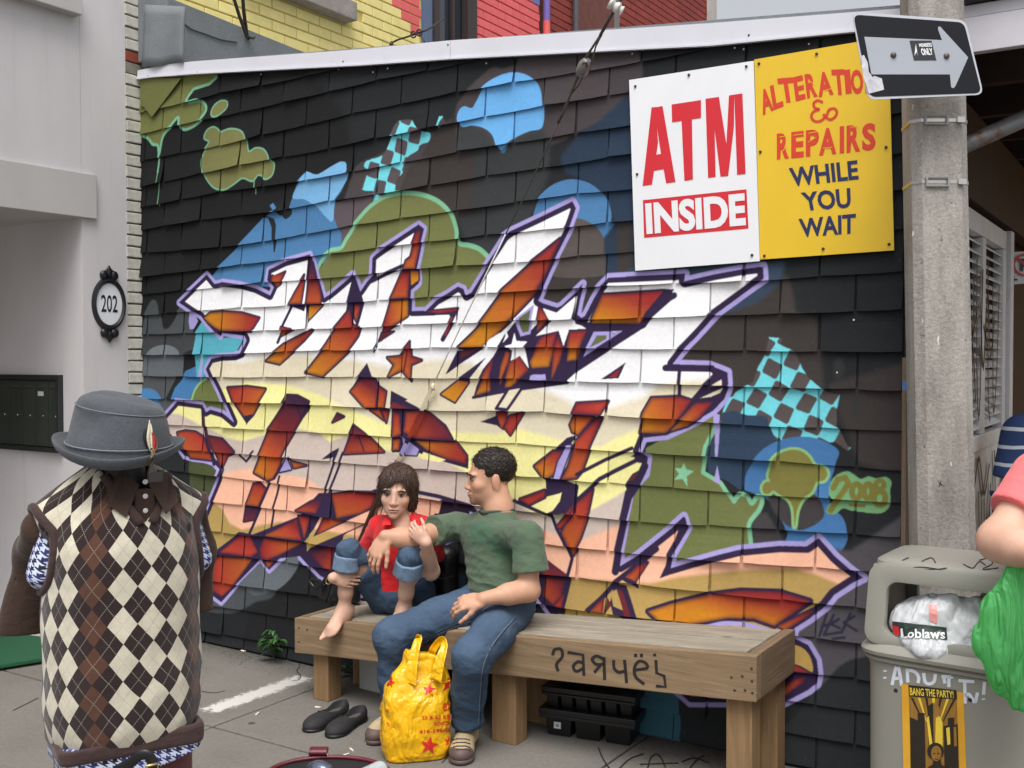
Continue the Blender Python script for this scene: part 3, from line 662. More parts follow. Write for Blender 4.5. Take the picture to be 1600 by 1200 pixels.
# ================================================================= shingled wall
ROWS = {
1:[(217,178),(285,164),(347,147.5),(411,136),(449,126),(480,121)],
2:[(217,212.5),(257.5,202.5),(317.5,189),(382.5,176),(449,161),(540,139.5),(599,126),(679,111),(750,94)],
3:[(220,254),(347.5,229),(410,212.5),(449,204.5),(540,182.5),(556,178),(634,164),(716,146),(760,139),(804,131),(900,116),(997,100)],
4:[(220,294),(285,279.5),(345,265),(380,259),(449,245),(540,229),(595,216),(676,201),(762,184),(852,167.5),(951,152),(980,147)],
5:[(220,326),(345,301),(445,289),(540,272.5),(595,261),(677,246),(715,239),(779,229),(806,225),(900,210),(982,199)],
6:[(220,361),(257,354),(311,345),(449,329),(540,311),(595,304),(635,297.5),(677,290),(762,275.5),(853,263),(950,247.5),(985,244)],
7:[(220,396),(335,389),(407,380),(449,372.5),(555,352),(634,341),(717,330),(779,321),(850,313),(900,305),(987,299)],
8:[(226,432.5),(287,426),(345,419),(377,414.5),(449,406),(650,381),(718,374),(762,368),(810,364),(854,360),(950,349),(989,347)],
9:[(225,461),(290,454),(345,449),(417,441),(500,436),(556,431),(584,427),(636,422),(716,416),(762,413),(810,411),(902,401),(952,398)],
10:[(226,492),(315,486),(372,481),(420,479),(520,474),(612,469),(676,465),(722,461),(758,459),(850,454),(952,448),(1060,444),(1166,440),(1284,432),(1400,426)],
11:[(226,523),(287,521),(345,519),(412,517),(556,512),(632,508),(720,505),(806,501),(950,499),(1004,497),(1110,493),(1224,490),(1342,487),(1416,484)],
12:[(229,555),(289,555),(382,552.5),(450,549.5),(556,546),(674,544),(760,543),(852,543),(1002,546),(1056,546),(1164,548),(1278,550),(1418,551)],
13:[(229,587.5),(347,589),(415,589.5),(450,589),(630,590),(762,592),(806,592),(902,597),(1002,599),(1110,603),(1164,605),(1222,606),(1340,608),(1415,610)],
14:[(226,622.5),(315,626),(355,629),(449,631),(486,633),(554,635),(610,638),(674,641),(762,641.5),(852,643),(949,649),(1056,655),(1166,664),(1276,668),(1396,673)],
15:[(226,660),(289,665),(345,667.5),(377,670.5),(422,672),(480,675),(539,677),(614,683),(714,689),(804,692),(900,700),(960,703),(1000,707),(1104,713),(1216,720),(1276,725),(1334,729),(1412,736)],
16:[(226,696),(300,704),(377.5,709),(447,715),(480,719),(552,722.5),(590,727),(642,731),(710,736),(797,742),(854,746),(902,751),(944,754),(1048,762),(1120,769),(1276,777),(1394,785)],
17:[(226,730),(347.5,744),(397.5,750),(435,754.5),(510,764),(550,767),(648,773),(693,782),(730,788),(832,801),(900,804),(972,812),(1048,818),(1106,820),(1218,827),(1334,833),(1400,837)],
18:[(226,770),(335,784),(375,788),(407,791),(465,799),(525,811),(850,849),(946,859),(1044,869),(1102,875),(1156,878),(1272,886),(1400,894)],
19:[(226,814),(322,829),(346,831),(410,837),(475,846),(520,854),(836,895),(890,900),(996,912),(1100,923),(1212,935),(1328,946)],
20:[(226,846),(325,864),(377,869),(447,877),(517,889),(866,946),(944,957.5),(1040,968),(1240,991),(1340,1000)],
21:[(226,888),(330,907.5),(410,917.5),(457,924),(1246,1051),(1352,1060)],
22:[(226,922),(326,943),(1236,1094),(1320,1107),(1380,1113)],
23:[(226,964),(316,984),(406,1000),(1223,1142),(1320,1158)],
}
JPX = [289.5,349,415,484,556,631,717.5,807,903,1003,1111,1222,1341]
XL, XR = -5.012, -0.853
def rowz(k):
    q = np.array([ony(x, y) for x, y in ROWS[k]]); o = np.argsort(q[:, 0]); q = q[o]
    A = np.polyfit(q[:, 0], q[:, 2], 1)
    return lambda x: np.where(x < q[0, 0], q[0, 2] + A[0] * (x - q[0, 0]), np.where(x > q[-1, 0], q[-1, 2] + A[0] * (x - q[-1, 0]), np.interp(x, q[:, 0], q[:, 2])))
RZ = {k: rowz(k) for k in ROWS}
RZ[0] = lambda x: RZ[1](x) + (0.135 if True else 0)
RZ[24] = lambda x: np.minimum(RZ[23](x) - 0.075, 0.045) * 0 + 0.012 + 0.0 * x
TRIM = lambda x: np.interp(x, [-5.02, -3.393, -2.647, -1.563, -1.02, -0.8], [3.137, 2.969, 2.879, 2.77, 2.73, 2.71])
jx = [float(ony(x, 568)[0]) for x in JPX]
dj = (jx[-1] - jx[0]) / (len(jx) - 1)
JA = [jx[0] - dj] + jx + [jx[-1] + dj]
JB = [(a + b) / 2 for a, b in zip(JA[:-1], JA[1:])]
JB = [JB[0] - dj] + JB
wall = thing('mural_wall', 'long shingled side wall covered with a colourful spray painted graffiti mural', 'wall', (-2.93, 0, 0))
b = MB(); b.box((XL, 0.0, -0.02), (XR, 0.12, 3.15)); 
# backing follows the roof slope
bk = MB(); bk.prism([(XL, -0.001, 0.0), (XR, -0.001, 0.0), (XR, -0.001, float(TRIM(XR)) + 0.02), (XL, -0.001, float(TRIM(XL)) + 0.02)], (0, 0.1, 0))
bk.build('backing_board', M_MURAL, wall)
rs = np.random.default_rng(11)
cells = []
for k in range(1, 25):
    js = [x + rs.normal(0, 0.004) for x in (JA if k % 2 else JB) if XL + 0.03 < x < XR - 0.03]
    ed = [XL] + js + [XR]
    for a, c in zip(ed[:-1], ed[1:]):
        zt = float(RZ[k](np.array(a)) if k < 24 else 0) ; zu0 = float(RZ[k - 1](np.array(a))); zl0 = float(RZ[k](np.array(a)))
        zu1 = float(RZ[k - 1](np.array(c))); zl1 = float(RZ[k](np.array(c)))
        t0, t1 = float(TRIM(a)) + 0.008, float(TRIM(c)) + 0.008
        if zl0 > t0 - 0.012 and zl1 > t1 - 0.012: continue
        cells.append((k, a, c, min(zu0 + 0.012, t0), min(zu1 + 0.012, t1), min(zl0, t0 - 0.004), min(zl1, t1 - 0.004)))
def shingle_geo(mb, cell):
    k, a, c, u0, u1, l0, l1 = cell
    g = 0.0034; a2, c2 = a + g + abs(rs.normal(0, .0012)), c - g - abs(rs.normal(0, .0012))
    if c2 - a2 < 0.02: return
    lift = 0.0085 + abs(rs.normal(0, 0.0028)); e0 = lift + abs(rs.normal(0, 0.002)); e1 = lift + abs(rs.normal(0, 0.002))
    if rs.random() < 0.10: e0 += rs.uniform(0.006, 0.014)        # curled corners
    if rs.random() < 0.10: e1 += rs.uniform(0.006, 0.014)
    th = 0.0032; nx, nz = 5, 4
    sl = rs.normal(0, 0.0015); vs = []
    dz = rs.normal(0, 0.0012)
    for side in (0, 1):
        for j in range(nz):
            v = j / (nz - 1)
            for i in range(nx):
                s = i / (nx - 1)
                x = a2 + (c2 - a2) * s + sl * v
                zt = u0 + (u1 - u0) * s; zb = l0 + (l1 - l0) * s + dz
                if j == nz - 1 and i in (0, nx - 1): zb += 0.0025
                z = zt + (zb - zt) * v
                ed = e0 + (e1 - e0) * s + 0.0018 * math.sin(3.1 * s + k)
                y = -(0.0042 + th + ed * v ** 1.6) + (th if side else 0)
                vs.append((x, y, z))
    n = nx * nz; fs = []
    for j in range(nz - 1):
        for i in range(nx - 1):
            p = j * nx + i
            fs.append((p, p + 1, p + nx + 1, p + nx)); fs.append((n + p, n + p + nx, n + p + nx + 1, n + p + 1))
    per = list(range(nx)) + [nx * (j + 1) - 1 for j in range(1, nz)] + [n - 1 - i for i in range(1, nx)] + [nx * j for j in range(nz - 2, 0, -1)]
    for p, q in zip(per, per[1:] + per[:1]): fs.append((q, p, n + p, n + q))
    mb.add(vs, fs)
def vis(cell):
    k, a, c, u0, u1, l0, l1 = cell
    x = (a + c) / 2; z = (u0 + l0) / 2
    d = np.array([x, 0, z]) - CAM; Z = d @ FW
    area = (c - a) * (u0 - l0) / Z ** 3
    px, py = 800 + FPX * (d @ RT) / Z, 600 - FPX * (d @ UP) / Z
    hid = (985 < px < 1395 and 90 < py < 415) or (580 < px < 830 and 820 < py < 955) or (px > 1360 and py > 890) or (px < 320 and py > 720) or (480 < px < 1230 and 1000 < py < 1080) or py > 1230
    return area * (0.02 if hid else 1)
cells.sort(key=vis, reverse=True)
for cl_ in cells[:300]:
    mb = MB(); shingle_geo(mb, cl_)
    if mb.v: mb.build('shingle', M_MURAL, wall, fix=True)
mb = MB()
for cl_ in cells[300:]: shingle_geo(mb, cl_)
if mb.v:
    o = mb.build('shingles_remaining', M_MURAL, wall); o['kind'] = 'stuff'
print('shingles', len(cells))
# loose diagonal strip at the top left
mb = MB(); q = [(219,122),(283,122),(237,183),(224,166),(219,166)]
q = [ony(x, y, -0.027) for x, y in q]; mb.prism(q, (0, 0.004, 0)); mb.build('shingle', M_MURAL, wall)
# white metal fascia in three lengths, with roof membrane above it
M_FASC = pm('white_fascia', rgb(216, 216, 224), 0.03, 3, 0.45, bump=0.05, bscale=6, bdist=0.01, dirt=(0.25, rgb(170, 168, 165)))
ft = [(215,110),(240,105),(264,100),(300,96),(560,77),(703,63),(1110,36),(1330,19),(1420,12)]
fb = [(214,123),(240,119.5),(264,118),(300,115),(560,101.5),(703,91.5),(1110,70.5),(1330,49),(1420,42)]
YF = -0.035
def seam(i0, i1):
    mb = MB()
    for (a, c, d, e) in zip(ft[i0:i1], ft[i0 + 1:i1 + 1], fb[i0:i1], fb[i0 + 1:i1 + 1]):
        A, Bq, D, E_ = ony(*a, YF), ony(*c, YF), ony(*d, YF), ony(*e, YF)
        mb.hexa([D, E_, E_ + [0, .05, 0], D + [0, .05, 0], A, Bq, Bq + [0, .05, 0], A + [0, .05, 0]])
        mb.hexa([D + [0, -.006, -.004], E_ + [0, -.006, -.004], E_ + [0, .012, -.004], D + [0, .012, -.004], D + [0, -.006, .004], E_ + [0, -.006, .004], E_ + [0, -.002, .004], D + [0, -.002, .004]])
    return mb.build('fascia', M_FASC, wall)
seam(0, 5)
ft.insert(6, ft[5]); fb.insert(6, fb[5]); ft[6] = (703.8, 62.95); fb[6] = (703.8, 91.4)
seam(6, 9)
M_NAIL = pm('nail', rgb(60, 60, 62), 0.1, 20, 0.4, metal=0.6)
mb = MB()
for (x, y) in [(231,119),(308,113),(536,96),(700,70),(1170,55)]:
    p = ony(x, y, YF); mb.lathe([(0.0045, 0), (0.003, 0.003)], p - np.array([0, 0.0, 0]), 8, (0, -1, 0))
mb.build('nails', M_NAIL, wall)
M_WN = pm('nail_head_pale', rgb(215, 210, 200), 0.1, 20, 0.6)
mb = MB()
for (x, y) in [(408,116),(529,108),(576,127),(606,107),(583,113),(760,99),(988,84),(1148,75),(1162,77),(1264,69),(1334,500),(1316,466),(1308,582),(960,519)]:
    p = ony(x, y, -0.012); mb.lathe([(0.004, 0), (0.003, 0.003)], p, 8, (0, -1, 0))
mb.build('nail_heads', M_WN, wall)
# ================================================================= ground
def concrete(name, c, stain=True, smear=False):
    t = NT(name); geo = t.n('ShaderNodeNewGeometry'); pos = geo.outputs['Position']
    f = t.noise(pos, 2.2, 6, 0.62); g = t.noise(pos, 55, 4, 0.7); s = t.noise(pos, 240, 2, 0.6)
    col = t.ramp(f, [(0.25, scale_c(c, 0.74)), (0.5, c), (0.75, scale_c(c, 1.18))])
    col = t.mix(0.35, col, t.ramp(g, [(0.3, scale_c(c, 0.62)), (0.7, scale_c(c, 1.35))]))
    col = t.mix(t.ramp(s, [(0.62, 0.0), (0.7, 0.5)]), col, scale_c(c, 0.45))
    if stain:
        sp = t.n('ShaderNodeTexVoronoi'); t.l(pos, sp.inputs['Vector']); sp.inputs['Scale'].default_value = 3.1
        spot = t.ramp(sp.outputs['Distance'], [(0.045, 1.0), (0.06, 0.0)])      # old gum spots
        col = t.mix(t.math('MULTIPLY', spot, 0.75), col, (0.035, 0.035, 0.034, 1))
        r = t.noise(t.mapping(pos, (1, 1, 1), loc=(3.1, 1.7, 0)), 3.4, 4, 0.6)
        col = t.mix(t.ramp(r, [(0.62, 0.0), (0.8, 0.45)]), col, (0.16, 0.10, 0.055, 1))
        # darker, mottled band along the wall foot
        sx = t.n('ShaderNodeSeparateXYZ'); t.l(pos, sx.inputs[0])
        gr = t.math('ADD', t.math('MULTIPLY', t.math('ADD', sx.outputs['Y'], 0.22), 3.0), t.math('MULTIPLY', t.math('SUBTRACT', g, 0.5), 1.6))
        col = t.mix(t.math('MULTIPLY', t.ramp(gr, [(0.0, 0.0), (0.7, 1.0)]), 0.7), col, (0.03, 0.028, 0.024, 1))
    if smear:                                             # dried white paint dragged across the slab
        A, B = onz(322, 1112), onz(480, 1056); d = (B - A)[:2]; Ln = float(np.hypot(*d)); d = d / Ln
        rel = t.n('ShaderNodeVectorMath', operation='SUBTRACT'); t.l(pos, rel.inputs[0]); rel.inputs[1].default_value = (A[0], A[1], 0)
        def dot(v):
            x = t.n('ShaderNodeVectorMath', operation='DOT_PRODUCT'); t.l(rel.outputs[0], x.inputs[0]); x.inputs[1].default_value = v; return x.outputs['Value']
        u = dot((d[0], d[1], 0)); v = dot((-d[1], d[0], 0))
        nn = t.noise(t.mapping(pos, (1, 1, 1)), 26, 6, 0.75)
        iu = t.math('MINIMUM', u, t.math('SUBTRACT', Ln, u)); hw = t.math('SUBTRACT', 0.066, t.math('ABSOLUTE', v))
        e = t.math('MINIMUM', t.math('MULTIPLY', iu, 0.7), hw)
        e = t.math('ADD', t.math('MULTIPLY', e, 14.0), t.math('MULTIPLY', t.math('SUBTRACT', nn, 0.5), 2.4))
        fade = t.math('MULTIPLY_ADD', u, -0.55, 0.95)
        col = t.mix(t.math('MULTIPLY', t.ramp(e, [(0.05, 0.0), (0.4, 1.0)]), fade), col, (0.62, 0.61, 0.57, 1))
    t.base(col); t.set(Roughness=0.9); t.b.inputs['Specular IOR Level'].default_value = 0.2
    h = t.math('ADD', t.math('MULTIPLY', g, 0.6), t.math('MULTIPLY', s, 0.5)); t.bump(h, 0.35, 0.004)
    return t.m
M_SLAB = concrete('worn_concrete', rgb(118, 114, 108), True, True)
M_ASPH = concrete('asphalt_ground', rgb(90, 90, 92), False)
mb = MB(); mb.add([(-900, -900, -0.09), (900, -900, -0.09), (900, 900, -0.09), (-900, 900, -0.09)], [(0, 1, 2, 3)])
o = mb.build('ground', M_ASPH, fix=False); o['kind'] = 'structure'
mb = MB(); mb.box((-12, -9, -0.085), (4.2, 9, -0.014))
pav = mb.build('pavement', pm('joint_dirt', rgb(70, 66, 60), .2, 8, .95)); pav['kind'] = 'structure'
xs = [-8.3, -6.6, -5.05, -3.44, -1.85, -0.27, 1.35, 2.9, 4.1]; ys = [-8.2, -6.9, -5.4, -3.9, -2.4, -0.893, 0.6, 2.1, 3.6, 5.1]
for i in range(len(xs) - 1):
    for j in range(len(ys) - 1):
        mb = MB(); g = 0.006; dz = RNG.uniform(-.002, .002)
        mb.box((xs[i] + g, ys[j] + g, -0.05), (xs[i + 1] - g, ys[j + 1] - g, 0.0 + dz * .5))
        mb.build('paving_slab', M_SLAB, pav, bevel=0.004)
# ================================================================= left building (stucco, doorway recess, plaque, letter boxes)
def stucco(name, c):
    t = NT(name); pos = t.n('ShaderNodeNewGeometry').outputs['Position']
    f = t.noise(t.mapping(pos, (1, 1, .45)), 1.8, 6, .6); g = t.noise(pos, 130, 3, .6)
    col = t.ramp(f, [(0.3, scale_c(c, .9)), (.7, scale_c(c, 1.06))])
    dr = t.noise(t.mapping(pos, (9, 9, 0.5)), 1.5, 4, .6); col = t.mix(t.ramp(dr, [(.58, 0.0), (.8, .28)]), col, scale_c(c, .62))
    t.base(col); t.set(Roughness=.88); t.b.inputs['Specular IOR Level'].default_value = .2
    t.bump(t.math('ADD', g, t.math('MULTIPLY', t.noise(pos, 30, 3, .6), .7)), .3, .0025); return t.m
M_ST = stucco('stucco', rgb(207, 203, 204)); M_ST2 = stucco('stucco_grey', rgb(186, 184, 182))
lb = thing('stucco_building', 'pale grey stucco building with recessed doorway at the left edge', 'building', (-6, -1.5, 0))
YC = -0.389
mb = MB(); mb.box((-5.18, YC, 0), (-5.0, -0.105, 7.0)); mb.box((-7.5, -6.0, 2.545), (-5.0, YC - .002, 7.0)); mb.build('wall', M_ST, lb)
mb = MB(); mb.box((-7.5, YC + .004, 0), (-5.182, -.105, 2.544)); mb.build('recess_wall', M_ST, lb)
mb = MB(); mb.box((-7.5, -6.0, 2.305), (-4.975, -0.312, 2.542)); mb.build('lintel', M_ST2, lb, bevel=.004)
mb = MB(); mb.box((-5.04, -2.2, 3.362), (-4.93, -0.42, 3.50)); mb.build('window_sill', M_ST2, lb, bevel=.004)
mb = MB(); mb.box((-7.4, -6.0, 0), (-7.2, YC - .004, 2.30)); mb.build('back_wall', M_ST, lb)
mb = MB(); mb.box((-7.19, -2.0, 0.1), (-7.16, -0.9, 2.2)); mb.build('door', pm('door_brown', rgb(70, 50, 40), .2, 4, .5), lb)
mb = MB(); mb.box((-7.2, -6.0, 0.002), (-5.03, YC - .004, 0.012)); mb.build('threshold', pm('threshold_stone', rgb(178, 174, 168), .12, 9, .8, bump=.2), lb, bevel=.006)
# brick quoin between stucco and mural
M_WBR = pm('white_painted_brick', rgb(205, 203, 192), .12, 9, .75, bump=.5, bscale=45, bdist=.004, dirt=(.7, rgb(110, 104, 92)))
M_RBR0 = pm('bare_red_brick', rgb(140, 66, 48), .2, 12, .85, bump=.4)
M_STONE = pm('grey_stone', rgb(128, 124, 112), .2, 14, .85, bump=.5)
M_MORT = pm('mortar', rgb(120, 116, 106), .2, 20, .95, bump=.4)
mb = MB(); mb.box((-5.4, -0.104, 0), (-5.012, 0.02, 7)); mb.build('quoin_mortar', M_MORT, lb)
bm_ = {}
def brick_mesh(key, sx, sy, sz, m):
    if key in bm_: return bm_[key]
    q = MB(); q.box((-sx / 2, -sy / 2, -sz / 2), (sx / 2, sy / 2, sz / 2)); o = q.build('brick', m, bevel=.004); me = o.data
    bpy.data.objects.remove(o); bm_[key] = me; return me
def place(name, me, p, parent, rot=None):
    o = bpy.data.objects.new(name, me); COL.objects.link(o); o.parent = parent
    o.location = Vector(p) - rootloc(parent)
    if rot: o.rotation_euler = rot
    return o
me = brick_mesh('q', .10, .105, .055, M_WBR); z = 0.03; n = 0
while z < 5.2:
    m = me
    if 3.135 < z < 3.2: m = brick_mesh('qs', .10, .11, .06, M_STONE)
    elif 3.2 < z < 3.265: m = brick_mesh('qr', .10, .105, .055, M_RBR0)
    place('brick', m, (-5.045 + RNG.uniform(-.004, .004), -0.052 + RNG.uniform(-.003, .003), z), lb, (RNG.uniform(-.02, .02), RNG.uniform(-.02, .02), 0)); z += .0642
# plaque 202
M_BLK = pm('black_iron', rgb(26, 26, 30), .1, 8, .35); M_PLW = pm('plaque_white', rgb(226, 230, 234), .02, 5, .3)
pq = thing('house_number_plaque', 'oval white house number plaque 202 in an ornate black frame', 'plaque', (-5.0, -0.231, 1.85))
cP = np.array([-4.985, -0.231, 1.850])
mb = MB(); mb.lathe([(0.0, 0), (.088, 0), (.088, .006), (0.0, .008)], cP + [-.012, 0, 0], 40, (1, 0, 0), (0, 1, 0), 1.0, 1.38); mb.build('face', M_PLW, pq, smooth=False)
mb = MB(); mb.lathe([(.084, -.002), (.083, .012), (.092, .02), (.102, .016), (.106, -.002)], cP + [-.012, 0, 0], 48, (1, 0, 0), (0, 1, 0), 1.0, 1.38); o = mb.build('frame', M_BLK, pq); smooth_by_angle(o)
for s in (1, -1):
    mb = MB()
    for dy, dz, r in ((-.032, .158, .026), (.032, .158, .026), (0, .168, .022), (0, .188, .016), (-.014, .178, .014), (.014, .178, .014), (0, .203, .008)):
        q = [(r * math.sin(math.pi * k / 8) + 1e-5, -r * math.cos(math.pi * k / 8)) for k in range(9)]
        mb.lathe(q, cP + [-.004, dy, s * dz], 12, (0, 0, 1), (1, 0, 0), .6, 1)
    o = mb.build('ornament', M_BLK, pq, smooth=True); o['kind'] = 'stuff'

def text_mesh(body, bold=0.0, ext=0.0, res=3, shear=0.0, spacing=1.0):
    cu = bpy.data.curves.new('t', 'FONT'); cu.body = body; cu.offset = bold; cu.resolution_u = res; cu.shear = shear; cu.space_character = spacing
    cu.extrude = ext
    ob = bpy.data.objects.new('t', cu); COL.objects.link(ob)
    dg = bpy.context.evaluated_depsgraph_get(); me = bpy.data.meshes.new_from_object(ob.evaluated_get(dg))
    v = np.array([tuple(q.co) for q in me.vertices]); f = [tuple(p.vertices) for p in me.polygons]
    bpy.data.objects.remove(ob); bpy.data.curves.remove(cu); bpy.data.meshes.remove(me)
    v[:, :2] -= v[:, :2].min(0); v[:, :2] /= v[:, :2].max(0); return v, f
def quad_map(v, q):   # unit square -> quad corners (bl, br, tr, tl), bilinear in 3d
    q = [np.asarray(a, float) for a in q]; s = v[:, 0:1]; t = v[:, 1:2]
    return q[0] * (1 - s) * (1 - t) + q[1] * s * (1 - t) + q[2] * s * t + q[3] * (1 - s) * t
v, f = text_mesh('202', .012)
mb = MB(); mb.add(quad_map(v, [cP + [-.0035, -.052, -.045], cP + [-.0035, .052, -.045], cP + [-.0035, .052, .05], cP + [-.0035, -.052, .05]]), f); mb.build('numerals', M_BLK, pq, fix=False)
# letter boxes
M_MBX = pm('dark_green_metal', rgb(62, 68, 62), .12, 3, .38, metal=.35, stretch=(6, 6, .6)); M_MBF = pm('letterbox_frame', rgb(48, 50, 50), .1, 5, .4, metal=.3); M_CHR = pm('chrome', rgb(190, 190, 186), .05, 5, .25, metal=1)
bx = thing('letter_boxes', 'row of dark green metal letter boxes set in the recess wall', 'letter boxes', (-5.5, YC, 1.25))
mb = MB()
mb.box((-6.5, YC - .03, 1.435), (-5.183, YC + .002, 1.462)); mb.box((-6.5, YC - .03, 1.035), (-5.183, YC + .002, 1.06)); mb.box((-5.205, YC - .03, 1.0602), (-5.183, YC + .002, 1.4348)); mb.box((-6.5, YC - .01, 1.0602), (-5.206, YC + .002, 1.4348)); mb.build('frame', M_MBF, bx)
xd = [onx_ for onx_ in [ony(x, 640, YC - .02)[0] for x in (94, 76, 55, 36, 16, -4, -24, -44, -64)]]
M_LAB = pm('label_card', rgb(190, 196, 196), .05, 5, .6)
for i in range(len(xd) - 1):
    mb = MB(); mb.box((xd[i + 1] + .003, YC - .022, 1.066), (xd[i] - .003, YC - .0101, 1.43)); dr = mb.build('door', M_MBX, bx, bevel=.002)
    xc = (xd[i] + xd[i + 1]) / 2
    mb = MB(); mb.lathe([(.006, 0), (.006, .006), (.004, .008)], (xc + .02, YC - .0225, 1.235), 10, (0, -1, 0)); mb.build('lock', M_CHR, dr)
    mb = MB(); mb.box((xc - .03, YC - .026, 1.392), (xc + .035, YC - .0222, 1.404)); mb.build('slot', M_CHR, dr)
    if i == 1: mb = MB(); mb.box((xc - .03, YC - .024, 1.345), (xc + .02, YC - .0222, 1.37)); mb.build('name_card', M_LAB, dr)
# green mat
def turf(name, c):
    t = NT(name); pos = t.coord(); f = t.noise(pos, 180, 3, .7); t.base(t.ramp(f, [(.3, scale_c(c, .5)), (.7, scale_c(c, 1.3))])); t.set(Roughness=.95); t.bump(f, .9, .01); return t.m
mb = MB(); q = [onz(x, y, .0135) for x, y in [(0, 1045), (74, 1033), (74, 1001), (0, 992)]]
d0 = (q[0] - q[1]) * 1.5; q = [q[1] + d0, q[1], q[2], q[2] + (q[3] - q[2]) * 1.5]
mb.prism(q, (0, 0, .02)); o = mb.build('door_mat', turf('green_turf', rgb(34, 96, 62)), bevel=.004); tag(o, 'green artificial turf mat on the pavement behind the mannequin', 'mat')
# ================================================================= roof, membrane, brick houses behind
def grit(name, c):
    t = NT(name); pos = t.coord(); f = t.noise(pos, 300, 2, .7); g = t.noise(pos, 5, 5, .6)
    t.base(t.mix(t.ramp(g, [(.45, 0.0), (.75, .5)]), t.ramp(f, [(.3, scale_c(c, .65)), (.7, scale_c(c, 1.3))]), scale_c(c, .6))); t.set(Roughness=.92); t.bump(f, .5, .003); return t.m
M_MEM = grit('roof_membrane', rgb(122, 127, 130))
mb = MB()
mb.prism([(-5.0, .012, 3.145), (-.84, .012, 2.735), (-.84, .012, 2.80), (-5.0, .012, 3.21)], (0, 9.0, 0)); mb.build('roof', M_MEM, wall)
sh = MB(); nx, nz = 12, 6
A, B_, C_, D = ony(221, 106, -.04), ony(287, 97, -.04), ony(287, 10, -.04), ony(226, 7, -.04)
vs = []
for side in (0, 1):
    for j in range(nz + 1):
        for i in range(nx + 1):
            s, t_ = i / nx, j / nz; p = A * (1 - s) * (1 - t_) + B_ * s * (1 - t_) + C_ * s * t_ + D * (1 - s) * t_
            p = p + np.array([0, .006 * noise.noise(Vector((s * 4, t_ * 4, 3))) - .012 * (1 - t_) * math.sin(s * 5) ** 2 + (.012 if side else 0), .006 * math.sin(s * 9 + 1) * (1 - t_)])
            vs.append(p)
N = (nx + 1) * (nz + 1); fs = []
for j in range(nz):
    for i in range(nx):
        p = j * (nx + 1) + i; fs += [(p, p + 1, p + nx + 2, p + nx + 1), (N + p, N + p + nx + 1, N + p + nx + 2, N + p + 1)]
per = list(range(nx + 1)) + [(nx + 1) * (j + 1) - 1 for j in range(1, nz + 1)] + [N - 1 - i for i in range(1, nx + 1)] + [(nx + 1) * j for j in range(nz - 1, 0, -1)]
fs += [(b2, a2, N + a2, N + b2) for a2, b2 in zip(per, per[1:] + per[:1])]
sh.add(vs, fs); sh.build('membrane_flap', M_MEM, wall, smooth=True)
mb = MB(); mb.box((-4.998, -.024, 3.215), (-4.75, .011, 3.66)); mb.build('curb', M_MEM, wall, bevel=.01)
mb = MB(); mb.prism([(-4.978, .013, 3.0), (-4.978, 1.6, 3.0), (-4.978, 1.36, 3.585), (-4.978, .013, 3.64)], (-.02, 0, 0)); mb.build('flashing', M_MEM, wall)
mb = MB(); pts = [onx(x, y, -4.972) for x, y in [(289, 38), (300, 46), (320, 53), (345, 62), (370, 66)]]; mb.tube(spline(pts, 5), .004, 6); mb.build('membrane_seam', pm('tar', rgb(40, 40, 42), .1, 9, .5), wall)
def painted_brick(name, c, k=.12):
    t = NT(name); oi = t.n('ShaderNodeObjectInfo'); pos = t.n('ShaderNodeNewGeometry').outputs['Position']
    f = t.noise(pos, 12, 4, .6); v = t.math('MULTIPLY', t.math('MULTIPLY_ADD', oi.outputs['Random'], 2 * k, 1 - k), t.math('MULTIPLY_ADD', f, .3, .85))
    vm = t.n('ShaderNodeVectorMath', operation='SCALE'); vm.inputs[0].default_value = c[:3]; t.l(v, vm.inputs['Scale'])
    t.base(vm.outputs[0]); t.set(Roughness=.8); t.bump(t.noise(pos, 60, 3, .6), .4, .003); return t.m
M_YB = painted_brick('yellow_brick', rgb(238, 222, 146), .05); M_PB = painted_brick('pink_brick', rgb(228, 104, 104), .06); M_RB = painted_brick('red_brick', rgb(142, 58, 50), .16); M_VB = painted_brick('violet_brick', rgb(120, 122, 178), .06)
M_YM = pm('yellow_joint', rgb(196, 178, 104), .1, 12, .9); M_PM = pm('pink_joint', rgb(168, 66, 70), .1, 12, .9); M_RM = pm('red_joint', rgb(110, 66, 58), .15, 12, .9)
BW, BH = .222, .0718
def inframe(p, m=14):
    d = np.asarray(p) - CAM; Z = d @ FW; px, py = 800 + FPX * (d @ RT) / Z, 600 - FPX * (d @ UP) / Z
    fy = np.interp(px, [215, 300, 560, 703, 1110, 1330, 1420], [110, 96, 77, 63, 36, 19, 12])
    return -m * 2 < py < fy + m and px > 190
def brickwall(root, y0, y1, z0, z1, mb_mat, mats, skip=(), front=-5.0, zlim=None):
    mb = MB(); mb.box((front - .3, y0, -0.05), (front - .008, y1, z1)); mb.build('wall', mb_mat, root)
    r = 0; z = z0
    n = 0
    while z < z1 - .03:
        y = y0 + (BW / 2 if r % 2 else 0) - BW
        while y < y1:
            a, c = max(y, y0) + .004, min(y + BW, y1) - .004; cz = z + BH / 2; cyy = (a + c) / 2
            if c - a > .05 and inframe((front, cyy, cz)) and not any(s[0] < cyy < s[1] and s[2] < cz < s[3] for s in skip):
                mat = mats(cyy, cz); key = (mat.name, round(c - a, 2)); me = brick_mesh(key, .10, c - a, BH - .010, mat)
                place('brick', me, (front - .05 + RNG.uniform(-.0015, .0015), cyy, cz), root); n += 1
            y += BW
        z += BH; r += 1
    return n
yh = thing('brick_house', 'yellow painted brick house wall with a stone sill above the low roof', 'house', (-5.2, 1.3, 0))
n1 = brickwall(yh, .02, 2.60, 3.45, 6.2, M_YM, lambda y, z: M_PB if z > 4.02 + (2.6 - y) * .55 and y > 1.9 else M_YB, skip=[(.72, 1.80, 3.895, 4.03)])
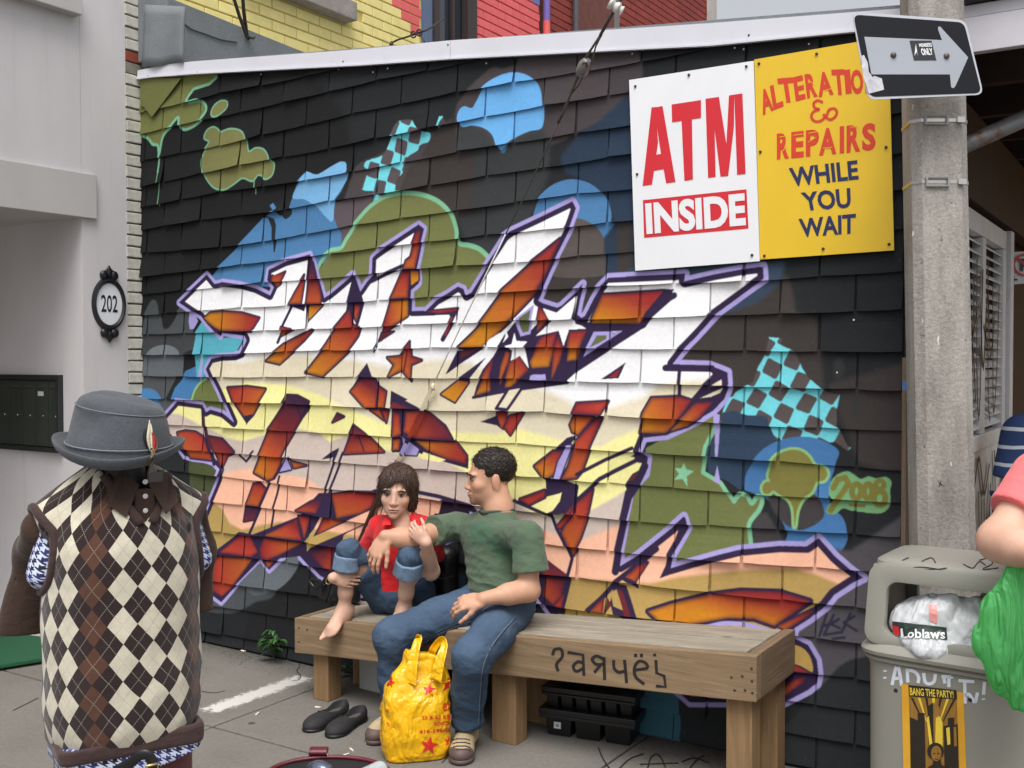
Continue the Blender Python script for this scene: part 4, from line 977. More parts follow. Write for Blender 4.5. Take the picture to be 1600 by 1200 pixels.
mb = MB(); mb.box((-5.05, .70, 3.90), (-4.90, 1.735, 4.03)); mb.build('window_sill', pm('sill_stone', rgb(150, 142, 136), .15, 14, .85, bump=.5, bscale=50), yh, bevel=.008)
ph = thing('brick_house', 'pink painted brick house wall between the dark window and violet pipe', 'house', (-5.2, 3.6, 0))
n2 = brickwall(ph, 3.34, 4.36, 3.6, 6.6, M_PM, lambda y, z: M_VB if z > 4.72 + (4.3 - y) * .5 else M_PB)
rh = thing('brick_house', 'dark red brick house wall with a sash window, farthest along the roof', 'house', (-5.2, 6.5, 0))
n3 = brickwall(rh, 4.44, 8.56, 3.8, 7.6, M_RM, lambda y, z: M_RB, skip=[(5.1, 5.95, 4.2, 6.2)])
print('bricks', n1, n2, n3)
# window between yellow and pink
M_WF = pm('dark_window_frame', rgb(58, 46, 44), .15, 8, .5); M_GL = pm('window_glass', rgb(52, 58, 66), .2, 2, .08, spec=.8); M_CUR = pm('blue_grey_curtain', rgb(96, 112, 138), .2, 20, .8, stretch=(1, 12, .6))
mb = MB(); mb.box((-5.3, 2.602, 3.4), (-5.02, 2.76, 7)); mb.build('side_cladding', M_CUR, ph)
mb = MB(); mb.box((-5.3, 2.762, 3.4), (-5.06, 3.338, 7)); w = mb.build('window', M_GL, ph)
mb = MB(); mb.box((-5.05, 2.762, 3.4), (-5.0, 2.83, 7)); mb.box((-5.05, 3.20, 3.4), (-4.99, 3.336, 7)); mb.box((-5.05, 3.03, 3.4), (-5.02, 3.06, 7)); mb.build('frame', M_WF, w)
mb = MB(); mb.box((-5.3, 5.1, 4.2), (-5.1, 5.95, 6.2)); w = mb.build('window', pm('pale_glass', rgb(150, 164, 178), .15, 2, .1, spec=.8), rh)
mb = MB(); mb.box((-5.1, 5.10, 4.2), (-5.04, 5.2, 6.2)); mb.box((-5.1, 5.84, 4.2), (-5.0, 5.95, 6.2)); mb.box((-5.1, 5.5, 4.2), (-5.05, 5.58, 6.2)); mb.build('frame', pm('grey_frame', rgb(120, 112, 108), .1, 8, .5), w)
M_VP = pm('violet_pipe', rgb(112, 96, 170), .06, 5, .5)
mb = MB(); mb.tube([(-4.955, 4.40, 3.4), (-4.955, 4.40, 7.0)], .032, 12); o = mb.build('drain_pipe', M_VP, rh, smooth=False); smooth_by_angle(o)
mb = MB(); mb.tube([(-4.955, 4.40, 3.4), (-4.955, 4.40, 4.62)], .0335, 12); o = mb.build('pipe_paint', pm('pink_pipe', rgb(222, 96, 90), .05, 5, .5), rh); smooth_by_angle(o)
mb = MB(); mb.tube([(-4.95, 4.93, 3.4), (-4.95, 4.93, 7.0)], .03, 10); o = mb.build('drain_pipe', pm('grey_pipe', rgb(78, 76, 80), .1, 5, .5), rh); smooth_by_angle(o)
mb = MB(); mb.box((-5.3, 8.30, 5.55), (-4.985, 8.58, 7.6)); mb.build('corner_render', pm('pale_render', rgb(188, 182, 176), .12, 6, .9), rh)
# iron strut and turnbuckle on the wall behind
M_IRON = pm('rusty_iron', rgb(66, 58, 54), .25, 20, .7, bump=.3)
st = thing('iron_strut', 'rusty iron bracket of two bars bolted to the yellow brick wall', 'bracket', onx(386, 58, -4.95))
mb = MB()
mb.tube([onx(360, -20, -4.7), onx(374, 25, -4.86), onx(385, 56, -4.96), onx(389, 60, -4.97)], .011, 8); mb.tube([onx(378, -20, -4.7), onx(381, 20, -4.86), onx(386, 55, -4.955)], .011, 8)
mb.tube([onx(384, 56, -4.95), onx(396, 60, -4.95), onx(398, 57, -4.95)], .008, 8); mb.build('bars', M_IRON, st, smooth=True)
tb = thing('cable_turnbuckle', 'dark steel cable and turnbuckle above the white fascia', 'cable', ony(640, 55, .1))
mb = MB(); mb.tube(spline([ony(612, 67, .1), ony(622, 62, .1), ony(635, 58, .1), ony(652, 52, .1), ony(668, 46, .1), ony(684, 36, .3), ony(694, 28, .4)], 5), .005, 6)
for x, y in ((646, 54), (655, 51)): mb.tube([ony(x + 4 * math.cos(a), y + 5 * math.sin(a), .09) for a in [k * .63 for k in range(11)]], .004, 6)
mb.tube([ony(655, 52, .1), ony(664, 66, .05)], .003, 6); mb.tube([ony(612, 67, .1), ony(611, 70, .06)], .009, 8); mb.build('cable', pm('dark_cable', rgb(42, 38, 38), .15, 20, .6), tb, smooth=True)
# ================================================================= signs on the wall
from mathutils.bvhtree import BVHTree
M_SW = pm('sign_white', rgb(236, 237, 240), .02, 3, .35, dirt=(.25, rgb(205, 208, 212))); M_SR = pm('sign_red', rgb(212, 40, 52), .04, 5, .4); M_SY = pm('sign_yellow', rgb(232, 192, 44), .04, 4, .38, bump=.06, bscale=5, bdist=.01, dirt=(.3, rgb(214, 172, 40)))
M_SRO = pm('sign_orange_red', rgb(214, 62, 34), .08, 30, .45); M_SN = pm('sign_navy', rgb(34, 42, 84), .06, 20, .4); M_SCR = pm('screw', rgb(40, 38, 40), .1, 10, .5)
YS = -0.034
def sign_board(name, q, mat, label, cat):
    Q = [ony(x, y, YS) for x, y in q]     # bl, br, tr, tl
    root = thing(name, label, cat, (Q[0] + Q[1]) / 2)
    mb = MB(); n = 8; vs = []
    for side in (0, 1):
        for j in range(n + 1):
            for i in range(n + 1):
                s, t = i / n, j / n
                p = Q[0] * (1 - s) * (1 - t) + Q[1] * s * (1 - t) + Q[2] * s * t + Q[3] * (1 - s) * t
                p = p + np.array([0, -.0005 * math.sin(3.0 * s + 5 * t) * s * (1 - s) * 2 + (.004 if side else 0), 0]); vs.append(p)
    N = (n + 1) ** 2; fs = []
    for j in range(n):
        for i in range(n):
            p = j * (n + 1) + i; fs += [(p, p + 1, p + n + 2, p + n + 1), (N + p, N + p + n + 1, N + p + n + 2, N + p + 1)]
    per = list(range(n + 1)) + [(n + 1) * (j + 1) - 1 for j in range(1, n + 1)] + [N - 1 - i for i in range(1, n + 1)] + [(n + 1) * j for j in range(n - 1, 0, -1)]
    fs += [(b2, a2, N + a2, N + b2) for a2, b2 in zip(per, per[1:] + per[:1])]
    mb.add(vs, fs); o = mb.build('board', mat, root, smooth=False); smooth_by_angle(o)
    return root, o
def bvh_of(o):
    me = o.data; off = np.array(o.matrix_world.translation) if o.parent is None else np.array(rootloc(o.parent)) + np.array(o.location)
    return BVHTree.FromPolygons([Vector(np.array(v.co) + off) for v in me.vertices], [tuple(p.vertices) for p in me.polygons])
def cast(bv, px, py, lift=.0012):
    d = Vector(ray(px, py)).normalized(); h = bv.ray_cast(Vector(CAM), d)
    if h[0] is None:
        h2 = bv.find_nearest(Vector(CAM) + d * 3.0); return None
    n = h[1] if h[1].dot(d) < 0 else -h[1]
    return np.array(h[0] + n * lift)
def print_on(bv, vpx, f, name, mat, parent, lift=.0012):
    """lay a flat print (2-d shapes given in photograph pixels) onto a built surface"""
    P3 = [cast(bv, x, y, lift) for x, y in vpx]; ok = [p is not None for p in P3]
    P3 = [p if p is not None else np.zeros(3) for p in P3]
    fs = [q for q in f if all(ok[i] for i in q)]
    if not fs: return None
    mb = MB(); mb.add(P3, fs); return mb.build(name, mat, parent, fix=False)
def q2(v, q):
    q = [np.array(a, float) for a in q]; s, t = v[:, 0:1], v[:, 1:2]
    return q[0] * (1 - s) * (1 - t) + q[1] * s * (1 - t) + q[2] * s * t + q[3] * (1 - s) * t
def text_on(bv, body, q, name, mat, parent, bold=.03, lift=.0012, res=3, shear=0, spacing=1.0):
    v, f = text_mesh(body, bold, 0, res, shear, spacing); return print_on(bv, q2(v, q), f, name, mat, parent, lift)
def stroke_px(pts, w):
    pts = [np.array(p, float) for p in pts]; vs = []
    for i, p in enumerate(pts):
        d = pts[min(i + 1, len(pts) - 1)] - pts[max(i - 1, 0)]; d /= np.linalg.norm(d) + 1e-9; q = np.array([-d[1], d[0]]); vs += [p + q * w / 2, p - q * w / 2]
    return vs, [(2 * i, 2 * i + 1, 2 * i + 3, 2 * i + 2) for i in range(len(pts) - 1)]
def strokes_on(bv, strokes, w, name, mat, parent, lift=.0012):
    V, Fc = [], []
    for s in strokes:
        v, f = stroke_px(s, w); b0 = len(V); V += v; Fc += [tuple(i + b0 for i in q) for q in f]
    return print_on(bv, V, Fc, name, mat, parent, lift)
def zc(ox, oy, k, pts): return [(ox + x / k, oy + y / k) for x, y in pts]
def screws(root, pts, Y=YS - .002):
    for x, y in pts:
        p = ony(x, y, Y); mb = MB(); mb.lathe([(.0055, 0), (.005, .003), (.002, .004)], p, 10, (0, -1, 0)); mb.build('screw', M_SCR, root)
atm, bo = sign_board('atm_sign', [(992.5, 423), (1187, 408), (1177.5, 95), (983, 125)], M_SW, 'white ATM INSIDE sign with red letters screwed to the shingles', 'sign')
bv = bvh_of(bo); Z6 = lambda pts: zc(960, 50, 3.158, pts)
def poly_on(bv, polys, name, mat, parent, lift=.0012):
    V, Fc = [], []
    for p in polys: b0 = len(V); V += list(p); Fc.append(tuple(range(b0, b0 + len(p))))
    return print_on(bv, V, Fc, name, mat, parent, lift)
# big letters, drawn as convex pieces
A1 = [Z6([(140,760),(186,753),(216,545),(210,470),(215,370),(184,372)]), Z6([(215,370),(238,365),(302,740),(256,747),(240,660),(210,470)]), Z6([(193,686),(246,676),(240,600),(205,606)])]
T1 = [Z6([(283,358),(428,336),(428,424),(383,431),(388,728),(346,735),(332,438),(285,446)])]
M1_ = [Z6([(450,330),(492,324),(500,715),(463,720)]), Z6([(492,324),(516,320),(553,552),(562,710),(524,714),(494,470)]), Z6([(566,313),(592,309),(590,470),(562,710),(548,712),(553,552)]), Z6([(592,309),(632,303),(648,700),(606,705)])]
T2 = [Z6([(283,358),(428,336),(428,424),(285,446)]), Z6([(332,438),(383,431),(388,728),(346,735)])]
poly_on(bv, A1 + T2 + M1_, 'lettering', M_SR, atm)
poly_on(bv, [Z6([(141,830),(652,776),(662,970),(147,1016)])], 'lettering_panel', M_SR, atm, .0008)
text_on(bv, 'INSIDE', Z6([(160,1000),(650,955),(644,793),(152,845)]), 'lettering', M_SW, atm, .045, .0022, 4, 0, 1.0)
screws(atm, Z6([(103,268),(367,212),(651,170),(112,702),(679,1101)]))
alt, bo = sign_board('alterations_sign', [(1187.5, 405.5), (1397, 391), (1388.5, 57), (1178.5, 93)], M_SY, 'yellow sign reading alterations and repairs while you wait', 'sign')
bv = bvh_of(bo)
arc = []   # ALTERATIONS on an arc
for ch, x0, y0, x1, y1, h in (('A',733,412,787,385,118),('L',786,385,836,366,118),('T',846,352,874,345,122),('E',896,342,945,330,118),('R',952,328,1004,318,118),('A',1008,322,1082,308,118),('T',1106,312,1122,309,126),('I',1142,306,1172,302,118),('O',1172,310,1232,304,122),('N',1240,304,1300,299,118),('S',1306,301,1350,298,118)):
    if ch == 'T': x0 -= 24; x1 += 24
    dx, dy = x1 - x0, y1 - y0; n = math.hypot(dx, dy); ux, uy = dy / n, -dx / n
    lx_ = (-.17 + (x0 - 733) * .00022) * h; q = [(x0, y0), (x1, y1), (x1 + lx_, y1 - h), (x0 + lx_, y0 - h)]
    text_on(bv, ch, Z6(q), 'lettering', M_SRO, alt, .04)
strokes_on(bv, [Z6(spx([(1030,348),(1005,338),(984,352),(990,375),(1010,382),(985,392),(972,415),(985,438),(1015,440),(1045,415),(1060,385),(1085,378),(1098,395),(1090,418),(1062,432),(1030,405)]))], 4.2, 'lettering', M_SRO, alt)
for ch, x0, x1 in (('R',802,862),('E',873,935),('P',945,1010),('A',1010,1096),('I',1112,1134),('R',1146,1214),('S',1222,1290)):
    yb = lambda x: 630 - (x - 802) * .098; yt = lambda x: 502 - (x - 802) * .115
    text_on(bv, ch, Z6([(x0, yb(x0)), (x1, yb(x1)), (x1, yt(x1)), (x0, yt(x0))]), 'lettering', M_SRO, alt, .04)
# brush-cut yellow highlights in the orange letters
strokes_on(bv, [Z6(p) for p in ([(815,520),(850,512)],[(885,510),(928,504)],[(958,500),(1000,492)],[(1165,472),(1205,464)],[(955,545),(995,520)],[(828,590),(856,560)],[(1030,575),(1075,568)],[(905,268),(930,262)],[(968,245),(990,262)],[(1040,288),(1072,280)])], 1.1, 'highlight', M_SY, alt, .002)
text_on(bv, 'WHILE', Z6([(874, 764), (1206, 728), (1199, 632), (860, 672)]), 'lettering', M_SN, alt, .03)
text_on(bv, 'YOU', Z6([(938, 884), (1168, 868), (1164, 768), (918, 792)]), 'lettering', M_SN, alt, .03)
text_on(bv, 'WAIT', Z6([(920, 1014), (1190, 994), (1192, 896), (908, 922)]), 'lettering', M_SN, alt, .03)
screws(alt, Z6([(713,156),(998,108),(720,591),(1340,569),(740,1104),(1030,1070),(1355,1047)]))
# ================================================================= wall end: downpipe, timber strip, strap
M_DP = pm('downpipe_green_grey', rgb(76, 88, 88), .12, 6, .45, metal=.3, dirt=(.4, rgb(60, 60, 58)))
dp = thing('drain_pipe', 'grey green ribbed downpipe beside the end of the shingled wall', 'pipe', onz(1424, 1190))
XD = -.80
pp = [(XD + .02, -.06, 0.0), (XD + .015, -.06, 2.08)]
def fluted(mb, p0, p1, r, n=36, depth=.12):
    p0, p1 = np.array(p0), np.array(p1); vs = []
    for p in (p0, p1):
        for k in range(n):
            a = 2 * math.pi * k / n; rr = r * (1 - depth * (k % 3 == 0)); vs.append(p + np.array([math.cos(a), math.sin(a), 0]) * rr)
    mb.add(vs, [(k, (k + 1) % n, n + (k + 1) % n, n + k) for k in range(n)])
mb = MB(); fluted(mb, pp[0], pp[1], .036); mb.build('pipe', M_DP, dp)
mb = MB(); el = spline([(XD + .015, -.06, 2.06), (XD + .018, -.06, 2.14), (XD + .05, -.055, 2.20), (XD + .09, -.05, 2.215)], 7)
mb.tube(el, [.036 * (1.08 if i % 2 else .97) for i in range(len(el))], 16); o = mb.build('elbow', M_DP, dp); smooth_by_angle(o, 50)
mb = MB(); mb.box((XD - .035, -.106, 1.436), (XD + .07, -.012, 1.466)); mb.build('strap', pm('blue_strap', rgb(52, 110, 170), .1, 9, .6), dp)
tsr = MB(); tsr.hexa([(-.853, -.03, .0), (-.838, -.03, .0), (-.838, .1, .0), (-.853, .1, .0), (-.853, -.03, 1.55), (-.838, -.03, 1.55), (-.838, .1, 1.55), (-.853, .1, 1.55)])
M_OLDW = pm('old_timber', rgb(120, 102, 84), .3, 6, .85, bump=.4, stretch=(8, 8, .6)); tsr.build('corner_strip', M_OLDW, wall)
# shop front behind: louvred shutters, post, canopy, yellow wall
M_LOU = pm('shutter_white_paint', rgb(214, 214, 216), .1, 5, .6, dirt=(.5, rgb(120, 118, 116))); M_DK = pm('dark_brown_timber', rgb(58, 42, 36), .3, 4, .8, stretch=(1, 6, 1), bump=.3)
sf = thing('louvred_shutters', 'grey white louvred shutters with black graffiti behind the concrete pole', 'shutters', (-.8, 1.4, .55))
mb = MB()
def fr(y0, y1, z0, z1): mb.box((-.84, y0, z0), (-.79, y1, z1))
fr(.62, 2.0, 2.10, 2.19); fr(.62, .70, .45, 2.098); fr(1.90, 2.0, .45, 2.098); fr(1.28, 1.36, 1.202, 2.098); fr(.702, 1.898, 1.13, 1.20); mb.build('frame', M_LOU, sf, bevel=.004)
for (ya, yb) in ((.702, 1.278), (1.362, 1.898)):
    for k in range(19):
        z = 1.225 + k * .0462; q = MB(); q.hexa([(-.835, ya, z + .03), (-.797, ya, z), (-.797, yb, z), (-.835, yb, z + .03), (-.835, ya, z + .036), (-.797, ya, z + .006), (-.797, yb, z + .006), (-.835, yb, z + .036)]); q.build('slat', M_LOU, sf)
for k in range(8):
    y0 = .702 + k * .1495; q = MB(); q.box((-.832, y0 + .003, .45), (-.798, y0 + .1465, 1.128)); q.build('panel_board', M_LOU, sf, bevel=.004)
q = MB(); q.box((-.90, .62, .0), (-.842, 2.0, 2.1)); q.build('backing', M_DK, sf)
M_TAG = pm('black_spray', rgb(30, 28, 34), .1, 20, .6)
def tagstroke(mb, pts, w): mb.ribbon([(-.7885 if True else 0, y, z) for y, z in spline(pts, 5)], w, (1, 0, 0))
mb = MB()
for p in ([(.75,1.95),(.80,1.2),(.85,.9)],[(.85,2.0),(.92,1.5),(.98,1.25),(1.02,1.9)],[(1.1,2.0),(1.12,1.5),(1.2,1.3),(1.26,1.95)],[(1.4,2.0),(1.44,1.4),(1.5,1.25)],[(1.55,1.9),(1.6,1.3),(1.7,1.5),(1.75,1.9)],[(.75,1.0),(.85,.98),(.95,1.08),(1.05,.95),(1.2,1.1),(1.35,.92),(1.5,1.05)],[(.8,.8),(.9,.72),(1.0,.8)],[(1.1,.9),(1.12,.6)],[(1.35,.9),(1.4,.6),(1.55,.95)],[(1.65,1.1),(1.72,.7)],[(.9,1.75),(1.0,1.65),(1.1,1.75)],[(.72,1.6),(.8,1.75),(.9,1.45),(1.0,1.6),(1.1,1.35)],[(1.2,1.8),(1.3,1.5),(1.4,1.85),(1.5,1.55),(1.6,1.75)],[(.9,.95),(.95,.6),(1.02,.9)],[(1.2,.95),(1.26,.55)],[(1.5,.85),(1.6,.6),(1.7,.9)],[(.78,1.3),(.8,.7)],[(1.0,1.45),(1.04,1.2)],[(1.3,1.7),(1.4,1.6)]): tagstroke(mb, p, .028)
mb.build('graffiti_tag', M_TAG, sf, fix=False)['kind'] = 'stuff'
sb = thing('shop_front', 'dark timber shop front and canopy at the end of the mural wall', 'shop front', (-.9, 1.5, 0))
mb = MB(); mb.box((-1.3, .105, 0), (-.905, 6.5, 2.6)); mb.build('wall', M_DK, sb)
mb = MB(); mb.box((-.86, .11, 2.22), (-.78, 6.5, 2.60)); mb.build('beam', M_DK, sb)
M_CF = pm('canopy_fascia', rgb(206, 204, 212), .04, 3, .5, dirt=(.3, rgb(160, 158, 160)))
mb = MB(); mb.box((-.835, .13, 2.63), (.5, .17, 2.755)); mb.box((-.835, .135, 2.757), (.5, .175, 2.80)); mb.build('canopy_fascia', M_CF, sb, bevel=.003)
mb = MB(); mb.box((-.9, .18, 2.72), (.5, 7.0, 2.80)); mb.build('canopy_deck', M_DK, sb)
for k in range(11):
    mb = MB(); y = .5 + k * .58; mb.box((-.9, y, 2.60), (.5, y + .045, 2.718)); mb.build('rafter', M_DK, sb)
mb = MB(); mb.box((-.905, 2.02, 0), (-.77, 2.12, 2.2)); mb.build('post', M_LOU, sb, bevel=.004)
lx = thing('light_box_sign', 'white illuminated style sign box standing on the canopy edge', 'sign', dep(1560, 5, 3.75))
c0 = onz(1503, 20, 2.883); 
mb = MB(); mb.box((-.695, .10, 2.803), (.6, .30, 3.3)); mb.build('case', pm('sign_case_dark', rgb(40, 36, 40), .1, 8, .5), lx, bevel=.02)
mb = MB(); mb.box((-.675, .09, 2.818), (.58, .0995, 3.28)); mb.build('face', pm('sign_face_white', rgb(232, 233, 242), .02, 3, .25), lx, bevel=.003)
gp = thing('steel_pipe', 'rusty galvanised steel pipe slanting up under the dark canopy', 'pipe', dep(1500, 228, 3.95))
mb = MB(); a, b2 = dep(1478, 240, 4.0), dep(1640, 168, 4.0); mb.tube([a, a + (b2 - a) * .4, b2, b2 + (b2 - a) * 1.5], .032, 16)
t = NT('galvanised'); f = t.noise(t.coord(), 9, 5, .6); pos = t.coord('Generated'); t.base(t.mix(t.ramp(f, [(.48, 0.0), (.62, .9)]), rgb(150, 152, 154), rgb(128, 84, 56))); t.set(Metallic=.5, Roughness=.5)
mb.build('pipe', t.m, gp, smooth=True)
yw = MB(); yw.box((-1.3, 7.02, 0), (5, 7.3, 2.6)); o = yw.build('yellow_wall', pm('yellow_render', rgb(216, 160, 34), .1, 2, .7)); tag(o, 'deep yellow wall far behind the louvred shutters', 'wall')
# no parking sign
npg = thing('no_parking_sign', 'white no parking sign with red ring on the post at the right edge', 'sign', dep(1600, 420, 6.1))
def SP(x, y, d=6.1): return dep(x, y, d)
q = [SP(1576, 445), SP(1626, 441), SP(1626, 391), SP(1576, 394)]
mb = MB(); mb.prism(q, -FW * -.01); mb.build('plate', pm('np_white', rgb(226, 226, 228), .02, 4, .4), npg, bevel=.002)
cc = SP(1600.5, 414, 6.09); mb = MB(); vs = []; n = 32
for rr in (17.5, 14.2):
    for k in range(n): vs.append(cc + (RT * math.cos(2 * math.pi * k / n) + UP * math.sin(2 * math.pi * k / n)) * rr * 6.09 / FPX)
mb.add(vs, [(k, (k + 1) % n, n + (k + 1) % n, n + k) for k in range(n)])
d1 = (RT * .707 - UP * .707); d2 = (RT * .707 + UP * .707); w_ = 1.7 * 6.09 / FPX; R_ = 15 * 6.09 / FPX
c2_ = cc - FW * .002
mb.add([c2_ - d1 * R_ - d2 * w_, c2_ + d1 * R_ - d2 * w_, c2_ + d1 * R_ + d2 * w_, c2_ - d1 * R_ + d2 * w_], [(0, 1, 2, 3)]); mb.build('red_ring', M_SR, npg, fix=False)
v, f = text_mesh('P', .04); mb = MB(); mb.add(quad_map(v, [SP(1594.5, 424, 6.091), SP(1606.5, 424, 6.091), SP(1606.5, 404, 6.091), SP(1594.5, 404, 6.091)]), f)
mb.add([SP(1579, 437, 6.09), SP(1585, 431, 6.09), SP(1585, 443, 6.09)], [(0, 1, 2)]); mb.add([SP(1585, 435.5, 6.09), SP(1590, 435.5, 6.09), SP(1590, 438.5, 6.09), SP(1585, 438.5, 6.09)], [(0, 1, 2, 3)]); mb.build('symbol', M_BLK, npg, fix=False)['kind'] = 'stuff'
pb = onz(1600, 900, 0); base = SP(1612, 440, 6.13); mb = MB(); mb.tube([(base[0], base[1], 0), (base[0], base[1], base[2] + .25)], .02, 10); mb.build('post', M_CHR, npg, smooth=True)
# ================================================================= concrete pole, straps, one-way sign
t = NT('pole_concrete'); pos = t.coord(); f = t.noise(t.mapping(pos, (3, 3, .6)), 3, 6, .65); g = t.noise(pos, 120, 3, .7); s = t.noise(pos, 70, 2, .5)
col = t.ramp(f, [(.28, rgb(112, 107, 103)), (.52, rgb(158, 154, 148)), (.75, rgb(180, 177, 171))]); col = t.mix(.3, col, t.ramp(g, [(.3, rgb(90, 84, 78)), (.7, rgb(200, 194, 184))]))
dk = t.noise(t.mapping(pos, (2, 2, .8), loc=(1, 4, 2)), 2.6, 5, .6); col = t.mix(t.ramp(dk, [(.5, 0.0), (.72, .55)]), col, rgb(92, 82, 76))
col = t.mix(t.ramp(s, [(.68, 0.0), (.74, .7)]), col, rgb(70, 64, 60)); wp = t.noise(t.mapping(pos, (30, 30, 14)), 1.6, 3, .6); col = t.mix(t.ramp(wp, [(.70, 0.0), (.73, .9)]), col, rgb(226, 224, 220))
t.base(col); t.set(Roughness=.9); t.bump(t.math('ADD', t.math('MULTIPLY', g, .5), t.math('MULTIPLY', s, -.8)), .5, .006); M_POLE = t.m
pl = thing('concrete_pole', 'grey concrete utility pole with chamfered corners right of the mural', 'pole', (-.68, -.17, 0))
pT, pB = dep(1455, 0, 3.55), dep(1472, 870, 3.55); dirp = (pT - pB) / (pT[2] - pB[2])
pb_, pt_ = pB + dirp * (0 - pB[2]), pB + dirp * (6 - pB[2]); hw = .0885; ch = .028
ex, ey = RT[:2] / np.hypot(*RT[:2]), FW[:2] / np.hypot(*FW[:2])
ang = math.radians(-8); ex, ey = ex * math.cos(ang) + ey * math.sin(ang), -ex * math.sin(ang) + ey * math.cos(ang)
prof = [(-hw, -hw + ch), (-hw + ch, -hw), (hw - ch, -hw), (hw, -hw + ch), (hw, hw - ch), (hw - ch, hw), (-hw + ch, hw), (-hw, hw - ch)]
mb = MB(); vs = []
for p, k in ((pb_, 1.06), (pt_, .93)):
    for a, b2 in prof: vs.append(np.array([p[0] + (ex[0] * a + ey[0] * b2) * k, p[1] + (ex[1] * a + ey[1] * b2) * k, p[2]]))
mb.add(vs, [(k, (k + 1) % 8, 8 + (k + 1) % 8, 8 + k) for k in range(8)] + [tuple(range(7, -1, -1)), tuple(range(8, 16))]); pole_o = mb.build('shaft', M_POLE, pl, bevel=.004)
M_STL = pm('stainless', rgb(190, 188, 184), .08, 8, .3, metal=.9)
for ypx, nm in ((197, 0), (291, 1)):
    c = pB + dirp * (dep(1458, ypx, 3.55)[2] - pB[2]); mb = MB(); k = 1.0
    vs = []
    for dz in (-.0055, .0055):
        for a, b2 in prof: a *= 1.03; b2 *= 1.03; vs.append(np.array([c[0] + (ex[0] * a + ey[0] * b2), c[1] + (ex[1] * a + ey[1] * b2), c[2] + dz + a * -.03]))
    mb.add(vs, [(j, (j + 1) % 8, 8 + (j + 1) % 8, 8 + j) for j in range(8)]); bnd = mb.build('steel_band', M_STL, pl)
    fc = np.array([c[0] - ey[0] * hw * 1.05, c[1] - ey[1] * hw * 1.05, c[2]]); E3 = np.array([ex[0], ex[1], -.03]); N3 = np.array([-ey[0], -ey[1], 0])
    mb = MB()
    for s0, s1, z0, z1 in ((-.052, .022, .012, .016), (-.052, .022, -.016, -.012), (-.052, -.046, -.0118, .0118), (.016, .022, -.0118, .0118)):
        mb.hexa([fc + E3 * s0 + [0, 0, z0], fc + E3 * s1 + [0, 0, z0], fc + E3 * s1 + [0, 0, z0] + N3 * .008, fc + E3 * s0 + [0, 0, z0] + N3 * .008, fc + E3 * s0 + [0, 0, z1], fc + E3 * s1 + [0, 0, z1], fc + E3 * s1 + [0, 0, z1] + N3 * .008, fc + E3 * s0 + [0, 0, z1] + N3 * .008])
    mb.build('sign_bracket', pm('bracket_grey', rgb(150, 150, 152), .1, 9, .45, metal=.4), pl)
    mb = MB(); p = fc + E3 * .062; mb.hexa([p + E3 * -.012 + [0, 0, -.009], p + E3 * .012 + [0, 0, -.009], p + E3 * .012 + [0, 0, -.009] + N3 * .008, p + E3 * -.012 + [0, 0, -.009] + N3 * .008, p + E3 * -.012 + [0, 0, .009], p + E3 * .012 + [0, 0, .009], p + E3 * .012 + [0, 0, .009] + N3 * .008, p + E3 * -.012 + [0, 0, .009] + N3 * .008]); mb.build('buckle', M_STL, bnd)
mb = MB(); xk = zc(1400, 540, 3.335, [(215,700),(228,712),(240,702),(234,716),(252,738),(232,728),(222,742),(225,718)]); mb.add([dep(x, y, 3.44) for x, y in xk], [tuple(range(8))]); mb.build('stencil_mark', pm('stencil_dark', rgb(58, 50, 46), .1, 20, .8), pl, fix=False)
# one-way sign
DS = 3.33
ow = thing('one_way_sign', 'black one way sign with grey arrow pointing right on the pole', 'sign', dep(1432, 90, DS))
def SG(x, y, d=DS): return dep(1320 + x / 5.714, y / 5.714, d + (x - 650) * .00004)
def rrect(c, r, n=6):  # rounded quad through pixel corners
    out = []; m = len(c)
    for i in range(m):
        p, a, b2 = np.array(c[i], float), np.array(c[i - 1], float), np.array(c[(i + 1) % m], float)
        u = (a - p) / np.linalg.norm(a - p); v = (b2 - p) / np.linalg.norm(b2 - p); s, e = p + u * r, p + v * r
        for k in range(n + 1): t_ = k / n; out.append(tuple((1 - t_) ** 2 * s + 2 * t_ * (1 - t_) * p + t_ * t_ * e))
    return out
outl = rrect([(60, 104), (1078, 178), (1240, 845), (208, 890)], 75)
mb = MB(); mb.prism([SG(x, y) for x, y in outl], FW * .003); M_ALU = pm('sign_silver', rgb(196, 198, 206), .05, 4, .35, metal=.15); pln = mb.build('plate', M_ALU, ow)
inn = rrect([(76, 130), (1064, 200), (1222, 830), (224, 866)], 62)
M_SBK = pm('sign_black', rgb(20, 21, 27), .12, 3, .35, spec=.3)
mb = MB(); mb.add([SG(x, y, DS - .0012) for x, y in inn], [tuple(range(len(inn)))]); mb.build('black_field', M_SBK, ow)
arrow = [(174, 328), (868, 358), (832, 262), (834, 240), (852, 236), (874, 262), (1102, 512), (988, 768), (970, 788), (950, 778), (938, 664), (238, 664)]
M_ARW = pm('arrow_silver', rgb(166, 171, 180), .06, 3, .32)
mb = MB()
mb.add([SG(x, y, DS - .0022) for x, y in arrow], [(0, 1, 10, 11), (1, 2, 3, 4, 5, 6), (1, 6, 10), (6, 7, 8, 9, 10)]); mb.build('arrow', M_ARW, ow)
mb = MB(); mb.add([SG(x, y, DS - .0032) for x, y in [(578, 362), (774, 362), (818, 538), (618, 540)]], [(0, 1, 2, 3)]); stk = mb.build('sticker', pm('sticker_dark', rgb(44, 46, 50), .05, 9, .5), ow)
v, f = text_mesh('MEMBERS', .03); mb = MB(); mb.add(quad_map(v, [SG(668, 420, DS - .0042), SG(780, 418, DS - .0042), SG(774, 382, DS - .0042), SG(660, 388, DS - .0042)]), f)
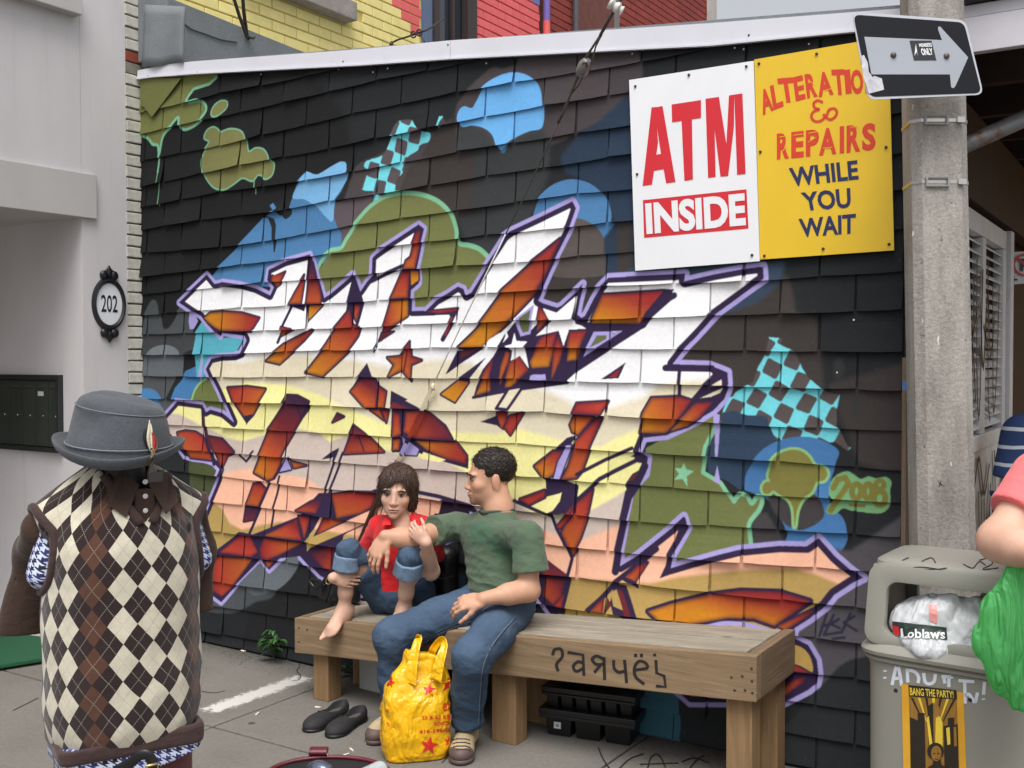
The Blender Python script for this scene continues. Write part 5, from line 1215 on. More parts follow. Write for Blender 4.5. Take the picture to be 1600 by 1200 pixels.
v, f = text_mesh('ONLY', .04); mb.add(quad_map(v, [SG(690, 494, DS - .0042), SG(792, 490, DS - .0042), SG(778, 428, DS - .0042), SG(674, 432, DS - .0042)]), f)
mb.add([SG(x, y, DS - .0042) for x, y in [(622, 500), (634, 390), (652, 500), (640, 460)]], [(0, 1, 3), (1, 2, 3)]); mb.build('lettering', M_SW, stk, fix=False)
for x, y in ((434, 492), (908, 500)): mb = MB(); mb.lathe([(.010, 0), (.008, .005), (.003, .007)], SG(x, y, DS - .003), 10, -FW); mb.build('bolt', pm('bolt_rust', rgb(96, 88, 84), .3, 30, .5, metal=.6), ow)
mb = MB(); sc = [(150, 498), (172, 492), (205, 560), (214, 640), (250, 690), (262, 676), (330, 700), (352, 800), (215, 836), (170, 700), (152, 600)]
mb.add([SG(x, y, DS - .0030) for x, y in sc], [(0, 1, 2, 10), (2, 3, 9, 10), (3, 4, 8, 9), (4, 5, 6, 7, 8)]); mb.build('torn_sticker', pm('torn_paper', rgb(196, 194, 202), .25, 40, .9), ow)
mb = MB(); mb.hexa([SG(560, 420, DS + .004), SG(760, 420, DS + .004), SG(760, 420, 3.46), SG(560, 420, 3.46), SG(560, 380, DS + .004), SG(760, 380, DS + .004), SG(760, 380, 3.46), SG(560, 380, 3.46)]); mb.build('mount', M_ALU, ow)
# guy wire with insulators
gw = thing('guy_wire', 'thin steel guy wire with grey strain insulator running down the mural', 'cable', ony(560, 850, -.06))
def gp_(px, py):   # the wire hangs in one straight line from the pole down to the wall foot
    t_ = max(0.0, 1 - py / 610.0); return ony(px, py, -.034 - .50 * t_ ** 1.15)
M_WIRE = pm('guy_steel', rgb(70, 64, 60), .2, 30, .6); 
mb = MB(); mb.tube([gp_(990, -30), gp_(966, 6), gp_(938, 55)], .006, 6); mb.tube([gp_(938, 55), gp_(925, 75), gp_(914, 92), gp_(906, 108)], .0045, 6); mb.tube([gp_(940, 55), gp_(931, 72), gp_(925, 95), gp_(920, 112)], .003, 6); mb.tube([gp_(906, 104), gp_(902, 122), gp_(892, 146), gp_(880, 176), gp_(872, 192)], .0055, 6); mb.tube([gp_(916, 108), gp_(905, 132), gp_(890, 150)], .003, 6)
mb.tube([gp_(872, 192), gp_(856, 228), gp_(840, 262), gp_(815, 316), gp_(790, 366)], .0028, 6); mb.build('upper_wire', M_WIRE, gw, smooth=True)
M_WIREP = pm('painted_wire', rgb(220, 220, 218), .06, 9, .6); mb = MB(); mb.tube([gp_(790, 366), gp_(745, 458), gp_(700, 552), gp_(676, 604)], .0032, 6); mb.build('lower_wire', M_WIREP, gw, smooth=True)
mb = MB(); prof_ = []
for k in range(13):
    a = math.pi * k / 12; prof_.append((.025 * math.sin(a) ** .6 + 1e-4, -.038 * math.cos(a)))
axd = gp_(925, 75) - gp_(900, 125); mb.lathe(prof_, gp_(912, 106), 16, axd, RT); M_INS = pm('insulator_grey', rgb(112, 106, 104), .12, 20, .3); mb.build('strain_insulator', M_INS, gw, smooth=True)
mb = MB(); axd2 = axd / np.linalg.norm(axd); sd = np.cross(axd2, FW); c = gp_(912, 106) - FW * .022
mb.tube([c - axd2 * .03 + sd * .009, c + sd * .010, c + axd2 * .012 + sd * .006, c + axd2 * .015 - sd * .004, c + axd2 * .006 - sd * .010, c - axd2 * .03 - sd * .012], .0055, 8); mb.build('groove', pm('groove_dark', rgb(52, 48, 48), .1, 9, .5), gw, smooth=True)
mb = MB(); mb.lathe([(.006, -.03), (.02, -.028), (.022, -.02), (.013, -.008), (.02, .0), (.022, .008), (.013, .016), (.018, .026), (.006, .028)], gp_(962, 14) - FW * .02, 18, RT * .8 - UP * .5 ); o = mb.build('spool_insulator', pm('porcelain', rgb(200, 198, 192), .05, 9, .2), gw); smooth_by_angle(o, 50)
# guard strip on the lower part, painted over with the mural
mb = MB(); A, B_ = gp_(678, 600), gp_(622, 720); n_ = np.cross(B_ - A, RT); sd = np.cross((B_ - A) / np.linalg.norm(B_ - A), FW)
mb.hexa([A - sd * .009, A + sd * .009, A + sd * .009 - FW * .012, A - sd * .009 - FW * .012, B_ - sd * .010, B_ + sd * .010, B_ + sd * .010 - FW * .012, B_ - sd * .010 - FW * .012]); mb.build('guard_strip', M_MURAL, gw)
mb = MB(); mb.tube([A + sd * .0 - FW * .01, A - sd * .006 - UP * .012 - FW * .016, A - UP * .03 - FW * .016], .008, 8); mb.build('clamp', M_MURAL, gw, smooth=True)
mb = MB(); C_ = gp_(548, 880); D_ = gp_(520, 945); mb.tube([B_ - FW * .006, gp_(592, 775), C_, (D_[0], D_[1], .02)], .013, 10); mb.build('guard_tube', pm('brown_lacquer', rgb(70, 42, 30), .4, 5, .3, stretch=(1, 1, .3)), gw, smooth=True)
# ================================================================= smooth bodies: signed distance shapes meshed with surface nets
class SDF:
    def __init__(s): s.p = []
    def _bb(s, pts, r): pts = np.array(pts, float); return pts.min(0) - r, pts.max(0) + r
    def cap(s, a, b, ra, rb=None, k=.02, op='u', sc=None):
        """tapered limb from a to b; sc=(direction, factor) squashes it along one direction"""
        a, b = np.array(a, float), np.array(b, float); rb = ra if rb is None else rb
        d = b - a; L2 = float(d @ d) + 1e-12
        if sc is not None: n = np.array(sc[0], float); n = n / np.linalg.norm(n); fct = sc[1]
        def f(X, Y, Z):
            px, py, pz = X - a[0], Y - a[1], Z - a[2]
            t = np.clip((px * d[0] + py * d[1] + pz * d[2]) / L2, 0, 1)
            qx, qy, qz = px - t * d[0], py - t * d[1], pz - t * d[2]
            if sc is not None:
                w = (qx * n[0] + qy * n[1] + qz * n[2]) * (1 / fct - 1)
                qx, qy, qz = qx + w * n[0], qy + w * n[1], qz + w * n[2]
            return np.sqrt(qx * qx + qy * qy + qz * qz) - (ra + (rb - ra) * t)
        s.p.append((f, s._bb([a, b], max(ra, rb) * (max(1, sc[1]) if sc else 1)), k, op)); return s
    def chain(s, pts, rs, k=.02, sc=None):
        for i in range(len(pts) - 1): s.cap(pts[i], pts[i + 1], rs[i], rs[i + 1], k, 'u', sc)
        return s
    def ell(s, c, r, R=None, k=.02, op='u'):
        c = np.array(c, float); r = np.array(r, float); R = np.eye(3) if R is None else np.array(R, float)   # rows = local axes
        def f(X, Y, Z):
            p = [X - c[0], Y - c[1], Z - c[2]]
            q = [sum(R[i][j] * p[j] for j in range(3)) for i in range(3)]
            k0 = np.sqrt(sum((q[i] / r[i]) ** 2 for i in range(3))); k1 = np.sqrt(sum((q[i] / r[i] ** 2) ** 2 for i in range(3))) + 1e-9
            return k0 * (k0 - 1) / k1
        s.p.append((f, s._bb([c], r.max()), k, op)); return s
    def box(s, c, h, R=None, rd=.01, k=.01, op='u'):
        c = np.array(c, float); h = np.array(h, float); R = np.eye(3) if R is None else np.array(R, float)
        def f(X, Y, Z):
            p = [X - c[0], Y - c[1], Z - c[2]]
            q = [np.abs(sum(R[i][j] * p[j] for j in range(3))) - h[i] + rd for i in range(3)]
            return np.sqrt(sum(np.maximum(v, 0) ** 2 for v in q)) + np.minimum(np.maximum(q[0], np.maximum(q[1], q[2])), 0) - rd
        s.p.append((f, s._bb([c], float(np.linalg.norm(h))), k, op)); return s
    def plane(s, pt, n, k=.004):      # cut away everything on the +n side
        pt, n = np.array(pt, float), np.array(n, float); n = n / np.linalg.norm(n)
        s.p.append((lambda X, Y, Z: -((X - pt[0]) * n[0] + (Y - pt[1]) * n[1] + (Z - pt[2]) * n[2]), None, k, 's')); return s
    def cutlocal(s, pt, n, rad, k=.004):   # same, only inside a sphere
        pt, n = np.array(pt, float), np.array(n, float); n = n / np.linalg.norm(n)
        def f(X, Y, Z):
            a = -((X - pt[0]) * n[0] + (Y - pt[1]) * n[1] + (Z - pt[2]) * n[2])
            b = np.sqrt((X - pt[0]) ** 2 + (Y - pt[1]) ** 2 + (Z - pt[2]) ** 2) - rad
            return np.maximum(a, b)
        s.p.append((f, s._bb([pt], rad), k, 's')); return s
    def mesh(s, res, disp=None, pad=.03):
        los = np.array([b[0] for f, b, k, o in s.p if o == 'u']); his = np.array([b[1] for f, b, k, o in s.p if o == 'u'])
        lo, hi = los.min(0) - pad, his.max(0) + pad
        n = np.ceil((hi - lo) / res).astype(int) + 1
        ax = [lo[i] + np.arange(n[i], dtype=np.float32) * res for i in range(3)]
        V = np.full(n, 1.0, np.float32)
        for f, bb, k, op in s.p:
            if bb is None: sl = (slice(None),) * 3
            else:
                m = k + 3 * res
                i0 = np.clip(np.floor((bb[0] - m - lo) / res).astype(int), 0, n); i1 = np.clip(np.ceil((bb[1] + m - lo) / res).astype(int) + 1, 0, n)
                if (i1 <= i0).any(): continue
                sl = tuple(slice(a, b) for a, b in zip(i0, i1))
            X, Y, Z = ax[0][sl[0]][:, None, None], ax[1][sl[1]][None, :, None], ax[2][sl[2]][None, None, :]
            d = f(X, Y, Z).astype(np.float32); cur = V[sl]
            if op == 'u':
                h = np.maximum(k - np.abs(cur - d), 0) / k; V[sl] = np.minimum(cur, d) - h * h * k * .25
            else:
                d = -d; h = np.maximum(k - np.abs(cur - d), 0) / k; V[sl] = np.maximum(cur, d) + h * h * k * .25
        if disp is not None: V = V - disp(ax[0][:, None, None], ax[1][None, :, None], ax[2][None, None, :]).astype(np.float32)
        return surface_nets(V, lo, res)
def surface_nets(V, lo, res):
    ins = V < 0
    c = np.zeros(tuple(x - 1 for x in V.shape), np.int8)
    for dx in (0, 1):
        for dy in (0, 1):
            for dz in (0, 1): c += ins[dx:dx + c.shape[0], dy:dy + c.shape[1], dz:dz + c.shape[2]]
    act = (c > 0) & (c < 8); idx = np.argwhere(act); nid = np.full(c.shape, -1, np.int64); nid[act] = np.arange(len(idx))
    acc = np.zeros((len(idx), 3)); cnt = np.zeros(len(idx))
    co = [(x, y, z) for x in (0, 1) for y in (0, 1) for z in (0, 1)]
    for a in co:
        for d in range(3):
            if a[d]: continue
            b = list(a); b[d] = 1
            va = V[idx[:, 0] + a[0], idx[:, 1] + a[1], idx[:, 2] + a[2]]; vb = V[idx[:, 0] + b[0], idx[:, 1] + b[1], idx[:, 2] + b[2]]
            m = (va < 0) != (vb < 0); t = np.where(m, va / (va - vb + 1e-12), 0)
            p = np.tile(np.array(a, float), (len(idx), 1)); p[:, d] += t
            acc[m] += p[m]; cnt[m] += 1
    v = lo + (idx + acc / np.maximum(cnt, 1)[:, None]) * res
    F = []
    for d in range(3):
        e, g = [(1, 2), (2, 0), (0, 1)][d]
        A = [slice(1, -1)] * 3; A[d] = slice(0, -1); Bs = [slice(1, -1)] * 3; Bs[d] = slice(1, None)
        a, b = ins[tuple(A)], ins[tuple(Bs)]; ch = np.argwhere(a != b)
        if not len(ch): continue
        off = np.array([1, 1, 1]); off[d] = 0; P0 = ch + off; flip = a[tuple(ch.T)]
        ue, ug = np.zeros(3, int), np.zeros(3, int); ue[e] = 1; ug[g] = 1
        q = [nid[tuple((P0 - s1 * ue - s2 * ug).T)] for s1, s2 in ((1, 1), (0, 1), (0, 0), (1, 0))]
        q = np.stack(q, 1); q[~flip] = q[~flip][:, ::-1]; F.append(q)
    return v, np.concatenate(F)
def sdf_obj(name, sdf, res, mats, parent, disp=None, smooth_it=2, color=None, post=None):
    v, f = sdf.mesh(res, disp)
    if smooth_it:    # light Laplacian pass to hide the grid
        e = np.concatenate([f[:, [0, 1]], f[:, [1, 2]], f[:, [2, 3]], f[:, [3, 0]]])
        for it in range(smooth_it):
            acc = np.zeros_like(v); cn = np.zeros(len(v))
            for a, b in ((0, 1), (1, 0)): np.add.at(acc, e[:, a], v[e[:, b]]); np.add.at(cn, e[:, a], 1)
            v = v * .5 + .5 * acc / cn[:, None]
    if post is not None: v = post(v)
    off = np.array(rootloc(parent)) if parent is not None else np.zeros(3)
    me = bpy.data.meshes.new(name)
    me.vertices.add(len(v)); me.vertices.foreach_set('co', (v - off).astype(np.float32).ravel())
    me.loops.add(f.size); me.loops.foreach_set('vertex_index', f.astype(np.int32).ravel())
    me.polygons.add(len(f)); me.polygons.foreach_set('loop_start', np.arange(0, f.size, 4, dtype=np.int32)); me.polygons.foreach_set('loop_total', np.full(len(f), 4, np.int32))
    me.polygons.foreach_set('use_smooth', np.ones(len(f), bool)); me.update(calc_edges=True); me.validate()
    for m in (mats if isinstance(mats, (list, tuple)) else [mats]): me.materials.append(m)
    if color is not None:
        at = me.color_attributes.new('paint', 'FLOAT_COLOR', 'POINT'); cc = np.ones((len(v), 4), np.float32); cc[:, :3] = color(v); at.data.foreach_set('color', cc.ravel())
    o = bpy.data.objects.new(name, me); COL.objects.link(o)
    if parent is not None: o.parent = parent
    return o
def vnoise(X, Y, Z, s, seed=0):
    """cheap smooth pseudo noise on arrays, about -1..1"""
    r = np.random.default_rng(seed); o = 0
    for k in range(4):
        w = r.normal(0, 1, 3); w = w / np.linalg.norm(w) * s * (0.7 + .45 * k); ph = r.uniform(0, 6.28)
        o = o + np.sin(X * w[0] + Y * w[1] + Z * w[2] + ph + 1.3 * np.sin(X * w[1] * .7 + Y * w[2] * .7 + Z * w[0] * .7 + ph * 2))
    return o / 4
def frame3(zdir, ydir):
    """rows: x,y,z local axes; z along zdir, y close to ydir"""
    z = np.array(zdir, float); z /= np.linalg.norm(z); y = np.array(ydir, float); y = y - z * (y @ z); y /= np.linalg.norm(y); return np.array([np.cross(y, z), y, z])
def loft(mb, rings, cap0=True, cap1=True):
    n = len(rings[0]); b = []
    for r in rings: b += [tuple(p) for p in r]
    fs = []
    for i in range(len(rings) - 1):
        for k in range(n): fs.append((i * n + k, i * n + (k + 1) % n, (i + 1) * n + (k + 1) % n, (i + 1) * n + k))
    if cap0: fs.append(tuple(range(n - 1, -1, -1)))
    if cap1: fs.append(tuple((len(rings) - 1) * n + k for k in range(n)))
    return mb.add(b, fs)
def sring(c, ux, uy, hx, hy, e=4.0, n=32, up=(0, 0, 0)):   # superellipse ring
    out = []
    for k in range(n):
        t = 2 * math.pi * k / n; cx_, sy_ = math.cos(t), math.sin(t)
        out.append(np.array(c) + np.array(ux) * hx * math.copysign(abs(cx_) ** (2 / e), cx_) + np.array(uy) * hy * math.copysign(abs(sy_) ** (2 / e), sy_) + np.array(up))
    return out
def ridge(X, Y, Z, s, seed): return 1 - 2.2 * np.abs(vnoise(X, Y, Z, s, seed))
# ================================================================= bench
def wood(name, c, c2, axis=0, k=1.0, grey=None):
    t = NT(name); pos = t.coord(); oi = t.n('ShaderNodeObjectInfo')
    sc = [34, 34, 34]; sc[axis] = 1.6
    cx = t.n('ShaderNodeCombineXYZ'); t.l(t.math('MULTIPLY', oi.outputs['Random'], 40.0), cx.inputs[0]); t.l(t.math('MULTIPLY', oi.outputs['Random'], 17.0), cx.inputs[1]); t.l(t.math('MULTIPLY', oi.outputs['Random'], 23.0), cx.inputs[2])
    ad = t.n('ShaderNodeVectorMath', operation='ADD'); t.l(pos, ad.inputs[0]); t.l(cx.outputs[0], ad.inputs[1]); v = ad.outputs[0]
    f = t.noise(t.mapping(v, tuple(sc)), 1.0, 5, .6, .8); g = t.noise(v, 5, 4, .6); fine = t.noise(t.mapping(v, tuple(q * 4 for q in sc)), 1.0, 3, .6)
    col = t.ramp(f, [(.25, scale_c(c, .62)), (.5, c), (.78, c2)])
    kn = t.n('ShaderNodeTexVoronoi'); t.l(t.mapping(v, tuple(3.0 if i == axis else 8.0 for i in range(3))), kn.inputs['Vector']); kn.inputs['Scale'].default_value = 1.0
    col = t.mix(t.ramp(kn.outputs['Distance'], [(.03, .85), (.10, 0.0)]), col, scale_c(c, .3))
    col = t.mix(t.ramp(g, [(.5, 0.0), (.75, .5)]), col, grey if grey else scale_c(c, .6))
    col = t.mix(.25, col, t.ramp(fine, [(.3, scale_c(c, .5)), (.7, scale_c(c, 1.4))]))
    t.base(col); t.set(Roughness=.8); t.b.inputs['Specular IOR Level'].default_value = .25
    t.bump(t.math('ADD', f, t.math('MULTIPLY', fine, .5)), .5, .004); return t.m
M_WTOP = wood('weathered_top_wood', rgb(148, 140, 126), rgb(178, 170, 156), 0, grey=rgb(124, 118, 108)); M_WFR = wood('brown_board_wood', rgb(136, 114, 88), rgb(160, 138, 110), 0, grey=rgb(118, 98, 76))
M_WEND = wood('brown_end_wood', rgb(120, 100, 80), rgb(140, 120, 98), 1, grey=rgb(104, 90, 76)); M_WLEG = wood('brown_leg_wood', rgb(140, 112, 80), rgb(164, 134, 98), 2, grey=rgb(112, 92, 70))
YFB = -.436                     # front face of the fascia
FLt, FRt = ony(460, 965, YFB), ony(1182, 1024.5, YFB); slope = (FRt[2] - FLt[2]) / (FRt[0] - FLt[0])
def bz(x): return FLt[2] + slope * (x - FLt[0])     # height of the bench top at x
xl, xr = FLt[0], FRt[0]; YB = -.014
bench = thing('bench', 'long low wooden bench with weathered planks in front of the mural', 'bench', ((xl + xr) / 2, -.22, 0))
def plank(name, x0, x1, y0, y1, dz0, dz1, mat, bevel=.004):
    mb = MB(); nx = 10; vs = []
    for i in range(nx + 1):
        x = x0 + (x1 - x0) * i / nx
        for y, d in ((y0, dz0), (y1, dz0), (y1, dz1), (y0, dz1)): vs.append((x, y, bz(x) + d + .0012 * math.sin(x * 5 + y * 30)))
    fs = [(0, 1, 2, 3), tuple(nx * 4 + k for k in (3, 2, 1, 0))]
    for i in range(nx):
        for k in range(4): fs.append((i * 4 + k, (i + 1) * 4 + k, (i + 1) * 4 + (k + 1) % 4, i * 4 + (k + 1) % 4))
    mb.add(vs, fs); return mb.build(name, mat, bench, bevel=bevel)
edge = [YFB + .041, -.302, -.208, -.112, YB]
for i in range(4): plank('seat_plank', xl + .047, xr - .050, edge[i] + .0045, edge[i + 1] - .0045, -.038, 0 - .0012 * (i % 2) - .0006 * i, M_WTOP)
fas = plank('front_board', xl, xr, YFB, YFB + .038, -.162, -.002, M_WFR)
def endb(x0, x1):
    mb = MB(); mb.hexa([(x0, YFB + .0395, bz(x0) - .162), (x1, YFB + .0395, bz(x1) - .162), (x1, YB, bz(x1) - .162), (x0, YB, bz(x0) - .162), (x0, YFB + .0395, bz(x0)), (x1, YFB + .0395, bz(x1)), (x1, YB, bz(x1)), (x0, YB, bz(x0))]); return mb.build('end_board', M_WEND, bench, bevel=.004)
endb(xl, xl + .04); endb(xr - .041, xr + .001)
for (x0, x1) in ((xl + .075, xl + .165), (-2.36, -2.245), (xr - .125, xr - .03)):
    for y0, y1 in ((YFB + .041, YFB + .13), (-.125, -.032)):
        mb = MB(); zt = min(bz(x0), bz(x1)) - .04; mb.box((x0, y0, 0.0), (x1, y1, zt)); mb.build('leg', M_WLEG, bench, bevel=.005)
Zb = lambda pts: zc(760, 930, 2.963, pts); M_INK = pm('black_marker', rgb(34, 30, 30), .1, 30, .7)
bvF = bvh_of(fas)
W_ = [spx([(308,278),(316,252),(346,250),(352,284),(326,318),(333,352)]), [(335,376),(336,402)], [(376,264),(448,276),(452,372)], spx([(450,314),(424,308),(403,328),(416,352),(450,338)]), [(545,286),(548,392)], spx([(542,296),(512,281),(490,296),(510,320),(544,318)]), [(532,320),(500,358)], spx([(590,300),(592,336),(612,356),(642,350)]), [(640,298),(650,406)], [(691,270),(692,286)], [(718,270),(719,286)], spx([(690,346),(744,336),(736,312),(706,306),(686,336),(692,378),(732,412)]), [(779,270),(780,282)], [(785,300),(789,360),(824,374),(830,424),(786,420)]]
strokes_on(bvF, [Zb(s) for s in W_], 4.8, 'marker_writing', M_INK, bench, .0012)['kind'] = 'stuff'
mb = MB()
for x, y in [(1135,380),(1185,375),(1150,440),(1198,440),(1228,340),(1230,398),(1232,452),(28,160),(62,168)]:
    p = cast(bvF, *Zb([(x, y)])[0], .0006)
    if p is not None: mb.lathe([(.005, 0), (.004, .001)], p, 8, (0, -1, 0))
for x, y in [(467, 981), (467, 1003), (480, 984)]:
    p = cast(bvF, x, y, .0006)
    if p is not None: mb.lathe([(.005, 0), (.004, .001)], p, 8, (0, -1, 0))
o = mb.build('nail_heads', pm('dark_nail', rgb(52, 46, 42), .1, 10, .6), bench); o['kind'] = 'stuff'
# ================================================================= things under and round the bench
M_TRAY = pm('black_plastic', rgb(24, 24, 25), .1, 8, .35)
tr = thing('planter_trays', 'stack of black plastic seedling trays under the bench', 'planter tray', onz(930, 1160))
p0 = onz(850, 1148); p1 = onz(988, 1168); dx = p1 - p0; Lt = np.hypot(*dx[:2]); ux = np.array([dx[0], dx[1], 0]) / Lt; uy = np.array([-ux[1], ux[0], 0])
if uy[1] < 0: uy = -uy
Dt = .20
def tbox(name, a, b, c, d, z0, z1, k=1.0):
    mb = MB(); B = p0 + ux * a + uy * c; 
    P_ = [p0 + ux * a + uy * c, p0 + ux * b + uy * c, p0 + ux * b + uy * d, p0 + ux * a + uy * d]; cen = sum(P_) / 4
    mb.hexa([np.array([*(cen + (q - cen) * k)[:2], z0]) for q in P_] + [np.array([*q[:2], z1]) for q in P_]); return mb.build(name, M_TRAY, tr, bevel=.003)
w3 = Lt / 3
for i in range(3): tbox('pot', i * w3 + .008, (i + 1) * w3 - .008, .0, Dt, .001, .075, .9)
tbox('tray_rim', -.015, Lt + .012, -.012, Dt + .012, .0755, .09); tbox('tray_rim', -.018, Lt + .015, -.015, Dt + .015, .0915, .115)
w6 = Lt / 6
for i in range(6): tbox('cell', i * w6 + .006, (i + 1) * w6 - .006, .01, Dt, .1155, .168, .9)
tbox('tray_rim', -.01, Lt + .01, -.006, Dt + .006, .169, .178); tbox('tray_rim', -.012, Lt + .012, .0, Dt, .1785, .20)
lab = p0 + ux * .045; mb = MB(); mb.add([lab - uy * .004 + [0, 0, .035], lab + ux * .03 - uy * .004 + [0, 0, .035], lab + ux * .03 - uy * .004 + [0, 0, .062], lab - uy * .004 + [0, 0, .062]], [(0, 1, 2, 3)]); mb.build('label', pm('paper_label', rgb(200, 204, 206), .1, 60, .6), tr, fix=False)
mb = MB()
for k in range(7): a = lab + ux * (.008 + k * .002) - uy * .0048; mb.add([a + [0, 0, .042], a + ux * .001 + [0, 0, .042], a + ux * .001 + [0, 0, .055], a + [0, 0, .055]], [(0, 1, 2, 3)])
mb.build('barcode_lines', M_INK, tr, fix=False)['kind'] = 'stuff'
fb_ = thing('foam_box', 'grey white foam box under the bench behind the jeans leg', 'box', onz(580, 1075))
q0 = onz(561, 1076); mb = MB(); mb.hexa([q0, q0 + [.34, -.02, 0], q0 + [.34, .12, 0], q0 + [0, .14, 0], q0 + [0, 0, .14], q0 + [.34, -.02, .15], q0 + [.34, .12, .15], q0 + [0, .14, .14]]); mb.build('box', pm('foam', rgb(176, 176, 172), .08, 12, .8), fb_, bevel=.008); mb = MB(); mb.hexa([q0 + [-.008, -.012, .141], q0 + [.35, -.03, .151], q0 + [.35, .13, .151], q0 + [-.008, .15, .141], q0 + [-.008, -.012, .158], q0 + [.35, -.03, .168], q0 + [.35, .13, .168], q0 + [-.008, .15, .158]]); mb.build('lid', _mats['foam'], fb_, bevel=.005)
# black slip-on shoes
M_SHOE = pm('black_suede', rgb(38, 36, 38), .2, 40, .8, bump=.3, bscale=200)
M_SOLE = pm('black_rubber', rgb(18, 18, 19), .1, 10, .5)
def loafer(toe_px, heel_px, label):
    a, b = onz(*toe_px), onz(*heel_px); d = b - a; Ln = np.linalg.norm(d); d /= Ln; s = np.array([-d[1], d[0], 0.])
    r = thing('shoe', label, 'shoe', (a + b) / 2, 'black slip-on shoes left on the pavement'); R = np.array([s, d, [0, 0, 1]])
    S_ = SDF(); S_.ell(a + d * .055 + [0, 0, .022], (.046, .062, .030), R, .03); S_.ell(a + d * Ln * .5 + [0, 0, .026], (.040, Ln * .40, .032), R, .03); S_.ell(b - d * .045 + [0, 0, .034], (.036, .048, .040), R, .03)
    S_.cap(b - d * .02 + [0, 0, .03], b - d * .016 + [0, 0, .055], .016, .010, .02); S_.plane(a + [0, 0, .010], (0, 0, -1))
    S_.ell(b - d * .085 + [0, 0, .062], (.031, .080, .046), R, .006, 's')
    sdf_obj('upper', S_, .004, M_SHOE, r)
    S3 = SDF(); S3.ell(b - d * .085 + [0, 0, .026], (.027, .072, .006), R, .01); sdf_obj('insole', S3, .004, pm('grey_insole', rgb(84, 78, 72), .15, 40, .8), r)
    S2 = SDF(); S2.ell(a + d * .055 + [0, 0, .008], (.049, .065, .012), R, .02); S2.ell(a + d * Ln * .5 + [0, 0, .008], (.040, Ln * .45, .012), R, .02); S2.ell(b - d * .045 + [0, 0, .008], (.039, .05, .012), R, .02); S2.plane(a + [0, 0, .0005], (0, 0, -1)); sdf_obj('sole', S2, .004, M_SOLE, r)
    mb = MB(); c = a + d * .105 + [0, 0, .056]; mb.tube([c - s * .03 - [0, 0, .014], c - s * .012, c + s * .012, c + s * .03 - [0, 0, .014]], .004, 8); mb.tube([c, c - d * .012 + s * .012 + [0, 0, .006]], .003, 6); mb.build('bow', M_SHOE, r, smooth=True)
loafer((480, 1145), (540, 1113), 'left black slip-on shoe, half behind the other on the pavement'); loafer((516, 1154), (568, 1122), 'right black slip-on shoe, in front of the other beside the yellow bag')
# cigarette ends and a drinking straw
M_CIG = pm('cigarette_paper', rgb(226, 222, 212), .05, 30, .8); M_FIL = pm('filter', rgb(198, 150, 96), .1, 30, .8)
for x, y, a, lab in ((497, 1105, .3, 'cigarette end beside the left bench leg'), (549, 1171, 2.7, 'cigarette end below the black shoes'), (576, 1160, 1.0, 'cigarette end at the toe of the left canvas shoe'), (380, 1017, .1, 'cigarette end at the foot of the dark shingles'), (402, 1115, 1.9, 'crushed cigarette end below the white smear')):
    p = onz(x, y, .005); d = np.array([math.cos(a), math.sin(a), 0]); r = thing('cigarette_butt', lab, 'cigarette butt', p - [0, 0, .005], 'cigarette ends on the pavement')
    mb = MB(); mb.tube([p - d * .014, p + d * .008], .004, 8); mb.build('paper', M_CIG, r, smooth=False); mb = MB(); mb.tube([p + d * .0081, p + d * .018], .0041, 8); mb.build('filter', M_FIL, r)
a_, b_ = onz(525, 1184, .003), onz(545, 1177, .003); mb = MB(); mb.tube([a_, b_], .0025, 6); o = mb.build('drinking_straw', M_CIG); tag(o, 'thin white drinking straw on the pavement behind the red handbag', 'straw')
# wire scraps on the ground
mb = MB()
for pts in ([(935,1168),(942,1185),(955,1204)],[(968,1200),(985,1185),(1005,1178)],[(1012,1200),(1018,1182),(1030,1180),(1040,1200)],[(1000,1194),(1060,1192)],[(1066,1190),(1085,1184),(1108,1192)],[(1078,1200),(1090,1186),(1100,1180)]): mb.tube(spline([onz(x, y, .004) for x, y in pts], 6), .0025, 5)
o = mb.build('wire_scrap', M_INK, smooth=True); tag(o, 'tangle of thin black wire on the pavement in front of the bench', 'wire'); o['kind'] = 'stuff'
# weed
M_LEAF = pm('weed_leaf', rgb(54, 92, 44), .3, 14, .55, spec=.4); M_STEM = pm('weed_stem', rgb(80, 100, 50), .2, 9, .6)
def leaf(mb, base, d, ln, w, droop):
    d = np.array(d, float); d /= np.linalg.norm(d); s = np.cross(d, [0, 0, 1]); s /= np.linalg.norm(s); vs = []; n = 6
    for i in range(n + 1):
        t = i / n; c = base + d * ln * t + np.array([0, 0, -droop * ln * t * t]); ww = w * math.sin(math.pi * min(1, t * .95 + .05)) ** .8
        vs += [c - s * ww, c + np.array([0, 0, -.15 * ww]), c + s * ww]
    fs = []
    for i in range(n): fs += [(3 * i, 3 * i + 1, 3 * i + 4, 3 * i + 3), (3 * i + 1, 3 * i + 2, 3 * i + 5, 3 * i + 4)]
    mb.add(vs, fs)
def weed(base, tips, label, k=1.0):
    r = thing('weed', label, 'plant', base)
    for tip in tips:
        st_ = spline([base, base * .5 + tip * .5 + np.array([0, -.02, .02]), tip], 6); mb = MB(); mb.tube(st_, .003, 6); mb.build('stem', M_STEM, r, smooth=True)
        for q in range(4):
            c = st_[int(len(st_) * (.45 + .17 * q)) - 1]
            for sgn in (-1, 1):
                for m in range(2 if q < 3 else 3):
                    a = RNG.uniform(-.5, .5) + sgn * (1.1 - .2 * q); dd = RT * math.sin(a) + np.array([0, -.45, .35 + .2 * RNG.random()])
                    mb = MB(); leaf(mb, c, dd, RNG.uniform(.05, .085) * k, .010 * k, RNG.uniform(.3, .9)); mb.build('leaf', M_LEAF, r, smooth=True, fix=False)
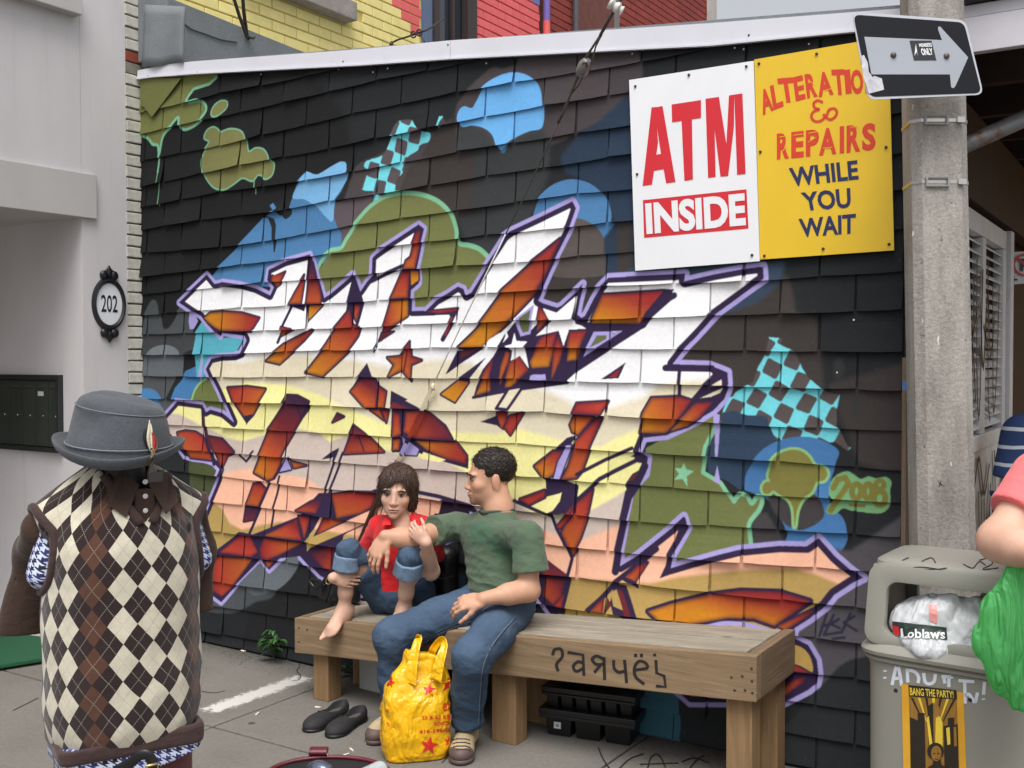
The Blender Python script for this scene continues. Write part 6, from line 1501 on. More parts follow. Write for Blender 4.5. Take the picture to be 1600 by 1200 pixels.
wb = onz(437, 1026); weed(np.array([wb[0], -.02, .0]), [ony(428, 985, -.06), ony(438, 1000, -.10), ony(421, 1000, -.09)], 'small green weed growing at the wall foot left of the bench')
wb = onz(545, 1050); weed(np.array([wb[0], -.03, .0]), [ony(546, 1040, -.06)], 'pale weed under the bench by the left leg', .6)

# dirt and dry bits along the foot of the wall, and hairline cracks in the slabs
mb = MB(); rl = np.random.default_rng(5)
for k in range(420):
    x = rl.uniform(-4.9, -.95); y = -.035 - abs(rl.normal(0, .10)); r_ = rl.uniform(.002, .008); a = rl.uniform(0, 6.28); z = .002 + (.012 if x < -5 else 0)
    c = np.array([x, y, z]); p = [c + np.array([math.cos(a + q * 1.57) * r_ * rl.uniform(.5, 1.3), math.sin(a + q * 1.57) * r_ * rl.uniform(.4, 1), rl.uniform(0, .004)]) for q in range(4)]; mb.add(p, [(0, 1, 2, 3)])
o = mb.build('leaf_litter', pm('litter_brown', rgb(96, 84, 66), .5, 30, .9), fix=False); o['kind'] = 'stuff'
mb = MB()
for pts in ([(463,1030),(468,1040),(464,1048),(470,1056),(466,1062)], [(466,1062),(455,1064)], [(520,1054),(545,1058),(560,1057)], [(250,1080),(290,1076),(330,1082),(352,1079)], [(690,1192),(705,1180),(728,1176)], [(1050,1160),(1080,1154),(1100,1160),(1140,1156)], [(20,1110),(60,1090)]):
    mb.ribbon(spline([onz(x, y, .0022) for x, y in pts], 5), .005, (0, 0, 1))
mb.build('crack', pm('crack_dark', rgb(40, 37, 34), .2, 20, .95), pav, fix=False)['kind'] = 'stuff'
# ================================================================= people
def nrm(v): v = np.array(v, float); return v / np.linalg.norm(v)
def skin_mat(name, c, lip):
    t = NT(name); a = t.n('ShaderNodeVertexColor'); a.layer_name = 'paint'; f = t.noise(t.coord(), 40, 4, .6)
    t.base(t.mix(.16, a.outputs['Color'], t.ramp(f, [(.3, scale_c(c, .7)), (.7, scale_c(c, 1.2))]), 'MIX'))
    t.set(Roughness=.52); t.b.inputs['Subsurface Weight'].default_value = .08; t.b.inputs['Subsurface Radius'].default_value = (.012, .005, .003); t.b.inputs['Specular IOR Level'].default_value = .35
    t.bump(t.noise(t.coord(), 220, 2, .6), .12, .001); return t.m
def cloth(name, c, var=.18, bump=.35, paint=False, weave=700, rough=.85, wr=14):
    t = NT(name); pos = t.coord(); f = t.noise(pos, 9, 5, .62); w = t.noise(pos, weave, 2, .6)
    col = t.ramp(f, [(.28, scale_c(c, 1 - var)), (.72, scale_c(c, 1 + var))])
    if paint:
        a = t.n('ShaderNodeVertexColor'); a.layer_name = 'paint'; col = t.mix(.72, col, a.outputs['Color'])
    col = t.mix(.3, col, t.ramp(w, [(.3, scale_c(c, .6)), (.7, scale_c(c, 1.35))]), 'OVERLAY' if False else 'MIX')
    t.base(col); t.set(Roughness=rough); t.b.inputs['Specular IOR Level'].default_value = .2; t.b.inputs['Sheen Weight'].default_value = .15
    wrk = t.noise(t.mapping(pos, (1, 1, 1.6)), wr, 4, .55, 1.2)
    t.bump(t.math('ADD', t.math('MULTIPLY', wrk, 1.0), t.math('MULTIPLY', w, .06)), bump, .02); return t.m
def hair_mat(name, c, stretch=(60, 60, 6)):
    t = NT(name); f = t.noise(t.mapping(t.coord(), stretch), 2.0, 4, .65, .6); t.base(t.ramp(f, [(.3, scale_c(c, .45)), (.55, c), (.78, scale_c(c, 2.1))])); t.set(Roughness=.42); t.b.inputs['Specular IOR Level'].default_value = .45; t.bump(f, .6, .006); return t.m
def head(S, c, R, k=1.0, fem=False):
    X, Y, Z = R
    def w(x, y, z): return np.array(c) + (X * x + Y * y + Z * z) * k
    j = .98 if fem else 1.0
    def e(p, r, kk=.02, op='u'): S.ell(w(*p), np.array(r) * k, R, kk, op)
    e((0, -.012, .035), (.074, .093, .080)); e((0, .030, -.030), (.060 * j, .062, .076), .03); e((0, .034, -.074), (.047 * j, .052, .036), .025); e((0, .076, -.098), (.017 * j, .016, .015), .022)
    for s in (1, -1):
        e((s * .037, .058, -.028), (.024, .024, .022), .02); e((s * .026, .080, .020), (.026, .013 if not fem else .009, .008), .012)
        e((s * .031, .098, .001), (.015, .012, .0085), .008, 's'); e((s * .0765, -.010, -.008), (.009, .019, .031), .008)
        e((s * .010, .094, -.041), (.008, .009, .007), .008)
    S.cap(w(0, .086, .010), w(0, .105 if not fem else .101, -.036), .0070 * k, .0098 * k, .012)
    e((0, .094, -.064), (.022, .009, .0055), .007); e((0, .091, -.0735), (.019, .010, .0065), .007); e((0, .096, -.0685), (.021, .006, .0016), .003, 's')
    return w
def face_bits(parent, w, R, k, browc, fem=False):
    X, Y, Z = R; out = []
    for s in (1, -1):
        S = MB(); cE = w(s * .031, .080, .001); prof = [(.0112 * k * math.sin(math.pi * i / 10) + 1e-5, -.0112 * k * math.cos(math.pi * i / 10)) for i in range(11)]
        S.lathe(prof, cE, 14, Y, X); ey = S.build('eye', pm('eye_white', rgb(150, 138, 130), .03, 9, .3), parent, smooth=True)
        I = MB(); I.lathe([(.0058 * k, 0), (.004 * k, .0016 * k), (1e-4, .0022 * k)], cE + Y * .0102 * k + X * (.001 * s), 12, Y); I.build('iris', pm('iris_dark', rgb(36, 26, 20), .1, 9, .15), ey, smooth=True)
        B = MB(); B.tube(spline([w(s * .047, .083, .016), w(s * .038, .094, .021), w(s * .026, .0985, .021), w(s * .014, .099, .017)], 5), [(.0012 + .0026 * math.sin(math.pi * min(1, i / 15 * .8 + .2))) * k for i in range(16)], 6); B.build('eyebrow', browc, parent, smooth=True)
        Lh = MB(); Lh.tube(spline([w(s * .045, .084, .004), w(s * .037, .0925, .0085), w(s * .028, .0945, .0085), w(s * .018, .089, .003)], 5), .0013 * k, 5); Lh.build('eyelash', browc, parent, smooth=True)
def hand(S, wr, fwd, lat, pn, k=1.0, curl=(.35, .4, .45, .5), thumb=(.5, .8, .25), spread=.06):
    fwd = nrm(fwd); lat = nrm(np.array(lat) - fwd * (np.array(lat) @ fwd)); pn = np.cross(fwd, lat) if np.cross(fwd, lat) @ np.array(pn) > 0 else -np.cross(fwd, lat)
    R = np.array([lat, fwd, pn]); wr = np.array(wr, float)
    S.ell(wr + fwd * .048 * k, np.array((.039, .054, .016)) * k, R, .012); S.ell(wr + (fwd * .03 + lat * .022 + pn * .006) * k, np.array((.018, .032, .015)) * k, R, .012)
    for i in range(4):
        b = wr + (fwd * (.086, .092, .088, .078)[i] + lat * (.0305, .0105, -.0105, -.030)[i]) * k; L = (.072, .080, .074, .058)[i] * k
        d = nrm(fwd + lat * spread * (1.5 - i) / 1.5); r = (.0088, .009, .0086, .0076)[i] * k
        S.cap(wr + (fwd * .05 + lat * (.02, .008, -.007, -.02)[i]) * k, b, r * 1.05, r, .006); ang = 0
        for q, fr_ in enumerate((.45, .31, .24)):
            ang += curl[i] * (1, 1.25, .8)[q]; dd = d * math.cos(ang) + pn * math.sin(ang); e = b + dd * L * fr_; S.cap(b, e, r * (1 - .08 * q), r * (.92 - .10 * q), .004); b = e
    d = nrm(fwd * thumb[0] + lat * thumb[1] + pn * thumb[2]); b = wr + (fwd * .026 + lat * .028) * k
    for q, (L, r) in enumerate(((.038, .0115), (.032, .0098), (.026, .0085))):
        e = b + d * L * k; S.cap(b, e, r * k, r * .92 * k, .006); b = e; d = nrm(d * .85 + fwd * .35 + pn * .15)
def skin_color(base, w=None, R=None, k=1, stubble=0.0, lip=(168, 92, 86), knuckles=()):
    base = np.array([lin(v) for v in base]); lp = np.array([lin(v) for v in lip])
    def f(v):
        c = np.tile(base, (len(v), 1))
        c *= (1 + .05 * np.sin(v[:, 0:1] * 40) * np.sin(v[:, 2:3] * 37))
        if w is not None:
            o = w(0, 0, 0); L = (v - o) @ np.array(R).T / k
            def bl(p, r, col, a):
                d = np.sqrt((((L - np.array(p)) / np.array(r)) ** 2).sum(1)); m = np.clip(1.4 - d, 0, 1)[:, None] * a; c[:] = c * (1 - m) + np.array(col) * m
            red = base * np.array([1.02, .78, .74])
            for s in (1, -1): bl((s * .040, .07, -.032), (.024, .03, .02), red, .45); bl((s * .031, .09, -.004), (.018, .02, .014), base * .72, .5); bl((s * .078, -.01, -.01), (.012, .02, .032), red, .5)
            bl((0, .11, -.036), (.014, .02, .014), red, .5)
            if stubble:
                bl((0, .05, -.088), (.056, .066, .036), base * np.array([.50, .48, .48]), stubble); bl((0, .095, -.054), (.028, .02, .008), base * .5, stubble * .9)
                for s in (1, -1): bl((s * .056, .02, -.06), (.02, .035, .035), base * np.array([.55, .52, .52]), stubble * .8)
            if stubble: bl((0, .080, -.104), (.026, .03, .020), base * .22, .8)
            bl((0, .095, -.0685), (.022, .02, .0085), lp, .85); bl((0, .100, -.0688), (.022, .012, .0022), lp * .35, .8)
        return c
    return f
def raw(S, f, bb, k=.004, op='u'): S.p.append((f, bb, k, op))
def local(fn, c, R, k):
    """custom shape written in head coordinates"""
    c = np.array(c, float)
    def f(X, Y, Z):
        p = [(X - c[0]), (Y - c[1]), (Z - c[2])]; q = [sum(R[i][j] * p[j] for j in range(3)) / k for i in range(3)]
        return fn(*q) * k
    return f
def els(x, y, z, c, r):
    k0 = np.sqrt(((x - c[0]) / r[0]) ** 2 + ((y - c[1]) / r[1]) ** 2 + ((z - c[2]) / r[2]) ** 2); return (k0 - 1) * min(r)
def strands(o, n, ln, flow, mat, parent, up=.35, seed=1, zmin=None, r=.0008):
    """loose hairs standing off a hair mass"""
    me = o.data; off = np.array(rootloc(o)); nv = len(me.vertices); co = np.empty(nv * 3, np.float32); me.vertices.foreach_get('co', co); co = co.reshape(-1, 3) + off
    no = np.empty(nv * 3, np.float32); me.vertex_normals.foreach_get('vector', no); no = no.reshape(-1, 3); g = np.random.default_rng(seed); mb = MB()
    for i in g.choice(nv, n):
        p, q = co[i].astype(float), no[i].astype(float)
        f = flow(p, q) if callable(flow) else np.array(flow, float); f = f + g.normal(0, .22, 3); f = nrm(f - q * (f @ q)); L_ = ln * g.uniform(.5, 1.2)
        mb.tube([p - q * .001, p + q * L_ * up * .6 + f * L_ * .45, p + q * L_ * up * .5 + f * L_], [r, r * .9, r * .25], 4)
    x = mb.build('hair_strands', mat, parent, smooth=True, fix=False); x['kind'] = 'stuff'; return x
J = ony
# ---------------------------------------------------------------- man in the green T-shirt
M_SKM = skin_mat('skin_man', rgb(206, 160, 130), None); M_HRM = hair_mat('hair_black_brown', rgb(40, 32, 27), (110, 110, 40))
man = thing('person', 'man in green T-shirt and blue jeans sitting on the bench, looking left', 'person', (J(775, 950, -.22)[0], -.25, bz(-2.3)))
hipR, hipL = J(762, 938, -.20), J(802, 950, -.27); kneR, kneL = J(612, 994, -.58), J(738, 1026, -.66)
FWx = nrm([FW[0], FW[1], 0]); toeL, toeR = onz(718, 1197), onz(579, 1165); dTL, dTR = nrm(-FWx - RT * .10), nrm(-FWx * .8 - RT * .45)
ankR, ankL = toeR - dTR * .185 + np.array([0, 0, .085]), toeL - dTL * .185 + np.array([0, 0, .085])
pel = J(785, 935, -.21); chest = J(772, 856, -.20); shR, shL = J(716, 822, -.17), J(824, 838, -.33); nb = J(778, 806, -.22)
elbR, wrR = J(640, 842, -.45), J(602, 838, -.53); elbL, wrL = J(826, 922, -.36), J(755, 936, -.52)
hc = J(766, 746, -.225); hk = .98
hf = nrm(-RT * .96 - FW * .20 - np.array([0, 0, .04])); hz = nrm(np.array([0, 0, 1]) + RT * .03); RH = np.array([np.cross(hf, hz), hf, hz]); RH[0] = nrm(RH[0]); RH[2] = np.cross(RH[0], RH[1])
lat_m = nrm(shL - shR)
S = SDF(); wM = head(S, hc, RH, hk)
S.chain([J(777, 772, -.225), J(780, 800, -.225), nb - [0, 0, .03]], [.052, .055, .07], .03); S.cap(wM(0, .01, -.07), J(778, 790, -.225), .045, .05, .03)
S.ell(chest, (.13, .10, .16), frame3([0, 0, 1], np.cross([0, 0, 1], lat_m)), .03); S.ell(pel + [0, 0, .05], (.12, .10, .14), None, .05)
for a, b, c in ((hipR, kneR, ankR), (hipL, kneL, ankL)): S.chain([a, b, c], [.06, .045, .035], .03)
S.chain([shR, elbR, wrR], [.046, .042, .027], .02); S.chain([elbR, elbR * .6 + wrR * .4], [.040, .043], .02)
S.chain([shL, elbL, wrL], [.046, .042, .028], .02); S.chain([elbL, elbL * .55 + wrL * .45], [.041, .044], .02)
hand(S, wrR, J(588, 862, -.565) - wrR, J(620, 862, -.56) - J(590, 845, -.56), [0, .3, -1], .98, (.30, .34, .38, .42), (.85, .45, .3), .10)
hand(S, wrL, J(722, 942, -.56) - wrL, J(742, 960, -.60) - J(735, 930, -.55), [.1, .5, -1], .98, (.42, .46, .5, .52), (.8, .5, .4), .05)
sdf_obj('body', S, .0038, M_SKM, man, color=skin_color((196, 150, 124), wM, RH, hk, .85, (150, 88, 80)), smooth_it=1)
face_bits(man, wM, RH, hk, M_HRM)
def man_hair(x, y, z):
    d = els(x, y, z, (0, -.018, .045), (.082, .099, .086))
    bump = .0008 * (np.sin(x * 420 + 2 * np.sin(z * 250)) + np.sin(y * 400 + 2 * np.sin(x * 240 + z * 150)) + np.sin(z * 410 + 2 * np.sin(y * 250))) + .0007 * np.sin(x * 150 + 3 * y * 40) * np.sin(y * 130 + z * 90)
    d = d - bump
    front = (y - (.070 + .12 * np.clip(z - .055, 0, 1) - 1.0 * np.clip(.058 - z, 0, .03)))
    cut = np.where(y > .034, np.maximum(front, -(z - .046)), np.where(y > .006, -(z + .046), -(z + .080 + .1 * (y + .02))))
    ear = -els(x, y, z, (np.sign(x) * .08, -.012, -.012), (.02, .022, .034))
    return np.maximum(np.maximum(d, cut), ear)
S = SDF(); raw(S, local(man_hair, hc, RH, hk), (hc - .14, hc + .14)); ho = sdf_obj('hair', S, .003, M_HRM, man, smooth_it=1); strands(ho, 1500, .014, lambda p, q: hf * .8 + np.array([0, 0, .2]) + np.sin(p * 300) * .5, M_HRM, man, .45, 2)
# green T-shirt
GRN, PRT = np.array([lin(v) for v in (84, 102, 82)]), np.array([lin(v) for v in (58, 116, 88)])
prc = J(770, 846, -.32)
def tee_col(v):
    c = np.tile(GRN, (len(v), 1)); d = v - prc; u = d @ RT; h = d[:, 2]
    m = np.clip((1 - np.maximum(np.abs(u) / .115, np.abs(h + .03 * np.sin(u * 30)) / .048)) * 4, 0, 1) * (v @ np.array([FW[0], FW[1], 0]) < (chest @ np.array([FW[0], FW[1], 0])))
    m = m * (.55 + .45 * np.sin(u * 120 + h * 60) ** 2); return c * (1 - m[:, None]) + PRT * m[:, None]
M_TEE = cloth('green_tshirt_cotton', rgb(84, 102, 82), .16, .30, True)
S = SDF(); Rt = frame3([0, 0, 1], np.cross([0, 0, 1], lat_m))
S.ell(chest + [0, 0, .015], (.155, .115, .15), Rt, .03); S.ell(pel * .45 + chest * .55, (.135, .12, .13), Rt, .05); S.ell(pel + [0, 0, .05], (.145, .13, .10), Rt, .05)
S.cap(shR, shL, .056, .056, .05); S.cap(nb - [0, 0, .03], nb - [0, 0, .01], .085, .075, .04)
slR, slL = J(678, 829, -.335), J(830, 893, -.345)
S.cap(shR, slR + (slR - shR) * .25, .058, .066, .03); S.cap(shL, slL + (slL - shL) * .3, .060, .076, .03)
S.cutlocal(slR, slR - shR, .16); S.cutlocal(slL, nrm(slL - shL) + np.array([0, 0, -.1]), .15)
S.cap(wM(0, .012, -.10), nb + [0, 0, .03] - hf * -.015, .058, .064, .006, 's'); S.cutlocal(pel - [0, 0, .0], np.array([0, 0, -1]) + nrm(np.cross([0, 0, 1], lat_m)) * .0, .25)
def tee_disp(X, Y, Z):
    zz = Z - pel[2]; wgt = np.clip(1.2 - zz / .22, .25, 1)
    return .0062 * wgt * ridge(X * .6, Y * .6, Z * 1.9, 34, 3) + .0016 * ridge(X, Y, Z, 60, 4)
sdf_obj('t_shirt', S, .0042, M_TEE, man, tee_disp, 2, tee_col)
mb = MB(); mb.tube([nb + [0, 0, .026] + lat_m * .066 * math.cos(a) - np.cross([0, 0, 1], lat_m) * .070 * math.sin(a) * -1 + np.array([0, 0, -.006 + .008 * abs(math.cos(a))]) for a in (2 * math.pi * i / 28 for i in range(29))], .0075, 8, caps=False); mb.build('neck_band', cloth('green_rib', rgb(66, 84, 74), .1, .2), man, smooth=True)
# blue jeans
def denim(name, c):
    t = NT(name); pos = t.coord(); a = t.n('ShaderNodeVertexColor'); a.layer_name = 'paint'; f = t.noise(pos, 7, 5, .6); w = t.noise(t.mapping(pos, (1, 1, .25)), 500, 2, .7)
    col = t.mix(.45, a.outputs['Color'], t.ramp(f, [(.28, scale_c(c, .75)), (.72, scale_c(c, 1.3))])); col = t.mix(.28, col, t.ramp(w, [(.3, scale_c(c, .55)), (.7, scale_c(c, 1.7))]))
    t.base(col); t.set(Roughness=.85); t.b.inputs['Specular IOR Level'].default_value = .2
    t.bump(t.math('ADD', t.noise(t.mapping(pos, (1, 1, 1)), 16, 4, .55, 1.0), t.math('MULTIPLY', w, .08)), .45, .02); return t.m
DB, DF = np.array([lin(v) for v in (58, 76, 98)]), np.array([lin(v) for v in (90, 108, 130)])
M_DEN = denim('blue_denim', rgb(62, 80, 102))
S = SDF(); S.ell(pel + [0, 0, .015], (.15, .135, .11), Rt, .05)
S.chain([hipR, hipR * .45 + kneR * .55, kneR], [.088, .080, .070], .03); S.chain([hipL, hipL * .45 + kneL * .55, kneL], [.090, .082, .072], .03)
hemR, hemL = ankR - [0, 0, .03], ankL + np.array([0, 0, .012])
S.chain([kneR, kneR * .5 + hemR * .5, hemR - [0, 0, .05]], [.069, .062, .060], .03); S.chain([kneL, kneL * .5 + hemL * .5, hemL - [0, 0, .05]], [.071, .063, .064], .03)
S.cutlocal(hemL, (0, 0, -1), .14); S.cutlocal(hemR, (0, 0, -1), .14)
def jean_disp(X, Y, Z): return .002 * vnoise(X, Y, Z * 1.3, 26, 8) + .0042 * ridge(X * .8, Y * .8, Z * 1.4, 27, 9) + .0014 * ridge(X, Y, Z * 1.6, 60, 10)
def jean_col(knees, mid):
    def f(v):
        c = np.tile(DB, (len(v), 1))
        for a, r in knees: m = np.clip(1.15 - np.linalg.norm(v - a, axis=1) / r, 0, 1)[:, None] * .75; c = c * (1 - m) + DF * m
        return c
    return f
jno = sdf_obj('jeans', S, .0045, M_DEN, man, jean_disp, 2, jean_col([(kneR + [0, -.06, .06], .14), (kneL + [0, -.06, .06], .14), ((hipL + kneL) / 2 + [0, -.02, .08], .16), ((hipR + kneR) / 2 + [0, -.02, .08], .16)], None))
M_THR = pm('seam_thread', rgb(132, 140, 150), .2, 90, .8)
bvJ = bvh_of(jno); M_SEAM = pm('denim_seam', rgb(38, 50, 68), .2, 90, .8)
for k_, path in enumerate(([(738,966),(716,974),(690,985),(664,1000),(644,1018),(634,1036)], [(806,966),(786,988),(768,1014),(757,1044),(753,1084),(751,1120),(748,1150)])):
    for off_, m_, r_ in ((0, M_SEAM, .0022), (3, M_THR, .0009)):
        P_ = [cast(bvJ, x + off_ * (.5 if k_ == 0 else -1), y + off_ * (1 if k_ == 0 else .3), .0005) for x, y in spx(path, 4)]; P_ = [p for p in P_ if p is not None]; mb = MB(); mb.tube(P_, r_, 6); mb.build('seam', m_, man, smooth=True)
def shoe(parent, toe, d, label=None):
    L_ = .27; s = np.array([-d[1], d[0], 0]); R = np.array([s, d, [0, 0, 1.]]); heel = toe - d * L_
    S = SDF(); S.ell(toe - d * .055 + [0, 0, .035], (.046, .060, .036), R, .03); S.ell(heel + d * .14 + [0, 0, .05], (.042, .11, .045), R, .03); S.ell(heel + d * .05 + [0, 0, .055], (.037, .05, .055), R, .03); S.cap(heel + d * .06 + [0, 0, .06], heel + d * .07 + [0, 0, .11], .04, .038, .03); S.plane(heel + [0, 0, .022], (0, 0, -1))
    sh_ = sdf_obj('shoe', S, .0042, pm('tan_canvas', rgb(176, 158, 124), .12, 30, .85, bump=.2, bscale=200), parent)
    S = SDF(); S.ell(toe - d * .055 + [0, 0, .014], (.051, .066, .02), R, .02); S.ell(heel + d * .13 + [0, 0, .014], (.043, .13, .02), R, .02); S.ell(heel + d * .05 + [0, 0, .014], (.042, .055, .02), R, .02); S.plane(heel + [0, 0, .001], (0, 0, -1)); S.plane(heel + [0, 0, .026], (0, 0, 1)); sdf_obj('sole', S, .004, pm('brown_rubber', rgb(92, 74, 70), .1, 20, .6), sh_)
    S = SDF(); S.ell(toe - d * .052 + [0, 0, .035], (.049, .063, .0385), R, .03); S.plane(toe - d * .048, -d); S.plane(heel + [0, 0, .02], (0, 0, -1)); sdf_obj('toe_cap', S, .004, _mats['brown_rubber'], sh_)
    for i in range(4):
        if parent is man and toe is toeL:
            q = [cast(bvh_of(sh_), 708 + 6.5 * k, 1155 + 5.5 * i + (2 if k in (0, 4) else 0), .0012) for k in range(5)]; q = [p for p in q if p is not None]
            if len(q) > 2: mb = MB(); mb.tube(q, .0026, 6); mb.build('lace', pm('brown_lace', rgb(70, 56, 56), .1, 30, .8), sh_, smooth=True)
            continue
        c = toe - d * (.085 + .022 * i) + np.array([0, 0, (.089, .0965, .101, .107)[i]]); mb = MB(); sg = 1 if i % 2 else -1
        mb.tube(spline([c - s * .026 - [0, 0, .012] - d * .006 * sg, c, c + s * .026 - [0, 0, .012] + d * .006 * sg], 4), .0038, 6); mb.build('lace', pm('brown_lace', rgb(70, 56, 56), .1, 30, .8), sh_, smooth=True)
shoe(man, toeL, dTL); shoe(man, toeR, dTR)
# ---------------------------------------------------------------- girl in the red blouse
M_SKG = skin_mat('skin_girl', rgb(222, 184, 160), None); M_HRG = hair_mat('hair_brown', rgb(66, 46, 35), (70, 70, 7))
girl = thing('person', 'barefoot girl in red blouse and rolled up jeans sitting on the bench', 'person', (J(630, 950, -.2)[0], -.22, bz(-2.75)))
gc = J(621, 768, -.30); gk = .96
gf = nrm(-FW * .98 - RT * .06 - np.array([0, 0, .08])); gz = nrm(np.array([0, 0, 1]) - gf * gf[2] + RT * .06); RG = np.array([np.cross(gf, gz), gf, gz]); RG[0] = nrm(RG[0]); RG[2] = np.cross(RG[0], RG[1])
gnb = J(630, 812, -.285); gch = J(630, 850, -.25); gpl = J(628, 932, -.19); gsR, gsL = J(594, 826, -.25), J(664, 830, -.19)
ghR, ghL = J(604, 936, -.20), J(655, 938, -.20); gkR, gkL = J(545, 860, -.43), J(641, 870, -.46); gaR, gaL = J(538, 952, -.405), J(632, 950, -.38)
geR, gwR = J(578, 885, -.20), J(520, 903, -.485); geL, gwL = J(673, 893, -.34), J(666, 848, -.485)
S = SDF(); wG = head(S, gc, RG, gk, True)
S.chain([wG(0, -.005, -.07), gnb, gnb - [0, 0, .04]], [.043, .043, .06], .025)
Rg = frame3([0, 0, 1], -FW * np.array([1, 1, 0])); S.ell(gch, (.115, .08, .13), Rg, .03); S.ell(gpl + [0, 0, .06], (.11, .085, .11), Rg, .05)
S.chain([ghR, gkR], [.06, .048], .03); S.chain([ghL, gkL], [.06, .048], .03)
def calf(a, b, bk):
    m = a * .68 + b * .32 + bk * .012; S.chain([a, m, a * .3 + b * .7, b], [.038, .041, .031, .025], .02)
calf(gkR, gaR, FW * 1.0); calf(gkL, gaL, FW * 1.0)
def foot(an, toe, k=1.0):
    d = nrm(toe - an); Ln = np.linalg.norm(toe - an); s = nrm(np.cross(d, [0, 0, 1])); u = np.cross(s, d)
    S.ell(an - [0, 0, .02], (.028, .03, .034), None, .02); S.cap(an - u * .025 - d * .02, an - u * .03 + d * .03, .024, .022, .02); S.cap(an + d * .01, an + d * Ln * .62, .030, .024, .03, 'u'); S.ell(an + d * Ln * .62 - u * .006, (.040 * k, .045, .016), np.array([s, d, u]), .02)
    for i in range(5):
        b = an + d * Ln * (.72 - .025 * i) + s * (.030 - .0145 * i) - u * .008; S.cap(b, b + d * (.042, .034, .030, .026, .022)[i], (.0115, .0085, .008, .0075, .007)[i], (.0095, .007, .0065, .006, .006)[i], .005)
footR = J(507, 999, -.52); foot(gaR, footR); foot(gaL, gaL + np.array([.03, -.12, -.06]))
S.chain([gsR, geR, gwR], [.038, .034, .023], .02); S.chain([gsL, geL, gwL], [.038, .036, .024], .02)
hand(S, gwR, RT * .92 + FW * .10 + np.array([0, 0, -.22]), [0, 0, 1], FW, .76, (.22, .24, .26, .30), (.5, .8, .3), .05)
hand(S, gwL, J(638, 822, -.51) - gwL, J(652, 805, -.50) - J(640, 832, -.51), np.array([0, 0, -.6]) + FW * .8, .76, (.42, .48, .52, .56), (.75, .6, .1), .0)
sdf_obj('body', S, .0036, M_SKG, girl, color=skin_color((206, 164, 142), wG, RG, gk, 0, (176, 104, 98)), smooth_it=1)
face_bits(girl, wG, RG, gk, pm('brow_brown', rgb(62, 46, 38), .2, 60, .7), True)
def girl_hair(x, y, z):
    top = els(x, y, z, (0, -.012, .040), (.089, .106, .090)); low = els(x, y, z, (0, -.022, -.035), (.092, .082, .105)); a = np.minimum(top, low); h = np.maximum(.03 - np.abs(top - low), 0) / .03; d = a - h * h * .0075
    d = d - .0025 * np.sin(np.arctan2(x, y) * 46 + 3 * np.sin(z * 30)) - .0015 * np.sin(np.arctan2(x, y) * 90 + z * 40)
    op = els(x, y, z, (.0, .098, -.052), (.061, .090, .092)); op2 = els(x, y, z, (-.018, .10, .0), (.040, .075, .062)); o = np.minimum(op, op2)
    d = np.maximum(d, -o); inner = -els(x, y, z, (0, -.01, -.09), (.050, .075, .06)); d = np.maximum(d, inner)
    return np.maximum(d, -(z + .078 + .012 * np.sin(x * 70)))
S = SDF(); raw(S, local(girl_hair, gc, RG, gk), (gc - .17, gc + .15)); ho = sdf_obj('hair', S, .003, M_HRG, girl, smooth_it=1); strands(ho, 1100, .05, lambda p, q: np.array([0, 0, -1.]) - RG[0] * .25 * np.sign((p - gc) @ RG[0] - .02), M_HRG, girl, .10, 3)
RB = np.array([lin(v) for v in (206, 34, 40)])
M_RED = cloth('red_cotton', rgb(208, 34, 40), .14, .40, False, 600)
S = SDF(); S.ell(gch + [0, 0, .01], (.128, .095, .14), Rg, .03); S.ell(gpl + [0, .0, .095], (.135, .115, .105), Rg, .05); S.ell(gpl + [.03, .0, .0], (.14, .10, .07), Rg, .05); S.cap(gsR, gsL, .05, .05, .05); S.cap(gnb - [0, 0, .04], gnb - [0, 0, .012], .072, .058, .03)
gq, gq2 = J(578, 862, -.235), J(674, 872, -.25)
S.cap(gsR, gq + (gq - gsR) * .3, .055, .062, .03); S.cap(gsL, gq2 + (gq2 - gsL) * .2, .056, .062, .03); S.plane(gpl + [0, 0, .04], (0, 0, -1)); S.cutlocal(gq, gq - gsR, .12); S.cutlocal(gq2, gq2 - gsL, .13)
S.cap(wG(0, .0, -.11), gnb + gf * .03 - [0, 0, .012], .046, .040, .006, 's'); S.cap(gnb + gf * .075 + [0, 0, -.0], gnb + gf * .105 - [0, 0, .085], .034, .008, .006, 's')
sdf_obj('blouse', S, .0042, M_RED, girl, lambda X, Y, Z: .003 * vnoise(X, Y, Z * 1.6, 42, 21) + .0032 * ridge(X * 1.2, Y, Z * .8, 34, 22), 2)
for s in (1, -1):
    mb = MB(); o0 = gnb + [0, 0, .02]; X = RG[0] * s
    pts = [o0 + X * .052 + gf * .0 + [0, 0, .014], o0 + X * .048 + gf * .045 + [0, 0, .004], o0 + X * .040 + gf * .078 - [0, 0, .028], o0 + X * .085 + gf * .066 - [0, 0, .036], o0 + X * .082 + gf * .01 - [0, 0, .012]]
    cen = sum(pts) / 5; mb.prism([p for p in pts], gf * .006); o = mb.build('collar', M_RED, girl, bevel=.002)
S = SDF(); S.ell(gpl + [0, 0, .015], (.128, .118, .10), Rg, .05); S.chain([ghR, ghR * .4 + gkR * .6, gkR, gkR * .72 + gaR * .28], [.080, .068, .051, .047], .012); S.chain([ghL, ghL * .4 + gkL * .6, gkL, gkL * .76 + gaL * .24], [.080, .068, .051, .047], .012)
cR, cL = gkR * .80 + gaR * .20, gkL * .82 + gaL * .18; S.cutlocal(cR, gaR - gkR, .09); S.cutlocal(cL, gaL - gkL, .09)
